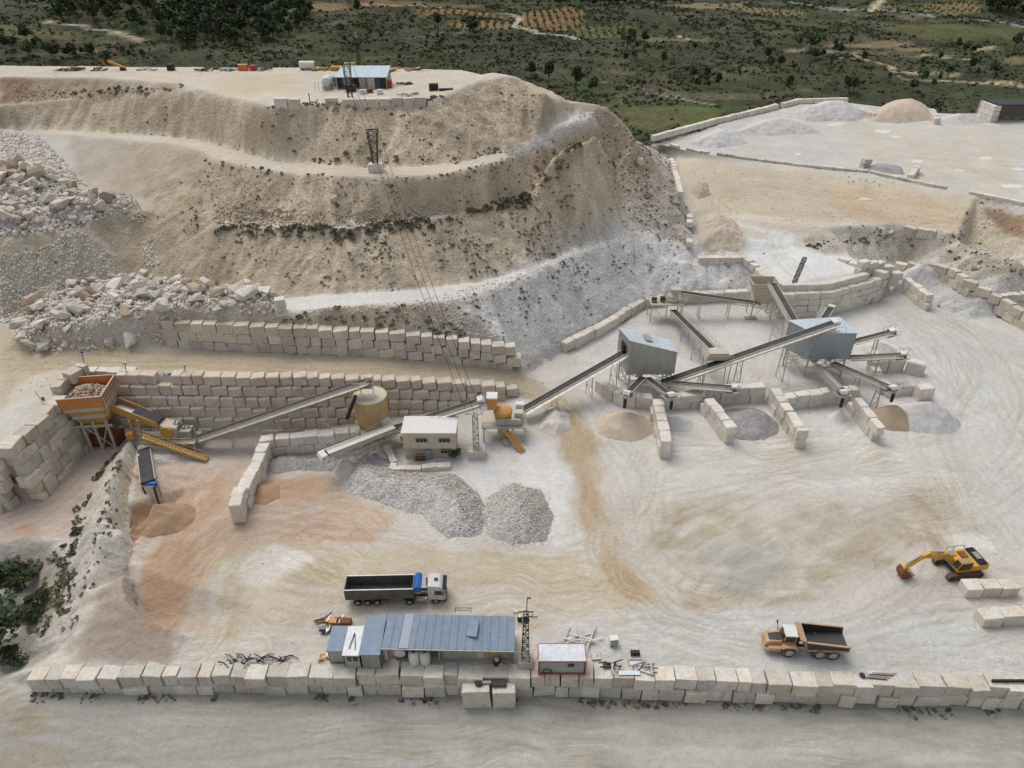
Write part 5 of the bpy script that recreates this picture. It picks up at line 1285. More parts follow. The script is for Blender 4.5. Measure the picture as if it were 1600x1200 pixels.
# ------------------------------------------------------------------ crushing and screening plant
def conveyor(label, A, B, w=1.0, legs=(), walk=0, deep=0.7, red=False, hood=True, chute=0.0, cover=False, frame=None, name='belt_conveyor', ramp=None):
    A, B = Vector(A), Vector(B); fr = frame or M_frame; w *= 1.18
    root = thing(name, label, 'conveyor', (A.x, A.y, gz(A.x, A.y)))
    d = (B - A); L = d.length; t = d.normalized(); s = Vector((t.y, -t.x, 0)).normalized(); n = s.cross(t)
    if n.z < 0: n = -n
    P = lambda l, a, b: A + t * l + s * a + n * b
    m = MB()
    for a0, b0, a1, b1 in ((-w / 2, 0.14, -w / 4, 0.0), (-w / 4, 0.0, w / 4, 0.0), (w / 4, 0.0, w / 2, 0.14)):
        m.slab([P(0, a0, b0), P(L, a0, b0), P(L, a1, b1), P(0, a1, b1)], 0.05)
    belt = m.wb('belt', M_belt, root)
    m = MB(); k = int(L / 1.6) + 1
    for i in range(k + 1):
        l = L * i / k; m.tube(P(l, -w / 2, -0.16), P(l, w / 2, -0.16), 0.07, n=6)
    stuff(m.wb('roller_set', M_galv, root))
    m = MB()
    for a in (-w / 2 - 0.1, w / 2 + 0.1):
        m.bar(P(0, a, 0.0), P(L, a, 0.0), 0.12, 0.22, n); m.bar(P(0.3, a, -deep), P(L - 0.3, a, -deep), 0.1, 0.12, n)
        k = max(2, int(L / (deep * 1.5)))
        for i in range(k):
            l0, l1 = 0.3 + (L - 0.6) * i / k, 0.3 + (L - 0.6) * (i + 1) / k
            m.bar(P(l0, a, -deep if i % 2 else 0), P(l1, a, 0 if i % 2 else -deep), 0.06); m.bar(P(l0, a, 0), P(l0, a, -deep), 0.06)
    for i in range(int(L / 3) + 1): m.bar(P(min(L, i * 3.0), -w / 2 - 0.1, -deep), P(min(L, i * 3.0), w / 2 + 0.1, -deep), 0.07)
    m.wb('truss', fr, root)
    MB().tube(P(L, -w / 2 - 0.08, -0.05), P(L, w / 2 + 0.08, -0.05), 0.26, n=12).wb('head_drum', M_dark, root)
    MB().tube(P(0, -w / 2 - 0.08, -0.05), P(0, w / 2 + 0.08, -0.05), 0.22, n=12).wb('tail_drum', M_dark, root)
    if red:
        for a in (-1, 1): MB().prism([P(L - 1.0, a * (w / 2 + 0.2), -0.35), P(L + 0.25, a * (w / 2 + 0.2), -0.35), P(L + 0.35, a * (w / 2 + 0.2), 0.15), P(L - 0.9, a * (w / 2 + 0.2), 0.25)], s * (0.12 * a)).wb('drum_guard', M_red, root)
        m = MB()                                                      # little platform round the head drum
        for a in (-1, 1):
            m.slab([P(L - 1.6, a * (w / 2 + 0.25), -0.4), P(L + 0.7, a * (w / 2 + 0.25), -0.4), P(L + 0.7, a * (w / 2 + 0.95), -0.4), P(L - 1.6, a * (w / 2 + 0.95), -0.4)], 0.06)
            for l in (L - 1.6, L - 0.4, L + 0.7): m.bar(P(l, a * (w / 2 + 0.95), -0.4), P(l, a * (w / 2 + 0.95), -0.4) + Vector((0, 0, 1.0)), 0.06)
            m.bar(P(L - 1.6, a * (w / 2 + 0.95), -0.4) + Vector((0, 0, 1.0)), P(L + 0.7, a * (w / 2 + 0.95), -0.4) + Vector((0, 0, 1.0)), 0.06)
        m.wb('head_platform', M_galv, root)
    if hood: MB().prism([P(L - 0.7, -w / 2 - 0.12, 0.1), P(L - 0.7, -w / 2 - 0.12, 0.5), P(L + 0.3, -w / 2 - 0.12, 0.5), P(L + 0.55, -w / 2 - 0.12, -0.1)], s * (w + 0.24)).wb('head_hood', M_white, root, bevel=0.03)
    if cover:
        m = MB(); pts = [(-w / 2 - 0.15, 0.1), (-w / 2, 0.5), (0, 0.62), (w / 2, 0.5), (w / 2 + 0.15, 0.1)]
        for (a0, b0), (a1, b1) in zip(pts[:-1], pts[1:]): m.slab([P(0.4, a0, b0), P(L - 0.9, a0, b0), P(L - 0.9, a1, b1), P(0.4, a1, b1)], 0.03)
        m.wb('belt_cover', M_galv, root)
    if walk:
        e0, e1 = walk * (w / 2 + 0.22), walk * (w / 2 + 0.95)
        MB().slab([P(0.5, e0, -0.15), P(L - 0.3, e0, -0.15), P(L - 0.3, e1, -0.15), P(0.5, e1, -0.15)], 0.06).wb('walkway', M_galv, root)
        m = MB(); k = max(2, int(L / 1.8))
        for i in range(k + 1):
            l = 0.5 + (L - 0.8) * i / k; m.bar(P(l, e1, -0.15), P(l, e1, -0.15) + Vector((0, 0, 1.05)), 0.055)
        for zz in (0.55, 1.05): m.bar(P(0.5, e1, -0.15) + Vector((0, 0, zz)), P(L - 0.3, e1, -0.15) + Vector((0, 0, zz)), 0.05)
        m.wb('handrail', fr, root)
    for f in legs:
        q = P(L * f, 0, -deep); g0 = gz(q.x, q.y); sp = w / 2 + 0.1 + max(0, (q.z - g0)) * 0.06
        if q.z - g0 < 0.6: continue
        tops = [P(L * f, a * (w / 2 + 0.1), -deep) for a in (-1, 1)]; feet = [Vector((q.x, q.y, g0 - 0.1)) + s * (a * sp) for a in (-1, 1)]
        for a in (0, 1): MB().bar(tops[a], feet[a], 0.16).wb('leg', fr, root)
        m = MB(); k = max(1, int((q.z - g0) / 2.2))
        for i in range(k):
            u0, u1 = i / k, (i + 1) / k
            m.bar(tops[0].lerp(feet[0], u0), tops[1].lerp(feet[1], u1), 0.07); m.bar(tops[0].lerp(feet[0], u1), tops[1].lerp(feet[1], u1), 0.08)
        m.wb('brace', fr, root)
    if chute:
        q = P(L + 0.35, 0, -0.3); MB().tube(q, q - Vector((0, 0, chute)) + t * 0.05, 0.34, 0.28, 10).wb('drop_chute', M_dark, root, smooth=True)
        MB().tube(q + Vector((0, 0, 0.05)), q - Vector((0, 0, 0.5)), 0.5, 0.36, 10).wb('chute_collar', M_galv, root)
    return root

conveyor('long conveyor climbing along the stepped wall from the jaw crusher to the silo', G(308, 684, 2.4), GY(578, 593, 102.3), 1.0, (0.18, 0.45, 0.72), 1, 0.9, hood=False)
conveyor('covered grey conveyor sloping left over the gravel below the silo', GY(618, 668, 98.2), GY(503, 713, 89.6), 1.3, (0.3, 0.7), 1, 1.0, cover=True)
conveyor('dark conveyor passing behind the control cabin up to the cone crusher', GY(606, 672, 100.2), GY(752, 625, 101.0), 1.1, (0.35, 0.7), 1, 0.8, hood=True)
conveyor('steep dark conveyor from the cone crusher up to the left screen house', G(812, 643, 2.2), GY(985, 545, 118.2), 1.15, (0.3, 0.62, 0.85), 1, 0.8, hood=False)
conveyor('longest conveyor rising from the left screen house onto the right one', GY(1036, 597, 115.6), GY(1306, 503, 122.0), 1.2, (0.22, 0.45, 0.72), 1, 0.9)
conveyor('short conveyor from the left screen house to the pink sand cone', GY(1004, 590, 114.6), GY(979, 615, 105.0), 0.9, (), 0, 0.5, red=True, chute=2.6)
conveyor('short conveyor from the left screen house over the second bay', GY(1012, 591, 114.6), GY(1049, 618, 105.0), 0.9, (), 0, 0.5, red=True, chute=2.4)
conveyor('level conveyor from the left screen house to the grey gravel bay', GY(1036, 597, 115.0), GY(1150, 606, 108.6), 0.9, (0.55,), 1, 0.6, red=True)
conveyor('conveyor from the right screen house pointing to the upper right', GY(1334, 533, 126.0), GY(1396, 517, 125.2), 0.9, (0.6,), 1, 0.6, red=True)
conveyor('conveyor from the right screen house pointing level to the right', GY(1326, 558, 122.0), GY(1414, 554, 118.0), 0.9, (0.55,), 1, 0.6, red=True)
conveyor('grey conveyor from the right screen house down to the white powder cone', GY(1276, 572, 119.6), GY(1318, 614, 107.4), 0.9, (0.5,), 0, 0.55, red=True, chute=2.6, cover=True)
conveyor('conveyor with handrails from the right screen house to the tan sand cone', GY(1302, 567, 120.6), GY(1396, 607, 107.4), 0.9, (0.45, 0.8), 1, 0.6, red=True, chute=2.4)
conveyor('conveyor from the concrete feed bin to the far crusher', GY(1186, 474, 147.2), GY(1058, 456, 147.2), 1.0, (0.35, 0.7), 1, 0.8)
conveyor('conveyor from the far crusher down to the transfer box on the longest conveyor', GY(1052, 485, 145.0), GY(1117, 549, 119.6), 1.05, (0.35, 0.65), -1, 0.8)
conveyor('conveyor from the right screen house back up to the concrete feed bin', GY(1243, 503, 125.6), GY(1209, 444, 146.0), 1.05, (0.5,), -1, 0.8, hood=False)
conveyor('stubby conveyor sticking up behind the right screen house', GY(1285, 502, 128.0), GY(1299, 480, 134.6), 0.95, (0.8,), -1, 0.6)

# transfer box where two belts meet
q = GY(1124, 556, 118.6); r_ = thing('transfer_box', 'dusty cream transfer box straddling the longest conveyor', 'chute', (q.x, q.y, 0))
MB().prism([(q.x - 2.2, q.y - 0.9, q.z + 1.0), (q.x + 1.6, q.y - 0.9, q.z + 1.0), (q.x + 2.4, q.y - 0.9, q.z - 0.6), (q.x - 2.8, q.y - 0.9, q.z - 0.6)], (0, 2.0, 0)).wb('body', M_frame, r_, bevel=0.05)
for dx in (-2.6, 2.2):
    for dy in (-1.2, 1.4): MB().bar((q.x + dx, q.y + dy, q.z - 0.5), (q.x + dx, q.y + dy, 0), 0.16).wb('leg', M_frame, r_)
m = MB(); 
for dx in (-2.8, 0, 2.4): m.bar((q.x + dx, q.y - 1.3, q.z - 0.4), (q.x + dx, q.y - 1.3, q.z + 0.7), 0.06)
m.bar((q.x - 2.8, q.y - 1.3, q.z + 0.7), (q.x + 2.4, q.y - 1.3, q.z + 0.7), 0.06); m.wb('handrail', M_frame, r_)

M_sheet = corrugated('pale_corrugated_sheet', (176, 178, 174), 0.28, 0.5, 0.3, 0, 0.35)
M_sheetb = corrugated('blue_grey_corrugated_sheet', (164, 172, 176), 0.30, 0.45, 0.35, 0, 0.2)
M_roofw = corrugated('pale_roof_sheet', (205, 214, 218), 0.32, 0.45, 0.25, 0, 0.15)

def screen_house(label, plan, zb, ztops, wallm, opening=None):
    """plan: four corners front-left, front-right, back-right, back-left; ztops: roof height at each"""
    c = sum((Vector((x_, y_, 0)) for x_, y_ in plan), Vector()) / 4
    root = thing('screen_house', label, 'building', (c.x, c.y, 0))
    nm = ('front_cladding', 'right_cladding', 'back_cladding', 'left_cladding')
    for k in range(4):
        a, b = plan[k], plan[(k + 1) % 4]; za, zb_ = ztops[k], ztops[(k + 1) % 4]
        MB().slab([(a[0], a[1], zb), (b[0], b[1], zb), (b[0], b[1], zb_), (a[0], a[1], za)], 0.12).wb(nm[k], wallm, root)
    ov = [Vector((x_ + (x_ - c.x) * 0.05, y_ + (y_ - c.y) * 0.05, z_ + 0.08)) for (x_, y_), z_ in zip(plan, ztops)]
    roof = MB().slab(ov, -0.1).wb('roof', M_roofw, root)
    m = MB()
    for k in range(1, 9):
        p0 = ov[0].lerp(ov[1], k / 9); p1 = ov[3].lerp(ov[2], k / 9); m.bar(p0 + Vector((0, 0, 0.13)), p1 + Vector((0, 0, 0.13)), 0.05, 0.06)
    m.wb('roof_ribs', M_roofw, roof)
    for o_ in roof.children: o_.location = (0, 0, 0)
    MB().box((c.x, c.y, zb - 0.15), (abs(plan[1][0] - plan[0][0]) * 0.96, abs(plan[3][1] - plan[0][1]) * 0.96, 0.25)).wb('floor_deck', M_frame, root)
    for k in range(4):
        x_, y_ = plan[k]; x_ += (c.x - x_) * 0.12; y_ += (c.y - y_) * 0.12
        MB().bar((x_, y_, zb), (x_, y_, gz(x_, y_) - 0.1), 0.28).wb('leg', M_frame, root)
    m = MB()
    for k in range(4):
        a, b = plan[k], plan[(k + 1) % 4]; a = (a[0] + (c.x - a[0]) * 0.12, a[1] + (c.y - a[1]) * 0.12); b = (b[0] + (c.x - b[0]) * 0.12, b[1] + (c.y - b[1]) * 0.12)
        m.bar((*a, zb - 0.3), (*b, 0.2), 0.12); m.bar((*b, zb - 0.3), (*a, 0.2), 0.12); m.bar((*a, 2.2), (*b, 2.2), 0.14)
    m.wb('brace', M_frame, root)
    for k, (fx, fy) in enumerate(((0.3, 0.4), (0.7, 0.6))):          # hoppers hanging under the screens
        x_ = plan[0][0] + (plan[1][0] - plan[0][0]) * fx; y_ = plan[0][1] + (plan[3][1] - plan[0][1]) * fy
        MB().tube((x_, y_, zb - 0.2), (x_, y_, zb - 2.0), 1.5, 0.5, 4).wb('hopper', M_frame, root)
    return root
x0, x1 = (983 - 800) / 1100 * 135.2, (1057 - 800) / 1100 * 135.2
s1 = screen_house('grey metal screen house with a steep sloping roof on the left', [(x0, 116.0), (x1, 116.0), (x1 - 0.6, 120.6), (x0 - 1.6, 120.8)], 4.1, [11.3, 8.7, 8.9, 11.5], M_sheet)
MB().box((x0 - 1.0, 118.2, 8.8), (0.5, 1.9, 1.9)).wb('belt_opening', M_dark, s1)
sk = MB().slab([(x0 + 3.2, 117.5, 10.75), (x0 + 4.6, 117.5, 10.35), (x0 + 4.4, 119.9, 10.4), (x0 + 3.0, 119.9, 10.8)], 0.05); sk.wb('roof_light', M_galv, s1)
s2 = screen_house('blue grey metal screen house under the end of the longest conveyor', [(59.2, 121.0), (67.6, 121.0), (66.4, 127.2), (55.8, 125.8)], 4.3, [10.2, 10.2, 10.4, 10.4], M_sheetb)
m = MB()
for k in range(14): m.bar((57.0, 123.0, 0.3 + k * 0.3), (57.8, 122.6, 0.3 + k * 0.3), 0.06)
for a in ((57.0, 123.0), (57.8, 122.6)): m.bar((*a, 0), (*a, 5.0), 0.07)
m.wb('ladder', M_frame, s2)
m = MB()
for a in ((61, 121.4), (63.2, 121.4), (65.4, 121.4), (65.4, 124)): m.bar((*a, 10.3), (*a, 11.4), 0.06)
m.bar((61, 121.4, 11.4), (65.4, 121.4, 11.4), 0.06); m.bar((65.4, 121.4, 11.4), (65.4, 124, 11.4), 0.06); m.wb('roof_railing', M_galv, s2)

# ribbed feed bin beside the platform
q = GY(1196, 441, 148.4); r_ = thing('feed_bin', 'ribbed cream feed bin on legs at the edge of the white platform', 'hopper', (q.x, q.y, 0))
zt, zb = 9.0, 3.6
top = [(-3.2, -2.2), (2.6, -2.2), (2.6, 2.2), (-3.2, 2.2)]; bot = [(-1.2, -1.2), (1.6, -1.2), (1.6, 1.2), (-1.2, 1.2)]
for k in range(4):
    a, b, c_, d_ = top[k], top[(k + 1) % 4], bot[(k + 1) % 4], bot[k]
    MB().slab([(q.x + a[0], q.y + a[1], zt), (q.x + b[0], q.y + b[1], zt), (q.x + c_[0], q.y + c_[1], zb), (q.x + d_[0], q.y + d_[1], zb)], 0.12).wb('bin_side', M_frame, r_)
    for t_ in (0.04, 0.22, 0.4, 0.58, 0.76):
        f = lambda u, v: Vector((q.x + u[0] + (v[0] - u[0]) * t_, q.y + u[1] + (v[1] - u[1]) * t_, zt + (zb - zt) * t_))
        p0, p1 = f(a, d_), f(b, c_); o_ = (p0 + p1) / 2 - Vector((q.x, q.y, 0)); o_.z = 0
        MB().bar(p0 + o_.normalized() * 0.12, p1 + o_.normalized() * 0.12, 0.2, 0.22).wb('rib', M_frame, r_)
for a in ((-2.4, -1.8), (2.2, -1.8), (2.2, 1.8), (-2.4, 1.8)): MB().bar((q.x + a[0], q.y + a[1], 5.4), (q.x + a[0], q.y + a[1], 0), 0.22).wb('leg', M_frame, r_)
m = MB(); m.bar((q.x - 2.4, q.y - 1.8, 5.2), (q.x + 2.2, q.y - 1.8, 0.3), 0.1); m.bar((q.x + 2.2, q.y - 1.8, 5.2), (q.x - 2.4, q.y - 1.8, 0.3), 0.1); m.wb('brace', M_frame, r_)
MB().box((q.x - 2.4, q.y - 1.8, 0.15), (2.6, 1.2, 0.5)).wb('footing', M_concrete, r_)

# far crusher on its steel deck
q = GY(1040, 472, 147.0); r_ = thing('far_crusher', 'small grey crusher on a steel deck at the back of the screening yard', 'crusher', (q.x, q.y, 0))
zb = 4.4
MB().box((q.x, q.y, zb), (7.5, 4.4, 0.2)).wb('deck', M_frame, r_)
for a in ((-3.5, -2), (3.5, -2), (3.5, 2), (-3.5, 2), (0, -2)): MB().bar((q.x + a[0], q.y + a[1], zb), (q.x + a[0], q.y + a[1], 0), 0.2).wb('leg', M_frame, r_)
m = MB(); m.bar((q.x - 3.5, q.y - 2, zb), (q.x, q.y - 2, 0.3), 0.1); m.bar((q.x + 3.5, q.y - 2, zb), (q.x, q.y - 2, 0.3), 0.1); m.wb('brace', M_frame, r_)
MB().lathe((q.x + 1.5, q.y, zb + 0.1), [(1.3, 0), (1.5, 0.5), (1.25, 1.1), (1.35, 1.3), (0.9, 1.9), (0.0, 1.9)], 18).wb('crusher_body', M_frame, r_, smooth=True)
MB().box((q.x - 0.8, q.y - 0.4, zb + 0.7), (1.1, 1.1, 1.2)).wb('motor', M_belt, r_, bevel=0.06); MB().box((q.x - 2.8, q.y - 0.6, zb + 0.65), (1.1, 0.9, 1.1)).wb('control_box', M_belt, r_, bevel=0.06)
m = MB()
for dx in (-3.7, -1.8, 0, 1.8, 3.7): m.bar((q.x + dx, q.y - 2.2, zb), (q.x + dx, q.y - 2.2, zb + 1.1), 0.06)
m.bar((q.x - 3.7, q.y - 2.2, zb + 1.1), (q.x + 3.7, q.y - 2.2, zb + 1.1), 0.06); m.wb('handrail', M_frame, r_)
m = MB(); m.prism([(q.x + 0.8, q.y - 0.9, zb + 3.2), (q.x + 3.2, q.y - 0.9, zb + 3.2), (q.x + 2.2, q.y - 0.9, zb + 1.8), (q.x + 1.2, q.y - 0.9, zb + 1.8)], (0, 1.8, 0)); m.wb('feed_hopper', M_frame, r_)

# silo
q = G(586, 676, 0); sc_ = Vector((q.x, 102.0, 0)); r_ = thing('round_silo', 'open topped yellow stained round silo beside the stepped wall', 'silo', sc_)
M_silo = paint('stained_silo_steel', (206, 168, 96), 0.7, 0.0, 0.75, 0.55, (206, 190, 160), True)
Z0, Z1, R_ = 2.6, 8.5, 2.85
MB().lathe(sc_, [(R_, Z0), (R_, Z1), (R_ - 0.1, Z1), (R_ - 0.1, Z1 - 1.0), (R_ - 0.11, Z0 + 0.3), (R_, Z0)], 40).wb('shell', M_silo, r_, smooth=True)
MB().lathe(sc_, [(R_, Z0), (0.9, 0.9), (0.0, 0.9)], 40).wb('cone_bottom', M_silo, r_, smooth=True)
for z_ in (Z0 + 0.1, Z1 - 0.12): MB().lathe(sc_, [(R_ + 0.01, z_ - 0.09), (R_ + 0.12, z_ - 0.09), (R_ + 0.12, z_ + 0.09), (R_ + 0.01, z_ + 0.09)], 40).wb('ring', M_frame, r_)
MB().lathe(sc_, [(R_ - 0.12, Z1 - 0.75), (1.6, Z1 - 0.45), (0.6, Z1 + 0.1), (0, Z1 + 0.2)], 32).wb('contents', S_white, r_, smooth=True)
for k in range(6):
    a = k * math.pi / 3 + 0.3; x_, y_ = sc_.x + math.cos(a) * (R_ - 0.1), sc_.y + math.sin(a) * (R_ - 0.1); MB().bar((x_, y_, Z0 + 0.4), (x_, y_, -0.1), 0.26).wb('leg', M_yellow, r_)
MB().box((sc_.x - 0.9, sc_.y - 0.4, Z1 + 2.0), (3.4, 1.3, 0.15)).wb('platform', M_frame, r_)
m = MB()
for dx in (-2.5, -1.4, -0.2, 0.7): m.bar((sc_.x + dx, sc_.y - 1.0, Z1 + 2.0), (sc_.x + dx, sc_.y - 1.0, Z1 + 3.0), 0.06); 
m.bar((sc_.x - 2.5, sc_.y - 1.0, Z1 + 3.0), (sc_.x + 0.7, sc_.y - 1.0, Z1 + 3.0), 0.06)
for dx, dy in ((-1.6, 0.6), (0.6, 0.6)): m.bar((sc_.x + dx, sc_.y + dy, Z1 - 0.3), (sc_.x + dx, sc_.y + dy, Z1 + 3.6), 0.12)
m.wb('head_frame', M_frame, r_)
MB().box((sc_.x + 0.2, sc_.y + 0.3, Z1 + 2.9), (1.3, 1.2, 1.7)).wb('discharge_box', M_frame, r_, bevel=0.05)
MB().bar((sc_.x - 1.7, sc_.y - 2.6, Z1 + 1.6), (sc_.x - 3.6, sc_.y - 3.6, Z1 - 2.6), 0.55, 0.4).wb('overflow_chute', M_dark, r_)
MB().bar((sc_.x + 2.5, sc_.y - 1.8, 4.6), (sc_.x + 3.4, sc_.y - 2.6, 2.0), 1.2, 1.2).wb('outlet_box', M_white, r_, bevel=0.05)

# control cabin
q = G(632, 718, 0); q2 = G(714, 714, 0); cw = q2.x - q.x; r_ = thing('control_cabin', 'two storey cream control cabin with a flat white roof', 'building', (q.x, q.y, 0))
M_cream = paint('cream_render', (206, 194, 166), 0.8, 0, 0.3, 0.5, (214, 204, 188), True)
dp, ht = 4.6, 5.6
MB().box((q.x + cw / 2, q.y + dp / 2, ht / 2 + 1.2), (cw, dp, ht - 2.4)).wb('upper_wall', M_cream, r_)
MB().box((q.x + cw / 2, q.y + dp / 2 + 0.25, 1.2), (cw - 0.3, dp - 0.5, 2.5)).wb('lower_wall', M_frame, r_)
MB().box((q.x + cw / 2, q.y + dp / 2, ht + 0.1), (cw + 0.3, dp + 0.3, 0.22)).wb('roof', M_white, r_)
for fx, fz, ww, hh in ((0.36, 4.2, 1.9, 0.8), (0.79, 4.2, 1.9, 0.8), (0.80, 1.75, 1.7, 0.6)):
    wx_ = q.x + cw * fx; yy_ = q.y + (0.0 if fz > 2.4 else 0.0)
    wn_ = MB().box((wx_, yy_ - 0.03, fz), (ww, 0.1, hh)).wb('window', M_glass, r_)
    m = MB()
    for dx in (-ww / 2, -ww / 6, ww / 6, ww / 2): m.box((wx_ + dx, yy_ - 0.09, fz), (0.07, 0.06, hh + 0.1))
    for dz in (-hh / 2, hh / 2): m.box((wx_, yy_ - 0.09, fz + dz), (ww + 0.1, 0.05, 0.07))
    m.wb('window_frame', M_galv, wn_); 
for o_ in list(r_.children):
    for c_ in o_.children: c_.data.transform(Matrix.Translation(-r_.location))
MB().box((q.x + cw * 0.46, q.y - 0.02, 1.1), (1.0, 0.1, 2.1)).wb('door', M_galv, r_); MB().box((q.x + cw * 0.30, q.y - 0.25, 0.55), (1.7, 0.4, 1.0)).wb('crate_panel', M_rust, r_)
m = MB()
for dx in np.linspace(0.2, cw * 0.55, 6): m.bar((q.x + dx, q.y - 0.7, 0.9), (q.x + dx, q.y - 0.7, 2.0), 0.06)
for zz in (1.45, 2.0): m.bar((q.x + 0.2, q.y - 0.7, zz), (q.x + cw * 0.55, q.y - 0.7, zz), 0.06)
m.wb('railing', M_galv, r_)

# cone crusher station
q = GY(772, 668, 101.0); r_ = thing('cone_crusher', 'orange cone crusher with a grey belt guard on a raised frame', 'crusher', (q.x, q.y, 0))
bx0 = q.x
MB().box((bx0 - 0.3, 101.6, 7.3), (1.7, 1.8, 2.4)).wb('feed_box', M_ochre, r_, bevel=0.08); MB().box((bx0 - 0.3, 101.6, 8.6), (1.9, 2.0, 0.25)).wb('feed_box_top', M_white, r_)
MB().lathe((bx0 + 1.6, 101.4, 3.8), [(1.2, 0), (1.5, 0.3), (1.5, 1.3), (1.7, 1.4), (1.6, 2.0), (1.0, 2.5), (0, 2.6)], 20).wb('crusher_bowl', M_ochre, r_, smooth=True)
MB().prism([(bx0 + 0.6, 99.7, 3.3), (bx0 + 4.8, 99.7, 3.5), (bx0 + 5.0, 99.7, 4.1), (bx0 + 4.8, 99.7, 4.6), (bx0 + 1.2, 99.7, 5.0), (bx0 + 0.4, 99.7, 4.6)], (0, 0.6, 0)).wb('belt_guard', M_galv, r_, bevel=0.08)
MB().box((bx0 + 4.4, 101.4, 4.9), (1.6, 1.4, 1.1)).wb('motor', M_frame, r_, bevel=0.1); MB().box((bx0 + 4.6, 103.2, 5.2), (1.4, 1.2, 1.6)).wb('electric_cabinet', M_white, r_)
MB().box((bx0 + 1.8, 101.4, 3.25), (8.0, 4.2, 0.25)).wb('deck', M_frame, r_)
for dx in (-1.8, 0.8, 3.2, 5.4):
    for dy in (99.6, 103.2): MB().bar((bx0 + dx, dy, 3.2), (bx0 + dx, dy, -0.1), 0.24).wb('leg', M_frame, r_)
m = MB()
for dx in (-2.0, 0.0, 2.0, 4.0, 5.6): m.bar((bx0 + dx, 103.4, 3.3), (bx0 + dx, 103.4, 4.5), 0.06); m.bar((bx0 + dx, 99.3, 3.3), (bx0 + dx, 99.3, 4.4), 0.06)
m.bar((bx0 - 2, 103.4, 4.5), (bx0 + 5.6, 103.4, 4.5), 0.06); m.bar((bx0 - 2, 99.3, 4.4), (bx0 + 0.4, 99.3, 4.4), 0.06); m.wb('handrail', M_galv, r_)
st_ = MB(); a, b = Vector((bx0 + 1.9, 99.3, 3.2)), Vector((bx0 + 5.2, 96.4, 0.2))
for sgn in (-0.45, 0.45): st_.bar(a + Vector((sgn * 0.65, sgn * 0.75, 0)), b + Vector((sgn * 0.65, sgn * 0.75, 0)), 0.14, 0.35)
for k in range(11): c_ = a.lerp(b, (k + 0.5) / 11); st_.box(c_, (0.75, 0.5, 0.06))
st_.wb('stairway', M_ochre, r_)
MB().box((bx0 + 1.6, 101.2, 1.6), (2.0, 1.8, 3.0)).wb('discharge_chute', M_frame, r_); MB().box((bx0 + 2.2, 98.6, 0.5), (1.1, 1.0, 1.2)).wb('footing', M_concrete, r_)

# jaw crusher station: hopper, feeder, crusher, stairs
hc = [(-75.2, 95.8), (-68.3, 96.8), (-69.2, 103.6), (-76.0, 102.7)]
r_ = thing('feed_hopper', 'big orange rimmed yellow hopper full of broken rock', 'hopper', (-72, 99.5, 0))
inn = [(-73.6, 97.4), (-69.6, 97.9), (-70.0, 101.6), (-74.2, 101.6)]
for k in range(4):
    a, b = hc[k], hc[(k + 1) % 4]; c_, d_ = inn[(k + 1) % 4], inn[k]
    if k != 3:
        MB().slab([(*a, 10.1), (*b, 10.1), (*b, 11.6), (*a, 11.6)], 0.14).wb('rim_panel', M_orange, r_)
        MB().bar((*a, 11.65), (*b, 11.65), 0.18).wb('rim_beam', M_frame, r_)
    MB().slab([(*a, 10.1), (*b, 10.1), (*c_, 5.6), (*d_, 5.6)], 0.14).wb('hopper_side', M_yellow, r_)
    for t_ in np.linspace(0.06, 0.94, 9):
        p0 = Vector((*a, 0)).lerp(Vector((*b, 0)), t_); p1 = Vector((*d_, 0)).lerp(Vector((*c_, 0)), t_); o_ = (p0 - Vector((-72, 99.7, 0))).normalized() * 0.13
        if k in (0, 1): MB().bar(Vector((p0.x, p0.y, 11.5)) + o_, Vector((p1.x, p1.y, 5.7)) + o_ if k == 0 else Vector((p0.x, p0.y, 9.0)) + o_ * 4, 0.13).wb('rib', M_frame if k == 1 else M_yellow, r_)
for z_, t_ in ((9.2, 0.2), (7.5, 0.58)):
    for k in (0, 1):
        a, b, c_, d_ = (Vector((*v, 0)) for v in (hc[k], hc[k + 1], inn[k + 1], inn[k])); p0, p1 = a.lerp(d_, t_), b.lerp(c_, t_); o_ = ((p0 + p1) / 2 - Vector((-72, 99.7, 0))).normalized() * 0.16
        MB().bar(Vector((p0.x, p0.y, z_)) + o_, Vector((p1.x, p1.y, z_)) + o_, 0.12, 0.8).wb('pale_band', M_frame, r_)
MB().box((-71.9, 99.6, 10.0), (5.4, 5.0, 0.1)).wb('rubble_base', S_brown, r_)
for a in (hc[0], hc[1]): 
    for t_ in (0.2, 0.5): p0 = Vector((*hc[0], 0)).lerp(Vector((*hc[1], 0)), t_)
for (x_, y_) in ((-73.4, 97.0), (-71.5, 97.1), (-69.4, 97.4), (-69.6, 101.8), (-73.8, 101.8)): MB().bar((x_, y_, 6.4), (x_, y_, -0.1), 0.34).wb('leg', M_frame, r_)
m = MB(); m.bar((-73.4, 97.0, 5.6), (-69.4, 97.4, 0.4), 0.16); m.bar((-69.4, 97.4, 5.6), (-71.5, 97.1, 0.4), 0.16); m.bar((-75, 96.6, 5.5), (-68.4, 97.2, 5.5), 0.3); m.wb('brace', M_frame, r_)
MB().box((-71.6, 99.4, 1.1), (5.0, 3.0, 2.2)).wb('discharge_chamber', M_rust, r_)
n_ = 420; xy = np.stack([nrs.uniform(-74.8, -69.4, n_), nrs.uniform(97.0, 102.6, n_)], 1)
zz = 10.0 + 1.4 * np.clip(1 - np.hypot((xy[:, 0] + 73) / 3.4, (xy[:, 1] - 99.9) / 3.4), 0, 1)
rub = stone_field('rock_load', xy - np.array([-72, 99.5]), zz, nrs.uniform(0.25, 0.8, n_), M_rockp, r_)

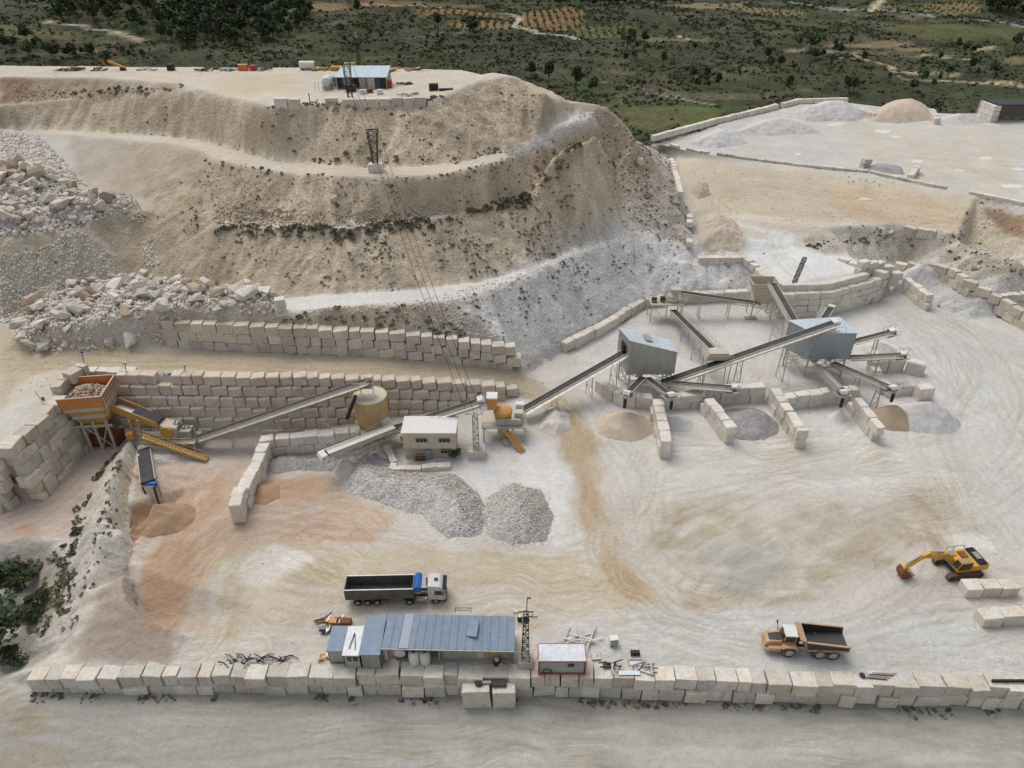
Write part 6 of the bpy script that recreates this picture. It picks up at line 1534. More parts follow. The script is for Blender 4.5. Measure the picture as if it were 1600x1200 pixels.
r_ = thing('jaw_crusher', 'yellow vibrating feeder and jaw crusher with stairs right of the hopper', 'crusher', (-62, 98, 0))
A, B = Vector((-68.6, 100.2, 6.9)), Vector((-60.6, 98.6, 4.6)); d = (B - A).normalized(); s_ = Vector((d.y, -d.x, 0)).normalized()
for sg in (-1, 1): MB().prism([A + s_ * sg * 1.1, B + s_ * sg * 1.1, B + s_ * sg * 1.1 + Vector((0, 0, 1.1)), A + s_ * sg * 1.1 + Vector((0, 0, 1.7))], s_ * 0.12).wb('feeder_side', M_yellow, r_)
MB().slab([A - s_ * 1.05 + Vector((0, 0, .3)), B - s_ * 1.05 + Vector((0, 0, .3)), B + s_ * 1.05 + Vector((0, 0, .3)), A + s_ * 1.05 + Vector((0, 0, .3))], 0.2).wb('feeder_tray', M_galv, r_)
MB().slab([A.lerp(B, .45) - s_ * 1.1 + Vector((0, 0, 1.25)), B - s_ * 1.1 + Vector((0, 0, 1.1)), B + s_ * 1.1 + Vector((0, 0, 1.1)), A.lerp(B, .45) + s_ * 1.1 + Vector((0, 0, 1.25))], 0.08).wb('rubber_curtain', M_belt, r_)
MB().prism([(-61, 97.4, 2.2), (-58.2, 97.4, 2.4), (-57.8, 97.4, 4.6), (-60.6, 97.4, 5.2)], (0, 2.4, 0)).wb('crusher_body', M_frame, r_, bevel=0.1)
AX = Matrix.Rotation(math.pi / 2, 3, 'X')
MB().lathe((-59.5, 97.3, 4.0), [(0.3, -0.2), (1.05, -0.2), (1.05, 0.25), (0.85, 0.25), (0.8, 0.1), (0.3, 0.1)], 22, AX).wb('flywheel', M_yellow, r_, smooth=True)
for k in range(7): MB().tube((-58.6 + 0.5 * k, 98.4 + 0.2 * (k % 3), 4.6 - 0.28 * k), (-58.2 + 0.5 * k, 98.8, 5.4 - 0.28 * k), 0.16, n=8).wb('hydraulic_pipe', M_galv, r_)
MB().box((-57.0, 98.6, 3.0), (2.6, 2.0, 1.6)).wb('motor_housing', M_galv, r_, bevel=0.12)
MB().box((-60.6, 98.2, 2.0), (11.5, 3.6, 0.22)).wb('deck', M_frame, r_)
for dx in (-66, -63, -60, -57, -55.2):
    for dy in (96.6, 99.8): MB().bar((dx, dy, 2.0), (dx, dy, -0.1), 0.22).wb('leg', M_frame, r_)
m = MB()
for dx in (-66, -63, -60): m.bar((dx, 96.6, 1.9), (dx + 3, 96.6, 0.1), 0.1); m.bar((dx + 3, 96.6, 1.9), (dx, 96.6, 0.1), 0.1)
for dx in np.arange(-66.2, -55, 1.6): m.bar((dx, 96.4, 2.1), (dx, 96.4, 3.2), 0.06)
for zz_ in (2.65, 3.2): m.bar((-66.2, 96.4, zz_), (-55.2, 96.4, zz_), 0.06)
m.wb('brace', M_frame, r_)
st_ = MB(); a, b = Vector((-63.2, 95.9, 4.0)), Vector((-52.4, 94.6, 0.1))
for sg in (-0.45, 0.45): st_.bar(a + Vector((0, sg, 0)), b + Vector((0, sg, 0)), 0.12, 0.45)
for k in range(20): st_.box(a.lerp(b, (k + .5) / 20), (0.5, 0.85, 0.06))
for sg in (-0.5, 0.5):
    st_.bar(a + Vector((0, sg, 1.0)), b + Vector((0, sg, 1.0)), 0.06)
    for k in range(6): c_ = a.lerp(b, k / 5); st_.bar(c_ + Vector((0, sg, 0)), c_ + Vector((0, sg, 1)), 0.05)
st_.wb('stairway', M_yellow, r_)
for x_ in (-65.4, -64.0): MB().bar((x_, 97.4, 6.4), (x_, 97.4, 2.0), 0.25).wb('feeder_support', M_yellow, r_)
MB().box((-65.8, 97.0, 3.4), (1.3, 1.0, 1.4)).wb('drive_motor', M_ochre, r_, bevel=0.1)
cz = conveyor('short conveyor dropping brown sand in front of the jaw crusher', G(224, 702, 2.2), GY(231, 752, 83.6), 1.6, (0.75,), 0, 0.7, hood=False)
q = GY(232, 757, 83.2); r_ = thing('dust_chute', 'steel and rubber chute hanging over the brown sand cone', 'chute', (q.x, q.y, 0))
MB().prism([(q.x - 0.9, q.y - 0.3, q.z - 0.1), (q.x + 0.9, q.y - 0.3, q.z - 0.1), (q.x + 1.6, q.y - 1.6, q.z - 3.2), (q.x + 0.4, q.y - 1.6, q.z - 3.2)], (0, 0.25, 0)).wb('back_plate', M_frame, r_)
for a, b in (((-0.85, -0.35, -0.2), (0.45, -1.65, -3.2)), ((0.9, -0.35, -0.2), (1.6, -1.65, -3.2))): MB().bar(Vector((q.x, q.y, q.z)) + Vector(a), Vector((q.x, q.y, q.z)) + Vector(b), 0.3, 0.12).wb('rubber_flap', M_belt, r_)
MB().box((q.x + 0.1, q.y + 0.2, q.z - 0.1), (2.2, 0.7, 0.7)).wb('drive_unit', M_blue, r_, bevel=0.08)
for dx in (-1.1, 1.3): MB().bar((q.x + dx, q.y + 0.2, q.z - 0.3), (q.x + dx, q.y + 0.2, gz(q.x + dx, q.y)), 0.16).wb('leg', M_yellow, r_)

# ------------------------------------------------------------------ vehicles (built facing +x, then turned)
RX = Matrix.Rotation(math.pi / 2, 3, 'X')
def wheel(parent, x, y, r, w, tyre=None, rim=None):
    t = MB().lathe((x, y, r), [(r * 0.55, -w / 2), (r * 0.9, -w / 2), (r, -w * 0.36), (r, w * 0.36), (r * 0.9, w / 2), (r * 0.55, w / 2)], 22, RX).build('wheel', tyre or M_rubber, parent, smooth=True)
    for sg in (-1, 1): MB().lathe((x, y, r), [(0.0, sg * w * 0.58), (r * 0.18, sg * w * 0.57), (r * 0.22, sg * w * 0.525), (r * 0.48, sg * w * 0.52), (r * 0.56, sg * w * 0.505)], 18, RX).build('rim', rim or M_rim, t, smooth=True)
    return t
# articulated lorry with a tipping trailer
M_box = paint('grey_tipper_steel', (96, 94, 92), 0.5, 0.3, 0.22); M_boxin = paint('worn_tipper_floor', (84, 90, 94), 0.45, 0.4, 0.12); M_tarp = plain('blue_tarpaulin', (40, 104, 176), 0.6); M_cab = paint('white_cab_paint', (216, 216, 214), 0.35, 0, 0.12)
p0 = G(541, 946.5, 0); tr_ = thing('tipper_lorry', 'white cabbed articulated lorry with a grey tipping trailer and blue rolled tarpaulin', 'lorry', (p0.x, p0.y + 1.2, gz(p0.x + 6, p0.y)), math.radians(1.6))
for sg in (-1, 1):
    sp_ = MB().prism([(0, sg * 1.25, 1.25), (9.2, sg * 1.25, 1.35), (9.2, sg * 1.25, 3.15), (0, sg * 1.25, 3.15)], (0, -sg * 0.07, 0)).build('side_panel', M_box, tr_)
    for k in range(24): MB().box((0.25 + k * 0.38, sg * 1.28, 2.25), (0.12, 0.06, 1.7)).build('rib', M_box, sp_)
    MB().box((4.6, sg * 1.24, 3.18), (9.25, 0.16, 0.1)).build('top_rail', M_galv, sp_)
MB().box((4.6, 0, 1.32), (9.1, 2.4, 0.1)).build('trailer_floor', M_boxin, tr_); MB().box((0.03, 0, 2.2), (0.08, 2.44, 1.9)).build('tailgate', M_box, tr_); MB().box((9.16, 0, 2.3), (0.08, 2.44, 1.9)).build('front_panel', M_box, tr_)
MB().prism([(9.2, -1.32, 2.4), (9.3, -1.32, 3.35), (9.75, -1.32, 3.65), (10.25, -1.32, 3.35), (10.2, -1.32, 2.5)], (0, 2.64, 0)).build('tarpaulin', M_tarp, tr_, bevel=0.05)
for sg in (-0.45, 0.45): MB().box((6.2, sg, 1.05), (12.6, 0.12, 0.28)).build('chassis_rail', M_dark, tr_)
for x_ in (1.55, 2.9, 4.2, 8.55, 12.1):
    for sg in (-1, 1): wheel(tr_, x_, sg * 1.05, 0.52, 0.36 if x_ != 8.55 else 0.5, M_rubber, M_galv)
for sg in (-1, 1):
    MB().tube((9.6, sg * 0.95, 0.75), (10.9, sg * 0.95, 0.75), 0.33, n=14).build('fuel_tank', M_galv, tr_, smooth=True); MB().box((8.55, sg * 1.05, 1.12), (1.5, 0.5, 0.06)).build('mudguard', M_dark, tr_); MB().box((5.2, sg * 1.1, 0.85), (1.0, 0.25, 0.4)).build('tool_box', M_rust, tr_)
MB().prism([(11.1, -1.22, 0.95), (13.35, -1.22, 0.75), (13.45, -1.22, 1.7), (13.2, -1.22, 2.85), (12.7, -1.22, 3.35), (11.2, -1.22, 3.55), (11.1, -1.22, 3.4)], (0, 2.44, 0)).build('cab', M_cab, tr_, bevel=0.08)
MB().prism([(13.47, -1.1, 1.75), (13.27, -1.1, 2.75), (13.22, -1.1, 2.75), (13.42, -1.1, 1.75)], (0, 2.2, 0)).build('windscreen', M_glass, tr_)
MB().prism([(13.1, -1.2, 2.95), (13.6, -1.2, 2.8), (13.6, -1.2, 2.9), (13.1, -1.2, 3.1)], (0, 2.4, 0)).build('sun_visor', M_dark, tr_)
for sg in (-1, 1):
    MB().prism([(12.0, sg * 1.23, 1.85), (13.05, sg * 1.23, 1.85), (12.95, sg * 1.23, 2.65), (12.0, sg * 1.23, 2.65)], (0, sg * 0.02, 0)).build('side_window', M_glass, tr_); MB().box((13.25, sg * 1.42, 2.3), (0.12, 0.28, 0.7)).build('mirror', M_dark, tr_); MB().box((13.42, sg * 0.95, 1.05), (0.12, 0.4, 0.2)).build('headlight', M_galv, tr_)
MB().box((13.38, 0, 0.7), (0.22, 2.4, 0.45)).build('bumper', M_dark, tr_); MB().box((12.2, 0.1, 3.47), (0.5, 0.5, 0.08)).build('roof_hatch', M_dark, tr_); MB().box((10.85, 0.75, 2.2), (0.2, 0.2, 2.2)).build('exhaust_stack', M_galv, tr_)

# articulated dump truck
M_fad = paint('faded_orange_paint', (186, 144, 96), 0.55, 0, 0.36); M_bed = paint('worn_dump_body', (62, 62, 64), 0.5, 0.4, 0.05)
p0 = G(1258, 1021, 0); du = thing('dump_truck', 'faded orange articulated dump truck with an empty dark bed', 'dump truck', (p0.x, p0.y + 0.8, gz(p0.x, p0.y)), math.radians(180 - 4.5)); du.scale = (0.9, 0.9, 0.9)
O = -5.4                                                            # local x of the tail
for sg in (-1, 1):
    MB().prism([(O, sg * 1.55, 2.1), (O + 0.8, sg * 1.55, 1.9), (O + 5.6, sg * 1.5, 1.7), (O + 5.9, sg * 1.6, 3.35), (O + 0.1, sg * 1.66, 2.95)], (0, -sg * 0.12, 0)).build('bed_side', M_bed, du)
    MB().bar((O + 0.1, sg * 1.68, 2.98), (O + 5.9, sg * 1.64, 3.4), 0.22, 0.2).build('bed_rail', M_fad, du); MB().bar((O, sg * 1.6, 2.0), (O + 5.6, sg * 1.52, 1.6), 0.16, 0.3).build('bed_skirt', M_fad, du)
MB().slab([(O + 0.05, -1.5, 2.15), (O + 5.6, -1.45, 1.75), (O + 5.6, 1.45, 1.75), (O + 0.05, 1.5, 2.15)], 0.15).build('bed_floor', M_bed, du)
MB().prism([(O + 5.6, -1.55, 1.7), (O + 5.95, -1.55, 3.4), (O + 6.9, -1.55, 3.75), (O + 6.9, -1.55, 3.62), (O + 6.1, -1.55, 3.2), (O + 5.85, -1.55, 1.7)], (0, 3.1, 0)).build('headboard', M_fad, du)
for sg in (-0.5, 0.5): MB().bar((O + 0.8, sg, 1.35), (O + 6.6, sg, 1.25), 0.25, 0.4).build('rear_frame', M_dark, du)
MB().box((O + 6.9, 0, 1.3), (1.1, 0.8, 0.8)).build('articulation_joint', M_dark, du, bevel=0.1)
for x_ in (O + 1.9, O + 3.75, O + 7.9):
    for sg in (-1, 1): wheel(du, x_, sg * 1.32, 0.95, 0.78, M_tyredust, M_rim)
MB().prism([(O + 7.0, -0.95, 1.5), (O + 8.9, -0.95, 1.5), (O + 8.9, -0.95, 2.4), (O + 8.6, -0.95, 3.55), (O + 7.1, -0.95, 3.55)], (0, 1.9, 0)).build('cab', M_fad, du, bevel=0.08)
MB().box((O + 7.85, 0, 3.62), (1.75, 2.05, 0.12)).build('cab_roof', M_white, du, bevel=0.04)
MB().prism([(O + 8.93, -0.85, 2.45), (O + 8.68, -0.85, 3.45), (O + 8.63, -0.85, 3.45), (O + 8.88, -0.85, 2.45)], (0, 1.7, 0)).build('windscreen', M_glass, du)
for sg in (-1, 1): MB().prism([(O + 7.25, sg * 0.96, 2.4), (O + 8.7, sg * 0.96, 2.4), (O + 8.5, sg * 0.96, 3.4), (O + 7.25, sg * 0.96, 3.4)], (0, sg * 0.03, 0)).build('side_window', M_glass, du)
MB().prism([(O + 8.8, -0.85, 1.2), (O + 11.0, -0.85, 1.1), (O + 11.05, -0.85, 1.7), (O + 10.7, -0.85, 2.15), (O + 8.8, -0.85, 2.4)], (0, 1.7, 0)).build('bonnet', M_fad, du, bevel=0.1)
MB().slab([(O + 8.95, -0.7, 2.42), (O + 10.6, -0.55, 2.2), (O + 10.6, 0.55, 2.2), (O + 8.95, 0.7, 2.42)], 0.04).build('bonnet_grille', M_belt, du)
for sg in (-1, 1):
    MB().prism([(O + 6.8, sg * 1.0, 1.75), (O + 7.1, sg * 1.0, 2.1), (O + 8.7, sg * 1.0, 2.1), (O + 9.0, sg * 1.0, 1.7), (O + 8.9, sg * 1.0, 1.6), (O + 8.6, sg * 1.0, 1.95), (O + 7.2, sg * 1.0, 1.95), (O + 6.9, sg * 1.0, 1.65)], (0, sg * 0.75, 0)).build('mudguard', M_fad, du)
    MB().prism([(O + 9.0, sg * 0.9, 0.9), (O + 10.8, sg * 0.9, 0.9), (O + 10.6, sg * 0.9, 1.5), (O + 9.0, sg * 0.9, 1.6)], (0, sg * 0.6, 0)).build('side_step', M_fad, du); MB().bar((O + 9.0, sg * 1.2, 2.2), (O + 9.2, sg * 1.6, 3.3), 0.06).build('mirror_arm', M_dark, du); MB().box((O + 9.2, sg * 1.62, 3.4), (0.12, 0.3, 0.5)).build('mirror', M_dark, du)
    MB().box((O + 11.06, sg * 0.65, 1.45), (0.1, 0.35, 0.2)).build('headlight', M_galv, du)
MB().box((O + 6.75, 0.3, 2.6), (0.5, 0.9, 1.3)).build('air_filter', M_dark, du, bevel=0.08); MB().box((O + 10.9, 0, 0.85), (0.5, 2.6, 0.3)).build('bumper', M_fad, du, bevel=0.05)

# excavator
M_exy = paint('excavator_yellow', (210, 158, 28), 0.45, 0, 0.14); M_track = paint('rusty_track_steel', (104, 78, 64), 0.8, 0.2, 0.3, dustc=(170, 150, 128))
p0 = G(1494, 890, 0); ex = thing('excavator', 'yellow tracked excavator with its arm reaching left and a rusty bucket', 'excavator', (p0.x, p0.y, gz(p0.x, p0.y)), math.radians(188))
for sg in (-1, 1):
    y_ = sg * 1.55; prof = []
    for k in range(9): a = math.pi / 2 + math.pi * k / 8; prof.append((-2.2 + math.cos(a) * 0.52, y_ - 0.33, 0.54 + math.sin(a) * 0.52))
    for k in range(9): a = -math.pi / 2 + math.pi * k / 8; prof.append((2.2 + math.cos(a) * 0.52, y_ - 0.33, 0.54 + math.sin(a) * 0.52))
    tk = MB().prism(prof, (0, 0.66, 0)).build('track', M_track, ex)
    for k in range(14): 
        for zz_ in (1.07, 0.02): MB().box((-2.2 + 4.4 * k / 13, y_, zz_), (0.2, 0.7, 0.07)).build('track_shoe', M_track, tk)
    for x_ in (-2.2, 2.2): MB().tube((x_, y_ - 0.36, 0.54), (x_, y_ + 0.36, 0.54), 0.32, n=14).build('sprocket', M_dark, tk)
MB().box((0, 0, 0.8), (2.6, 2.5, 0.5)).build('undercarriage', M_dark, ex, bevel=0.08); MB().tube((0, 0, 1.0), (0, 0, 1.3), 0.95, n=20).build('slew_ring', M_dark, ex)
MB().prism([(-3.1, -1.65, 1.35), (1.5, -1.65, 1.3), (1.5, -1.65, 2.1), (-1.0, -1.65, 2.35), (-3.1, -1.65, 2.3)], (0, 3.3, 0)).build('house', M_exy, ex, bevel=0.06)
MB().prism([(-3.35, -1.6, 1.4), (-2.6, -1.6, 1.3), (-2.6, -1.6, 2.5), (-3.2, -1.6, 2.45)], (0, 3.2, 0)).build('counterweight', M_exy, ex, bevel=0.15)
MB().box((-2.15, 0, 2.5), (1.2, 3.1, 0.35)).build('engine_hood', plain('navy_hood', (26, 36, 56), 0.35), ex, bevel=0.08); MB().box((-2.1, 0.1, 2.72), (0.7, 1.3, 0.1)).build('cooler_cover', M_galv, ex)
cb = MB().prism([(-0.5, 0.65, 1.5), (1.6, 0.65, 1.5), (1.75, 0.65, 2.2), (1.35, 0.65, 3.15), (-0.45, 0.65, 3.15)], (0, 1.0, 0)).build('cab', M_exy, ex, bevel=0.06)
MB().prism([(-0.35, 1.67, 2.0), (1.6, 1.67, 2.0), (1.3, 1.67, 3.0), (-0.35, 1.67, 3.0)], (0, 0.03, 0)).build('side_window', M_glass, cb); MB().slab([(1.78, 0.72, 2.1), (1.42, 0.72, 3.1), (1.42, 1.6, 3.1), (1.78, 1.6, 2.1)], 0.05).build('windscreen', M_glass, cb)
for k in range(5): MB().box((-0.2 + k * 0.35, 1.15, 3.2), (0.12, 0.85, 0.07)).build('roof_bar', M_galv, cb)
MB().box((-0.6, -0.6, 2.35), (1.0, 1.2, 0.3)).build('tank_cover', M_rust, ex, bevel=0.05); MB().box((0.9, -1.1, 2.2), (1.0, 0.9, 0.35)).build('tool_locker', M_galv, ex)
m = MB()
for x_ in (-1.4, 0.2, 1.4): m.bar((x_, -1.6, 2.2), (x_, -1.6, 3.1), 0.05)
m.bar((-1.4, -1.6, 3.1), (1.4, -1.6, 3.1), 0.05); m.build('handrail', M_dark, ex)
bo = MB().prism([(0.7, -0.35, 1.9), (1.2, -0.35, 1.8), (3.2, -0.35, 3.3), (5.9, -0.35, 3.5), (5.9, -0.35, 3.9), (3.0, -0.35, 4.1), (2.3, -0.35, 3.7)], (0, 0.7, 0)).build('boom', M_exy, ex, bevel=0.06)
sk_ = MB().prism([(5.3, -0.25, 4.3), (5.9, -0.25, 3.5), (6.4, -0.25, 3.3), (8.5, -0.25, 1.5), (8.75, -0.25, 1.75), (6.5, -0.25, 4.0), (5.6, -0.25, 4.5)], (0, 0.5, 0)).build('stick', M_exy, ex, bevel=0.05)
for sg in (-0.45, 0.45): MB().tube((1.5, sg, 1.7), (3.3, sg, 3.3), 0.12, n=8).build('boom_cylinder', M_galv, ex)
MB().tube((3.4, 0, 4.15), (5.5, 0, 4.4), 0.13, n=8).build('stick_cylinder', M_galv, ex); MB().tube((6.6, 0, 4.0), (8.6, 0, 2.3), 0.1, n=8).build('bucket_cylinder', M_galv, ex)
MB().prism([(8.9, -0.7, 1.9), (9.2, -0.7, 1.2), (8.9, -0.7, 0.35), (8.1, -0.7, 0.05), (7.3, -0.7, 0.45), (7.5, -0.7, 0.65), (8.2, -0.7, 1.3)], (0, 1.4, 0)).build('bucket', M_rust, ex, bevel=0.04)
for k in range(5): MB().bar((7.45, -0.6 + k * 0.3, 0.5), (7.0, -0.6 + k * 0.3, 0.65), 0.14, 0.1).build('bucket_tooth', M_rust, ex)

# ------------------------------------------------------------------ workshop and cabins behind the front wall
M_roofg = corrugated('blue_grey_roof_sheet', (128, 144, 160), 0.34, 0.6, 0.05, 0, 0.16, (170, 174, 174)); M_panel = corrugated('dull_wall_panel', (150, 148, 140), 0.5, 0.6, 0.1, 0, 0.4)
r_ = thing('workshop_shed', 'long workshop shed with a blue grey sheet roof behind the front wall', 'building', (-8, 56, 0.05))
FL, FR, BR_, BL_ = Vector((-16.0, 54.6, 3.0)), Vector((0.3, 54.2, 3.0)), Vector((0.4, 58.6, 3.9)), Vector((-15.6, 59.0, 3.9))
rf = MB().slab([FL, FR, BR_, BL_], -0.08).wb('roof', M_roofg, r_)
def on(u, v, h=0.0): return FL.lerp(FR, u).lerp(BL_.lerp(BR_, u), v) + Vector((0, 0, h))
def sub(mb, name, mat, par, root_): 
    mb.v = [(x - root_.location.x, y - root_.location.y, z - root_.location.z) for x, y, z in mb.v]; return mb.build(name, mat, par)
for k in range(1, 16): 
    if k != 3: sub(MB().bar(on(k / 16, 0.0, 0.12), on(k / 16, 1.0, 0.12), 0.05, 0.05), 'sheet_rib', M_roofg, rf, r_)
sub(MB().slab([on(0.13, 0, 0.13), on(0.20, 0, 0.13), on(0.20, 1, 0.13), on(0.13, 1, 0.13)], 0.03), 'light_sheet', paint('faded_roof_sheet', (160, 174, 188), 0.6, 0, 0.15), rf, r_)
sub(MB().slab([on(0.63, 0.38, 0.2), on(0.71, 0.30, 0.55), on(0.72, 0.78, 0.6), on(0.645, 0.85, 0.25)], 0.06), 'loose_sheet', M_roofg, rf, r_)
sub(MB().bar(FL + Vector((0, -0.05, -0.05)), FR + Vector((0, -0.05, -0.05)), 0.14, 0.16), 'gutter', M_galv, rf, r_)
MB().box((-4.3, 55.2, 1.45), (9.2, 0.12, 2.85)).wb('front_wall', M_panel, r_)
for k, (x_, w_, mt) in enumerate(((-8.0, 0.9, M_galv), (-6.6, 0.9, M_galv), (-3.9, 0.8, M_frame), (-2.2, 0.7, M_yellow), (-1.0, 0.9, M_galv))): MB().box((x_, 55.1, 1.4), (w_, 0.08, 1.9)).wb('wall_panel', mt, r_)
MB().box((-7.8, 58.8, 1.8), (16.0, 0.12, 3.6)).wb('back_wall', M_panel, r_); MB().box((0.2, 56.6, 1.6), (0.12, 4.0, 3.2)).wb('side_wall', M_panel, r_); MB().box((-9.0, 57.0, 1.55), (0.1, 3.6, 3.0)).wb('partition', M_rust, r_)
for x_ in (-15.8, -9.0): MB().bar((x_, 54.8, 0), (x_, 54.8, 3.0), 0.16).wb('post', M_galv, r_)
m = MB()
for x_ in (-7.2, -5.2): m.bar((x_, 59.2, 3.9), (x_, 59.2, 4.8), 0.06)
m.bar((-7.2, 59.2, 4.8), (-5.2, 59.2, 4.8), 0.06); m.bar((-7.2, 59.2, 4.35), (-5.2, 59.2, 4.35), 0.05); m.wb('back_railing', M_dark, r_)
def hut(label, x0, x1, y0, y1, h0, h1, roofm, wallm, name='site_hut', trim=None):
    r_ = thing(name, label, 'cabin', ((x0 + x1) / 2, (y0 + y1) / 2, 0.06)); cx_ = (x0 + x1) / 2
    for nm, a, b in (('front_wall', (x0, y0), (x1, y0)), ('right_wall', (x1, y0), (x1, y1)), ('back_wall', (x1, y1), (x0, y1)), ('left_wall', (x0, y1), (x0, y0))):
        hs = {y0: h0, y1: h1}; MB().slab([(*a, 0.06), (*b, 0.06), (*b, hs[b[1]]), (*a, hs[a[1]])], 0.08).wb(nm, wallm, r_)
    MB().slab([(x0 - 0.12, y0 - 0.15, h0 + 0.12), (x1 + 0.06, y0 - 0.15, h0 + 0.12), (x1 + 0.06, y1 + 0.1, h1 + 0.12), (x0 - 0.12, y1 + 0.1, h1 + 0.12)], 0.1).wb('roof', roofm, r_)
    return r_
M_roofwr = corrugated('white_ribbed_roof', (214, 216, 214), 0.35, 0.5, 0.1, 0, 0.2); M_roofx = corrugated('ribbed_container_roof', (206, 210, 214), 0.3, 0.45, 0.2, 1, 0.15); M_cabin = paint('grey_cabin_panel', (170, 170, 162), 0.6, 0, 0.3)
hut('narrow lean-to with a blue grey roof at the left end of the workshop', -18.5, -16.1, 53.9, 59.4, 2.75, 2.95, M_roofg, M_panel)
h2 = hut('small hut with a white ribbed roof left of the workshop', -20.6, -18.6, 54.0, 58.0, 2.5, 2.6, M_roofwr, M_cabin)
w_ = MB().box((-19.55, 53.95, 1.75), (1.3, 0.08, 0.7)).wb('window', M_glass, h2)
sub(MB().box((-19.55, 53.9, 1.75), (0.1, 0.06, 0.75)), 'window_bar', M_white, w_, h2)
m = MB(); m.bar((-20.0, 54.8, 2.75), (-19.7, 57.0, 2.8), 0.08); m.bar((-19.7, 57.0, 2.8), (-19.2, 54.6, 2.75), 0.08); m.wb('roof_pole', M_dark, h2)
hut('leftmost hut with a weathered grey roof beside the workshop', -22.7, -20.8, 54.7, 58.2, 2.35, 2.4, M_roofg, M_cabin)
h4 = hut('red framed container cabin with a ribbed white roof right of the light mast', 3.3, 8.9, 53.2, 55.4, 2.55, 2.6, M_roofx, M_cabin, 'container_cabin')
M_redf = paint('red_frame_paint', (184, 64, 44), 0.5, 0, 0.15)
for nm, a, b in (('top_beam', (3.2, 53.08, 2.55), (9.0, 53.08, 2.55)), ('bottom_beam', (3.2, 53.08, 0.16), (9.0, 53.08, 0.16)), ('corner_post', (3.25, 53.07, 0.06), (3.25, 53.07, 2.6)), ('corner_post', (8.95, 53.07, 0.06), (8.95, 53.07, 2.6)), ('side_beam', (3.2, 53.1, 2.6), (3.2, 55.4, 2.66)), ('side_beam', (9.0, 53.1, 2.6), (9.0, 55.4, 2.66)), ('back_beam', (3.2, 55.5, 2.66), (9.0, 55.5, 2.66))): MB().bar(a, b, 0.14).wb(nm, M_redf, h4)
for dx in (-0.2, 0.2): MB().box((7.2 + dx, 53.12, 1.7), (0.34, 0.08, 0.5)).wb('window', M_glass, h4)
m = MB()
for k in range(14): a, b = 2 * math.pi * k / 14, 2 * math.pi * (k + 1) / 14; m.tube((4.3 + 0.55 * math.cos(a), 53.0, 0.75 + 0.4 * math.sin(a)), (4.3 + 0.55 * math.cos(b), 53.0, 0.75 + 0.4 * math.sin(b)), 0.06, n=6)
tag(m.build('hose_coil', M_cable), 'black hose coil hanging on the red framed cabin', 'hose')
# tanks under the shed roof
M_poly = paint('white_polythene', (222, 220, 210), 0.5, 0, 0.25)
for px, lab in ((647, 'white upright water tank with a blue lid, left of the pair'), (664, 'white upright water tank with a blue lid, right of the pair')):
    q = G(px, 1041, 0.06); t_ = thing('water_tank', lab, 'tank', (q.x, q.y + 0.6, 0.06))
    MB().lathe((0, 0, 0), [(0.62, 0), (0.66, 0.1), (0.66, 1.75), (0.55, 2.0), (0.3, 2.12), (0, 2.14)], 24).build('body', M_poly, t_, smooth=True); MB().lathe((0, 0, 0), [(0.0, 2.2), (0.26, 2.2), (0.28, 2.1)], 16).build('lid', plain('blue_lid', (70, 96, 124)), t_)
    for z_ in (0.5, 0.95, 1.4): MB().lathe((0, 0, 0), [(0.66, z_ - 0.03), (0.69, z_), (0.66, z_ + 0.03)], 24).build('rib', M_poly, t_)
q = G(625, 1030, 0.06); t_ = thing('round_tank', 'round white tank lying inside the open end of the workshop', 'tank', (q.x, q.y + 0.8, 0.06)); MB().lathe((0, 0, 1.0), [(0, -1.0), (0.75, -0.75), (0.85, 0), (0.75, 0.75), (0, 1.0)], 20, RX).build('body', M_poly, t_, smooth=True); MB().box((0, 0, 0.15), (1.2, 1.2, 0.3)).build('cradle', M_dark, t_)
q = G(602, 1032, 0.06); t_ = thing('gas_cylinder', 'tall white gas cylinder at the open end of the workshop', 'tank', (q.x, q.y + 0.3, 0.06)); MB().lathe((0, 0, 0), [(0.3, 0), (0.32, 0.1), (0.32, 1.7), (0.2, 1.95), (0, 2.0)], 16).build('body', M_poly, t_, smooth=True); MB().tube((0, 0, 1.98), (0, 0, 2.15), 0.08).build('valve', M_dark, t_)
q = G(776, 1037, 0.06); t_ = thing('compressor', 'dark drum compressor standing on the ledge in front of the workshop', 'machine', (q.x, q.y, 0.06)); MB().lathe((0, 0, 0), [(0.42, 0), (0.45, 0.5), (0.4, 0.75), (0, 0.8)], 16).build('drum', M_dark, t_, smooth=True); MB().tube((0, 0, 0.8), (0, 0, 0.95), 0.3, n=12).build('cap', M_white, t_); MB().box((0.55, -0.2, 0.2), (0.5, 0.4, 0.35)).build('pump', M_ochre, t_, bevel=0.05)

# ------------------------------------------------------------------ lattice masts, pylons and their cables
def lattice(label, base, h, w0, w1, n=8, name='lattice_mast', cat='mast', mat=None, top=None, lean=(0, 0), leg=0.09):
    mat = mat or M_dark; r_ = thing(name, label, cat, base)
    P = lambda k, t_: Vector((((-1, 1, 1, -1)[k]) * (w0 + (w1 - w0) * t_) / 2 + lean[0] * t_, ((-1, -1, 1, 1)[k]) * (w0 + (w1 - w0) * t_) / 2 + lean[1] * t_, h * t_))
    for k in range(4): MB().bar(P(k, 0), P(k, 1), leg).build('leg', mat, r_)
    m = MB()
    for i in range(n):
        for k in range(4):
            a, b = i / n, (i + 1) / n; j = (k + 1) % 4
            m.bar(P(k, a) if i % 2 else P(j, a), P(j, b) if i % 2 else P(k, b), leg * 0.6); m.bar(P(k, b), P(j, b), leg * 0.6)
    m.build('bracing', mat, r_)
    return r_
q = G(821, 1032, 1.0); mast = lattice('tall lattice light mast with floodlights beside the workshop', (q.x, q.y + 0.3, 1.0), 8.6, 0.95, 0.5, 12)
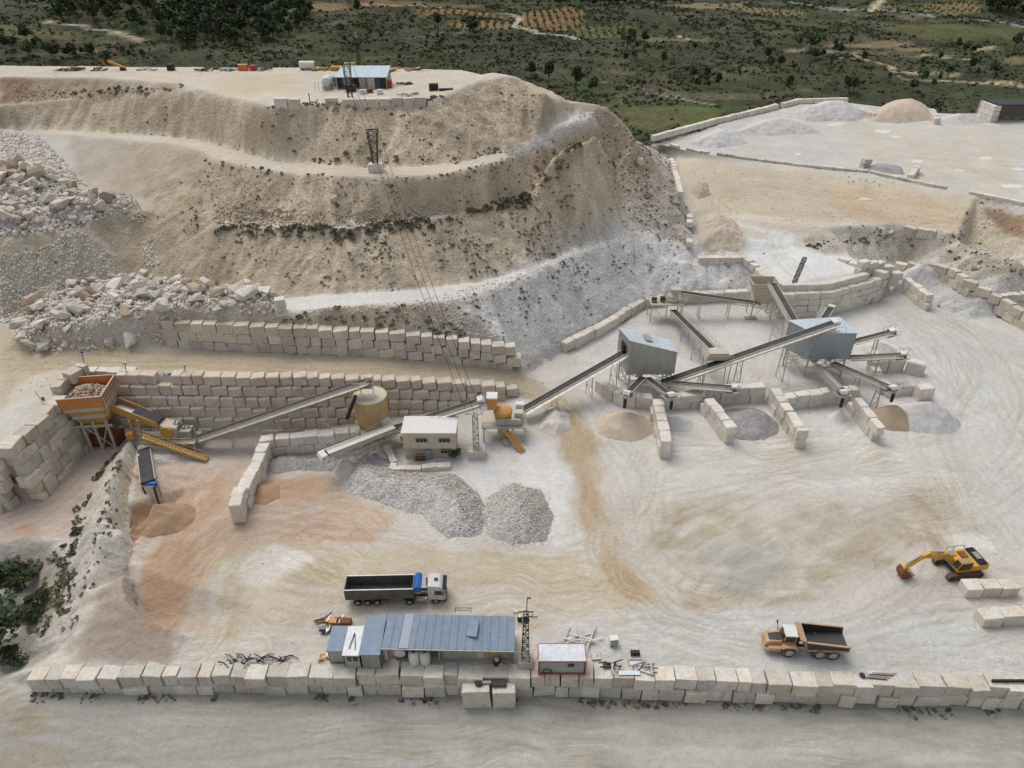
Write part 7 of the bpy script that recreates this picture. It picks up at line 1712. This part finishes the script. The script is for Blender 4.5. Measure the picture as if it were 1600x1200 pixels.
MB().box((0, 0, -0.5), (1.9, 1.7, 1.1)).build('footing', M_concrete, mast, bevel=0.08); MB().bar((0.05, 0, 8.4), (0.1, 0, 11.2), 0.09).build('top_pole', M_dark, mast); MB().box((0.3, 0, 11.1), (0.5, 0.05, 0.2)).build('wind_flag', M_rust, mast)
MB().bar((-1.1, 0, 8.7), (0.9, 0, 8.7), 0.1).build('crossarm', M_dark, mast); MB().bar((-0.5, 0, 7.6), (1.0, 0, 8.0), 0.1).build('crossarm', M_dark, mast); MB().lathe((0, -0.3, 7.4), [(0.1, 0), (0.4, 0), (0.4, 0.4), (0.1, 0.4)], 12).build('cable_drum', M_dark, mast)
for x_, z_ in ((-1.2, 8.9), (1.0, 8.2)): fl = MB().box((x_, -0.2, z_), (0.65, 0.4, 0.45)).build('floodlight', M_galv, mast, bevel=0.05); MB().box((x_, -0.42, z_ - 0.05), (0.5, 0.03, 0.32)).build('lens', M_white, fl)
q = G(744, 701, 1.7); py1 = lattice('grey lattice pylon on a stone block beside the control cabin', (q.x, q.y, 1.7), 7.4, 0.95, 0.8, 9, 'power_pylon', 'pylon', M_galv, leg=0.13)
MB().box((0.1, 0, -0.85), (3.1, 2.1, 1.75)).build('block_base', M_blockf, py1, bevel=0.05); MB().bar((-1.6, 0, 7.3), (1.2, 0, 7.3), 0.14).build('crossarm', M_galv, py1)
for x_ in (-1.5, -0.2, 1.1): MB().tube((x_, 0, 7.35), (x_, 0, 7.9), 0.09, n=8).build('insulator', M_white, py1)
q = hit(588, 268); py2 = lattice('dark lattice pylon standing on the upper bench road edge', (q.x, q.y, q.z + 1.5), 7.0, 0.9, 2.0, 6, 'power_pylon', 'pylon', M_dark, leg=0.15)
MB().box((0, 0, -0.7), (3.0, 2.0, 1.7)).build('block_base', M_blockd, py2, bevel=0.05); MB().bar((-1.3, 0, 7.1), (1.3, 0, 7.1), 0.2).build('crossarm', M_dark, py2)
q = hit(546, 156); py3 = lattice('dark lattice pylon on the plateau edge in front of the hilltop workshop', (q.x, q.y + 1.2, gz(q.x, q.y + 1.2)), 8.0, 0.9, 1.6, 7, 'power_pylon', 'pylon', M_dark, leg=0.13); MB().bar((-1.4, 0, 8.0), (1.4, 0, 8.0), 0.18).build('crossarm', M_dark, py3)
def cable(label, a, b, sag, r=0.045, group=None, n=16):
    a, b = Vector(a), Vector(b); m = MB(); pr = None
    for k in range(n + 1):
        t_ = k / n; p = a.lerp(b, t_) - Vector((0, 0, sag * 4 * t_ * (1 - t_)))
        if pr is not None: m.tube(pr, p, r, n=5, caps=False)
        pr = p
    return tag(m.build('power_cable', M_cable), label, 'cable', group)
T1 = [Vector(py1.location) + Vector((x_, 0, 7.9)) for x_ in (-1.5, -0.2, 1.1)]; T2 = [Vector(py2.location) + Vector((x_, 0, 7.2)) for x_ in (-1.2, 0, 1.2)]; T3 = [Vector(py3.location) + Vector((x_, 0, 8.1)) for x_ in (-1.3, 0, 1.3)]
for k, w_ in enumerate(('left', 'middle', 'right')):
    cable('black power cable from the bench pylon down to the cabin pylon, %s one' % w_, T2[k], T1[k], 2.0, group='cables down the hill face')
    cable('black power cable between the plateau pylon and the bench pylon, %s one' % w_, T3[k], T2[k], 0.7, group='cables across the upper face')
q = G(1243, 443, 6.6); lattice('leaning ladder mast standing on the white platform', (q.x, q.y + 1, gz(q.x, q.y + 1)), 6.6, 0.75, 0.7, 9, 'ladder_mast', 'mast', M_dark, lean=(1.4, 0.5), leg=0.12)

# ------------------------------------------------------------------ hill top
q = hit(566, 139); r_ = thing('hilltop_workshop', 'open fronted workshop with a pale blue roof on the plateau', 'building', (q.x, q.y, q.z))
M_rb = corrugated('pale_blue_roof', (176, 192, 200), 0.5, 0.5, 0.1, 0, 0.12)
MB().slab([(-6.4, -0.4, 2.7), (6.4, -0.4, 2.7), (6.2, 7.6, 4.1), (-6.0, 7.6, 4.1)], 0.15).build('roof', M_rb, r_)
MB().box((0, 7.0, 1.8), (12, 0.2, 3.6)).build('back_wall', M_panel, r_)
for sg in (-6.1, 6.1): MB().box((sg, 3.4, 1.4), (0.2, 7, 2.8)).build('side_wall', M_panel, r_)
for x_, w_, mt in ((-3.6, 1.6, M_cabin), (0.2, 1.5, M_cabin), (2.3, 1.8, M_frame), (5.3, 1.4, M_dark)): MB().box((x_, 0, 1.3), (w_, 0.2, 2.6)).build('front_panel', mt, r_)
MB().box((3.9, 0.1, 1.2), (1.3, 0.15, 2.4)).build('door', plain('dull_blue_door', (70, 88, 108)), r_)
for x_ in (-6.0, -2.4, 1.2): MB().bar((x_, -0.2, 0), (x_, -0.2, 2.7), 0.2).build('post', M_galv, r_)
q = hit(511, 141); r_ = thing('fuel_tank', 'white horizontal fuel tank on a stand beside the hilltop workshop', 'tank', (q.x, q.y, q.z))
MB().lathe((0, 1.6, 1.9), [(0, -2.0), (0.9, -1.8), (1.15, -1.3), (1.15, 1.3), (0.9, 1.8), (0, 2.0)], 18, RX).build('body', M_white, r_, smooth=True)
for y_ in (0.3, 2.9): MB().box((0, y_, 0.5), (1.8, 0.3, 1.0)).build('stand', M_galv, r_)
m = MB()
for k in range(7): m.bar((-2.6 + k * 0.9, -1.0, 0), (-2.6 + k * 0.9, -1.0, 1.8), 0.08)
for zz_ in (0.9, 1.8): m.bar((-2.6, -1.0, zz_), (2.8, -1.0, zz_), 0.06)
m.build('fence', M_galv, r_)
q = hit(481, 109); r_ = thing('white_tank', 'long white tank lying at the back edge of the plateau', 'tank', (q.x, q.y, q.z))
MB().tube((-2.0, 0, 1.15), (2.0, 0, 1.15), 1.05, n=18).build('body', M_white, r_, smooth=True)
for x_ in (-1.3, 1.3): MB().box((x_, 0, 0.2), (0.3, 1.6, 0.5)).build('saddle', M_dark, r_)
MB().tube((2.0, 0, 1.3), (2.04, 0, 1.3), 0.4, n=12).build('hatch', M_dark, r_)
q = hit(562, 111); r_ = lattice('slender antenna mast behind the hilltop workshop', (q.x, q.y, q.z), 8.0, 0.8, 0.3, 8, 'antenna_mast', 'mast', M_dark, leg=0.1); MB().bar((0, 0, 8), (0, 0, 9.6), 0.12).build('antenna_tip', M_white, r_)
def crate(label, px, py, sx, sy, sz, mat, name, cat, rz=0.0, top=None):
    q = hit(px, max(py, 110) if py < 112 else py); r_ = thing(name, label, cat, (q.x, q.y, q.z), rz)
    MB().box((0, 0, sz / 2), (sx, sy, sz)).build('body', mat, r_, bevel=0.05)
    m = MB()
    for x_ in np.linspace(-sx / 2, sx / 2, max(3, int(sx / 0.7))): m.box((x_, 0, sz / 2), (0.1, sy + 0.1, sz + 0.04))
    m.build('frame', top or mat, r_); return r_
def scrap(label, px, py, n, L, mat, spread=1.2, name='scrap_pile', cat='scrap', r=0.1):
    q = hit(px, max(py, 110) if py < 112 else py); r_ = thing(name, label, cat, (q.x, q.y, q.z))
    for k in range(n):
        a = rnd.uniform(-0.5, 0.5) + (0 if k % 3 else 1.3); l = L * rnd.uniform(0.5, 1.0); x_, y_, z_ = rnd.uniform(-spread, spread), rnd.uniform(-spread * 0.5, spread * 0.5), 0.08 + 0.09 * (k % 5)
        m = MB(); d = Vector((math.cos(a), math.sin(a), rnd.uniform(-0.05, 0.12))) * l / 2; c_ = Vector((x_, y_, z_ + 0.1))
        if k % 2: m.bar(c_ - d, c_ + d, r * 2.2, r * 1.2)
        else: m.tube(c_ - d, c_ + d, r, n=7)
        m.build('scrap_piece', mat if k % 3 else M_galv, r_)
    return r_
crate('yellow box container at the back of the plateau near the antenna', 547, 105, 2.8, 1.8, 1.9, M_yellow, 'yellow_container', 'container')
crate('ochre flat container left of the yellow one on the plateau', 528, 106, 3.6, 1.6, 1.0, M_ochre, 'flat_container', 'container')
crate('orange skip at the back of the plateau left of the white tank', 381, 105, 2.4, 1.6, 1.5, M_orange, 'metal_skip', 'skip')
crate('red box at the back of the plateau beside the orange skip', 396, 102, 1.4, 1.2, 1.3, M_redf, 'red_box', 'box')
crate('dark box at the back of the plateau left of the pale heap', 268, 103, 1.6, 1.4, 1.6, M_dark, 'dark_box', 'box')
crate('black generator near the right end of the plateau', 678, 141, 2.0, 1.4, 1.5, M_dark, 'generator', 'machine')
crate('flat dark beam stack right of the black generator', 697, 141, 3.2, 0.8, 0.4, M_dark, 'beam_stack', 'beams', 0.15)
for a in ((110, 108, 14, 3.6, M_rust, 3, 'rusty brown scrap strewn at the far left of the plateau'), (160, 107, 8, 3, M_rust, 2, 'second rusty scrap pile right of the first on the plateau'), (228, 107, 8, 3, M_white, 2.4, 'pale slabs lying on the plateau track'), (320, 104, 14, 3, M_rust, 2.6, 'brown scrap mound in the middle of the plateau back edge'), (360, 105, 9, 2.6, M_galv, 2, 'grey scrap left of the orange skip'),
          (408, 104, 9, 3, M_rust, 2.5, 'dark scrap between the red box and the long white tank'), (505, 105, 10, 3, M_ochre, 2.2, 'yellow and brown scrap right of the long white tank'), (588, 108, 18, 3.0, M_belt, 3.4, 'dark tarpaulin covered scrap behind the hilltop workshop'), (622, 107, 12, 3.2, M_ochre, 3.4, 'yellow scrap beams right of the antenna'), (652, 107, 7, 3.6, M_rust, 2.0, 'rusty beams furthest right along the plateau back'), (632, 132, 8, 2.0, M_rust, 1.6, 'small scrap beside the right end of the hilltop workshop')):
    scrap(a[6], a[0], a[1], a[2], a[3], a[4], a[5], r=0.2)
q = hit(186, 110); r_ = thing('loading_boom', 'yellow boom pointing up at the back of the plateau', 'machine', (q.x, q.y, q.z)); MB().bar((-2.4, 0, 2.3), (2.0, 0, 0.5), 0.5, 0.6).build('boom', M_ochre, r_); MB().box((1.2, 0, 0.3), (1.4, 1.0, 0.6)).build('base', M_dark, r_)
q = hit(488, 163); r_ = thing('lifting_hook', 'dark hook shaped lifting frame on the plateau edge', 'frame', (q.x, q.y + 0.5, gz(q.x, q.y + 0.5))); MB().bar((-0.6, 0, 0), (-0.6, 0, 2.2), 0.16).build('upright', M_dark, r_); MB().bar((-0.6, 0, 0.3), (1.0, 0, 0.3), 0.2).build('foot', M_dark, r_); MB().bar((1.0, 0, 0.3), (1.1, 0, 0.9), 0.16).build('hook_tip', M_dark, r_)

crate('grey cabin box left of the hilltop workshop roof', 531, 134, 2.6, 2.2, 2.2, M_cabin, 'storage_box', 'container')
crate('pale red machine parked at the right end of the hilltop workshop', 606, 137, 2.0, 1.4, 1.8, M_redf, 'small_machine', 'machine')
crate('white bag stack in front of the hilltop workshop', 568, 147, 1.6, 1.0, 1.0, M_white, 'bag_stack', 'bags')
crate('second white bag stack further right in front of the hilltop workshop', 594, 147, 1.2, 1.0, 1.0, M_white, 'bag_stack', 'bags')
crate('brown drum rack in front of the hilltop workshop', 578, 145, 1.4, 0.9, 0.9, M_rust, 'drum_rack', 'rack')
crate('dark machine inside the left bay of the hilltop workshop', 549, 143, 2.0, 1.6, 1.5, M_dark, 'parked_machine', 'machine')
scrap('scrap beams on the plateau in front of the workshop blocks', 640, 150, 10, 2.2, M_galv, 2.0, r=0.15)
# stone shed at the back of the upper yard
q = hit(1550, 191); r_ = thing('stone_shed', 'stone walled shed with a flat dark roof at the far right of the upper yard', 'building', (q.x, q.y, q.z))
for k in range(3):
    for j in range(3): MB().box((0.2, 1.2 + j * 3.1, 0.95 + k * 2.0), (2.6, 3.0, 1.9)).build('block', M_blockd, r_, bevel=0.08)
for k in range(3):
    for j in range(2): MB().box((16.5, 1.2 + j * 3.1, 0.95 + k * 2.0), (2.6, 3.0, 1.9)).build('block', M_blockf, r_, bevel=0.08)
MB().box((9, 9.6, 3.0), (20, 0.8, 6.0)).build('back_wall', M_concrete, r_); MB().box((9.5, 5, 6.2), (18.5, 9.6, 0.35)).build('roof', M_dark, r_)

# ------------------------------------------------------------------ odds and ends round the workshop
scrap('rusty scrap and timber left of the huts', 518, 972, 16, 2.2, M_rust, 1.6, r=0.08)
crate('brown open crate behind the huts', 541, 976, 1.3, 0.9, 0.7, M_rust, 'open_crate', 'crate')
crate('yellow pallet box behind the leftmost hut', 521, 974, 0.9, 0.8, 0.6, M_ochre, 'pallet_box', 'box')
scrap('grey gas bottles and fittings left of the leftmost hut', 509, 988, 8, 1.0, M_belt, 0.6, r=0.16)
scrap('orange and grey pump parts on the wall left of the huts', 505, 1030, 8, 0.9, M_ochre, 0.6, r=0.09)
def tangle(label, px, py, n, L, W, mat, r=0.06):
    q = hit(px, py); r_ = thing('cable_tangle', label, 'cables', (q.x, q.y, q.z))
    for k in range(n):
        m = MB(); pr = None; a0 = rnd.uniform(0, 6.28); cx_, cy_ = rnd.uniform(-L, L), rnd.uniform(-W, W)
        for i in range(15):
            t_ = i / 14; p = Vector((cx_ + (t_ - 0.5) * rnd.uniform(2.0, 3.2) + math.sin(a0 + t_ * 5) * 0.5, cy_ + math.cos(a0 + t_ * 6) * 0.45, 0.08 + 0.25 * abs(math.sin(t_ * 4 + k))))
            if pr is not None: m.tube(pr, p, r, n=5, caps=False)
            pr = p
        m.build('cable', mat if k % 3 else M_galv, r_)
    return r_
tangle('tangle of dark cables and pipes on the ground behind the wall', 408, 1036, 18, 4.2, 0.7, M_cable)
tangle('coiled black hoses on the pair of jutting blocks', 768, 1072, 5, 0.8, 0.4, M_cable, 0.07)
pv = Vector((pp.x, pp.y, -0.7)); r_ = thing('old_pump', 'grey pump and folded rubber mat lying on the jutting blocks', 'machine', (pp.x + 2.6, pp.y + 1.1, -0.68)); MB().box((1.9, 0.1, 0.2), (1.7, 1.0, 0.35)).build('rubber_mat', M_belt, r_, bevel=0.06); MB().lathe((-0.6, 0.1, 0.25), [(0.2, -0.15), (0.5, -0.15), (0.5, 0.15), (0.2, 0.15)], 16).build('hose_reel', M_dark, r_); MB().tube((-0.2, 0.1, 0.25), (0.9, 0.15, 0.25), 0.2, n=10).build('pump_body', M_galv, r_)
q = G(958, 1006, 0); r_ = thing('white_cabinet', 'white metal cabinet standing alone on the yard', 'cabinet', (q.x, q.y, gz(q.x, q.y)), 0.15); MB().box((0, 0, 0.65), (1.1, 0.8, 1.3)).build('body', M_white, r_, bevel=0.03); MB().box((0, -0.42, 0.65), (0.95, 0.03, 1.15)).build('door', M_cabin, r_)
scrap('long metal profiles and white panels behind the red framed cabin', 902, 1006, 14, 4.6, M_white, 1.8, r=0.07)
q = G(931, 1026, 0); r_ = thing('square_hatch', 'square grey metal hatch lying right of the red framed cabin', 'hatch', (q.x, q.y, gz(q.x, q.y)), 0.1); MB().box((0, 0, 0.15), (1.1, 1.0, 0.25)).build('plate', M_galv, r_, bevel=0.03); MB().bar((0.1, -0.2, 0.32), (0.25, 0.2, 0.32), 0.06).build('handle', M_dark, r_)
crate('black engine block on the yard right of the hatch', 992, 1023, 1.0, 0.5, 0.55, M_dark, 'engine_block', 'machine')
q = G(995, 1036, 0); r_ = thing('blue_frame', 'blue edged metal frame lying near the wall', 'frame', (q.x, q.y, gz(q.x, q.y)))
for a, b in (((-1, -.4, .2), (1, -.4, .2)), ((1, -.4, .2), (1, .4, .3)), ((1, .4, .3), (-1, .4, .3)), ((-1, .4, .3), (-1, -.4, .2))): MB().bar(a, b, 0.14).build('frame_bar', M_sheetb, r_)
MB().box((0, 0, 0.18), (1.8, 0.7, 0.06)).build('panel', M_white, r_)
scrap('jumbled motors and slats near the wall right of the container', 957, 1043, 14, 1.6, M_belt, 1.2, r=0.08)
scrap('grey slatted panels and plates near the wall', 1002, 1046, 12, 1.8, M_galv, 1.5, r=0.09)
q = G(985, 1052, 0.08); r_ = thing('flat_sheets', 'pale blue sheets lying on top of the wall', 'sheets', (q.x, q.y, 0.1))
for k in range(3): MB().box((k * 0.85 - 1, 0.0, 0.06 + 0.02 * k), (0.95, 0.6, 0.05)).build('sheet', M_roofw, r_)
q = G(1375, 1064, 0.1); r_ = thing('rusted_pipes', 'dark pipes and fittings lying on top of the wall below the dump truck', 'pipes', (q.x, q.y + 0.6, 0.1))
for k in range(4): MB().tube((-2.0 + 0.5 * k, -0.2 + 0.22 * k, 0.1), (0.9 + 0.5 * k, -0.5 + 0.27 * k, 0.1), 0.055, n=7).build('pipe', M_galv if k % 2 else M_dark, r_)
MB().lathe((-1.9, 0.1, 0.1), [(0.2, 0), (0.35, 0), (0.35, 0.1), (0.2, 0.1)], 12).build('flange', M_dark, r_)
q = G(1580, 1073, 0.1); r_ = thing('steel_beam', 'dark steel beam lying on the wall at the right edge', 'beam', (q.x, q.y + 0.7, 0.12))
for dz in (0.0, 0.22): MB().box((0, 0, dz + 0.03), (4.0, 0.25, 0.05)).build('flange', M_dark, r_)
MB().box((0, 0, 0.14), (4.0, 0.05, 0.2)).build('web', M_dark, r_)
scrap('bundle of reinforcing bars on the block beside the excavator', 1519, 912, 8, 1.8, M_galv, 0.6, r=0.05)
q = hit(812, 970); r_ = thing('waste_drum', 'dark oil drum standing right of the workshop', 'drum', (q.x, q.y, q.z)); MB().lathe((0, 0, 0), [(0.3, 0), (0.32, 0.3), (0.3, 0.32), (0.32, 0.6), (0.3, 0.62), (0.3, 0.9), (0, 0.9)], 16).build('drum', M_dark, r_); MB().tube((0, 0, 0.9), (0, 0, 0.96), 0.26, n=14).build('lid', M_galv, r_)
for px, py, lab in ((198, 584, 'small lamp post on the haul road edge behind the hopper'), (290, 586, 'small lamp post on top of the stepped wall'), (131, 566, 'short blue marker post on the haul road left of the wall')):
    q = hit(px, py); r_ = thing('marker_post', lab, 'post', (q.x, q.y, q.z)); MB().bar((0, 0, 0), (0.3, 0, 2.0), 0.1).build('pole', M_dark, r_); MB().box((0.35, 0, 2.05), (0.6, 0.25, 0.2)).build('head', M_galv if px > 140 else M_blue, r_)
q = hit(70, 630); r_ = thing('warning_sign', 'small red sign leaning on the ramp edge left of the hopper', 'sign', (q.x, q.y, q.z)); MB().box((0, 0, 0.8), (0.5, 0.08, 0.7)).build('plate', M_red, r_); MB().bar((-0.3, 0, 0), (-0.9, 0.2, 2.2), 0.06).build('pole', M_dark, r_)
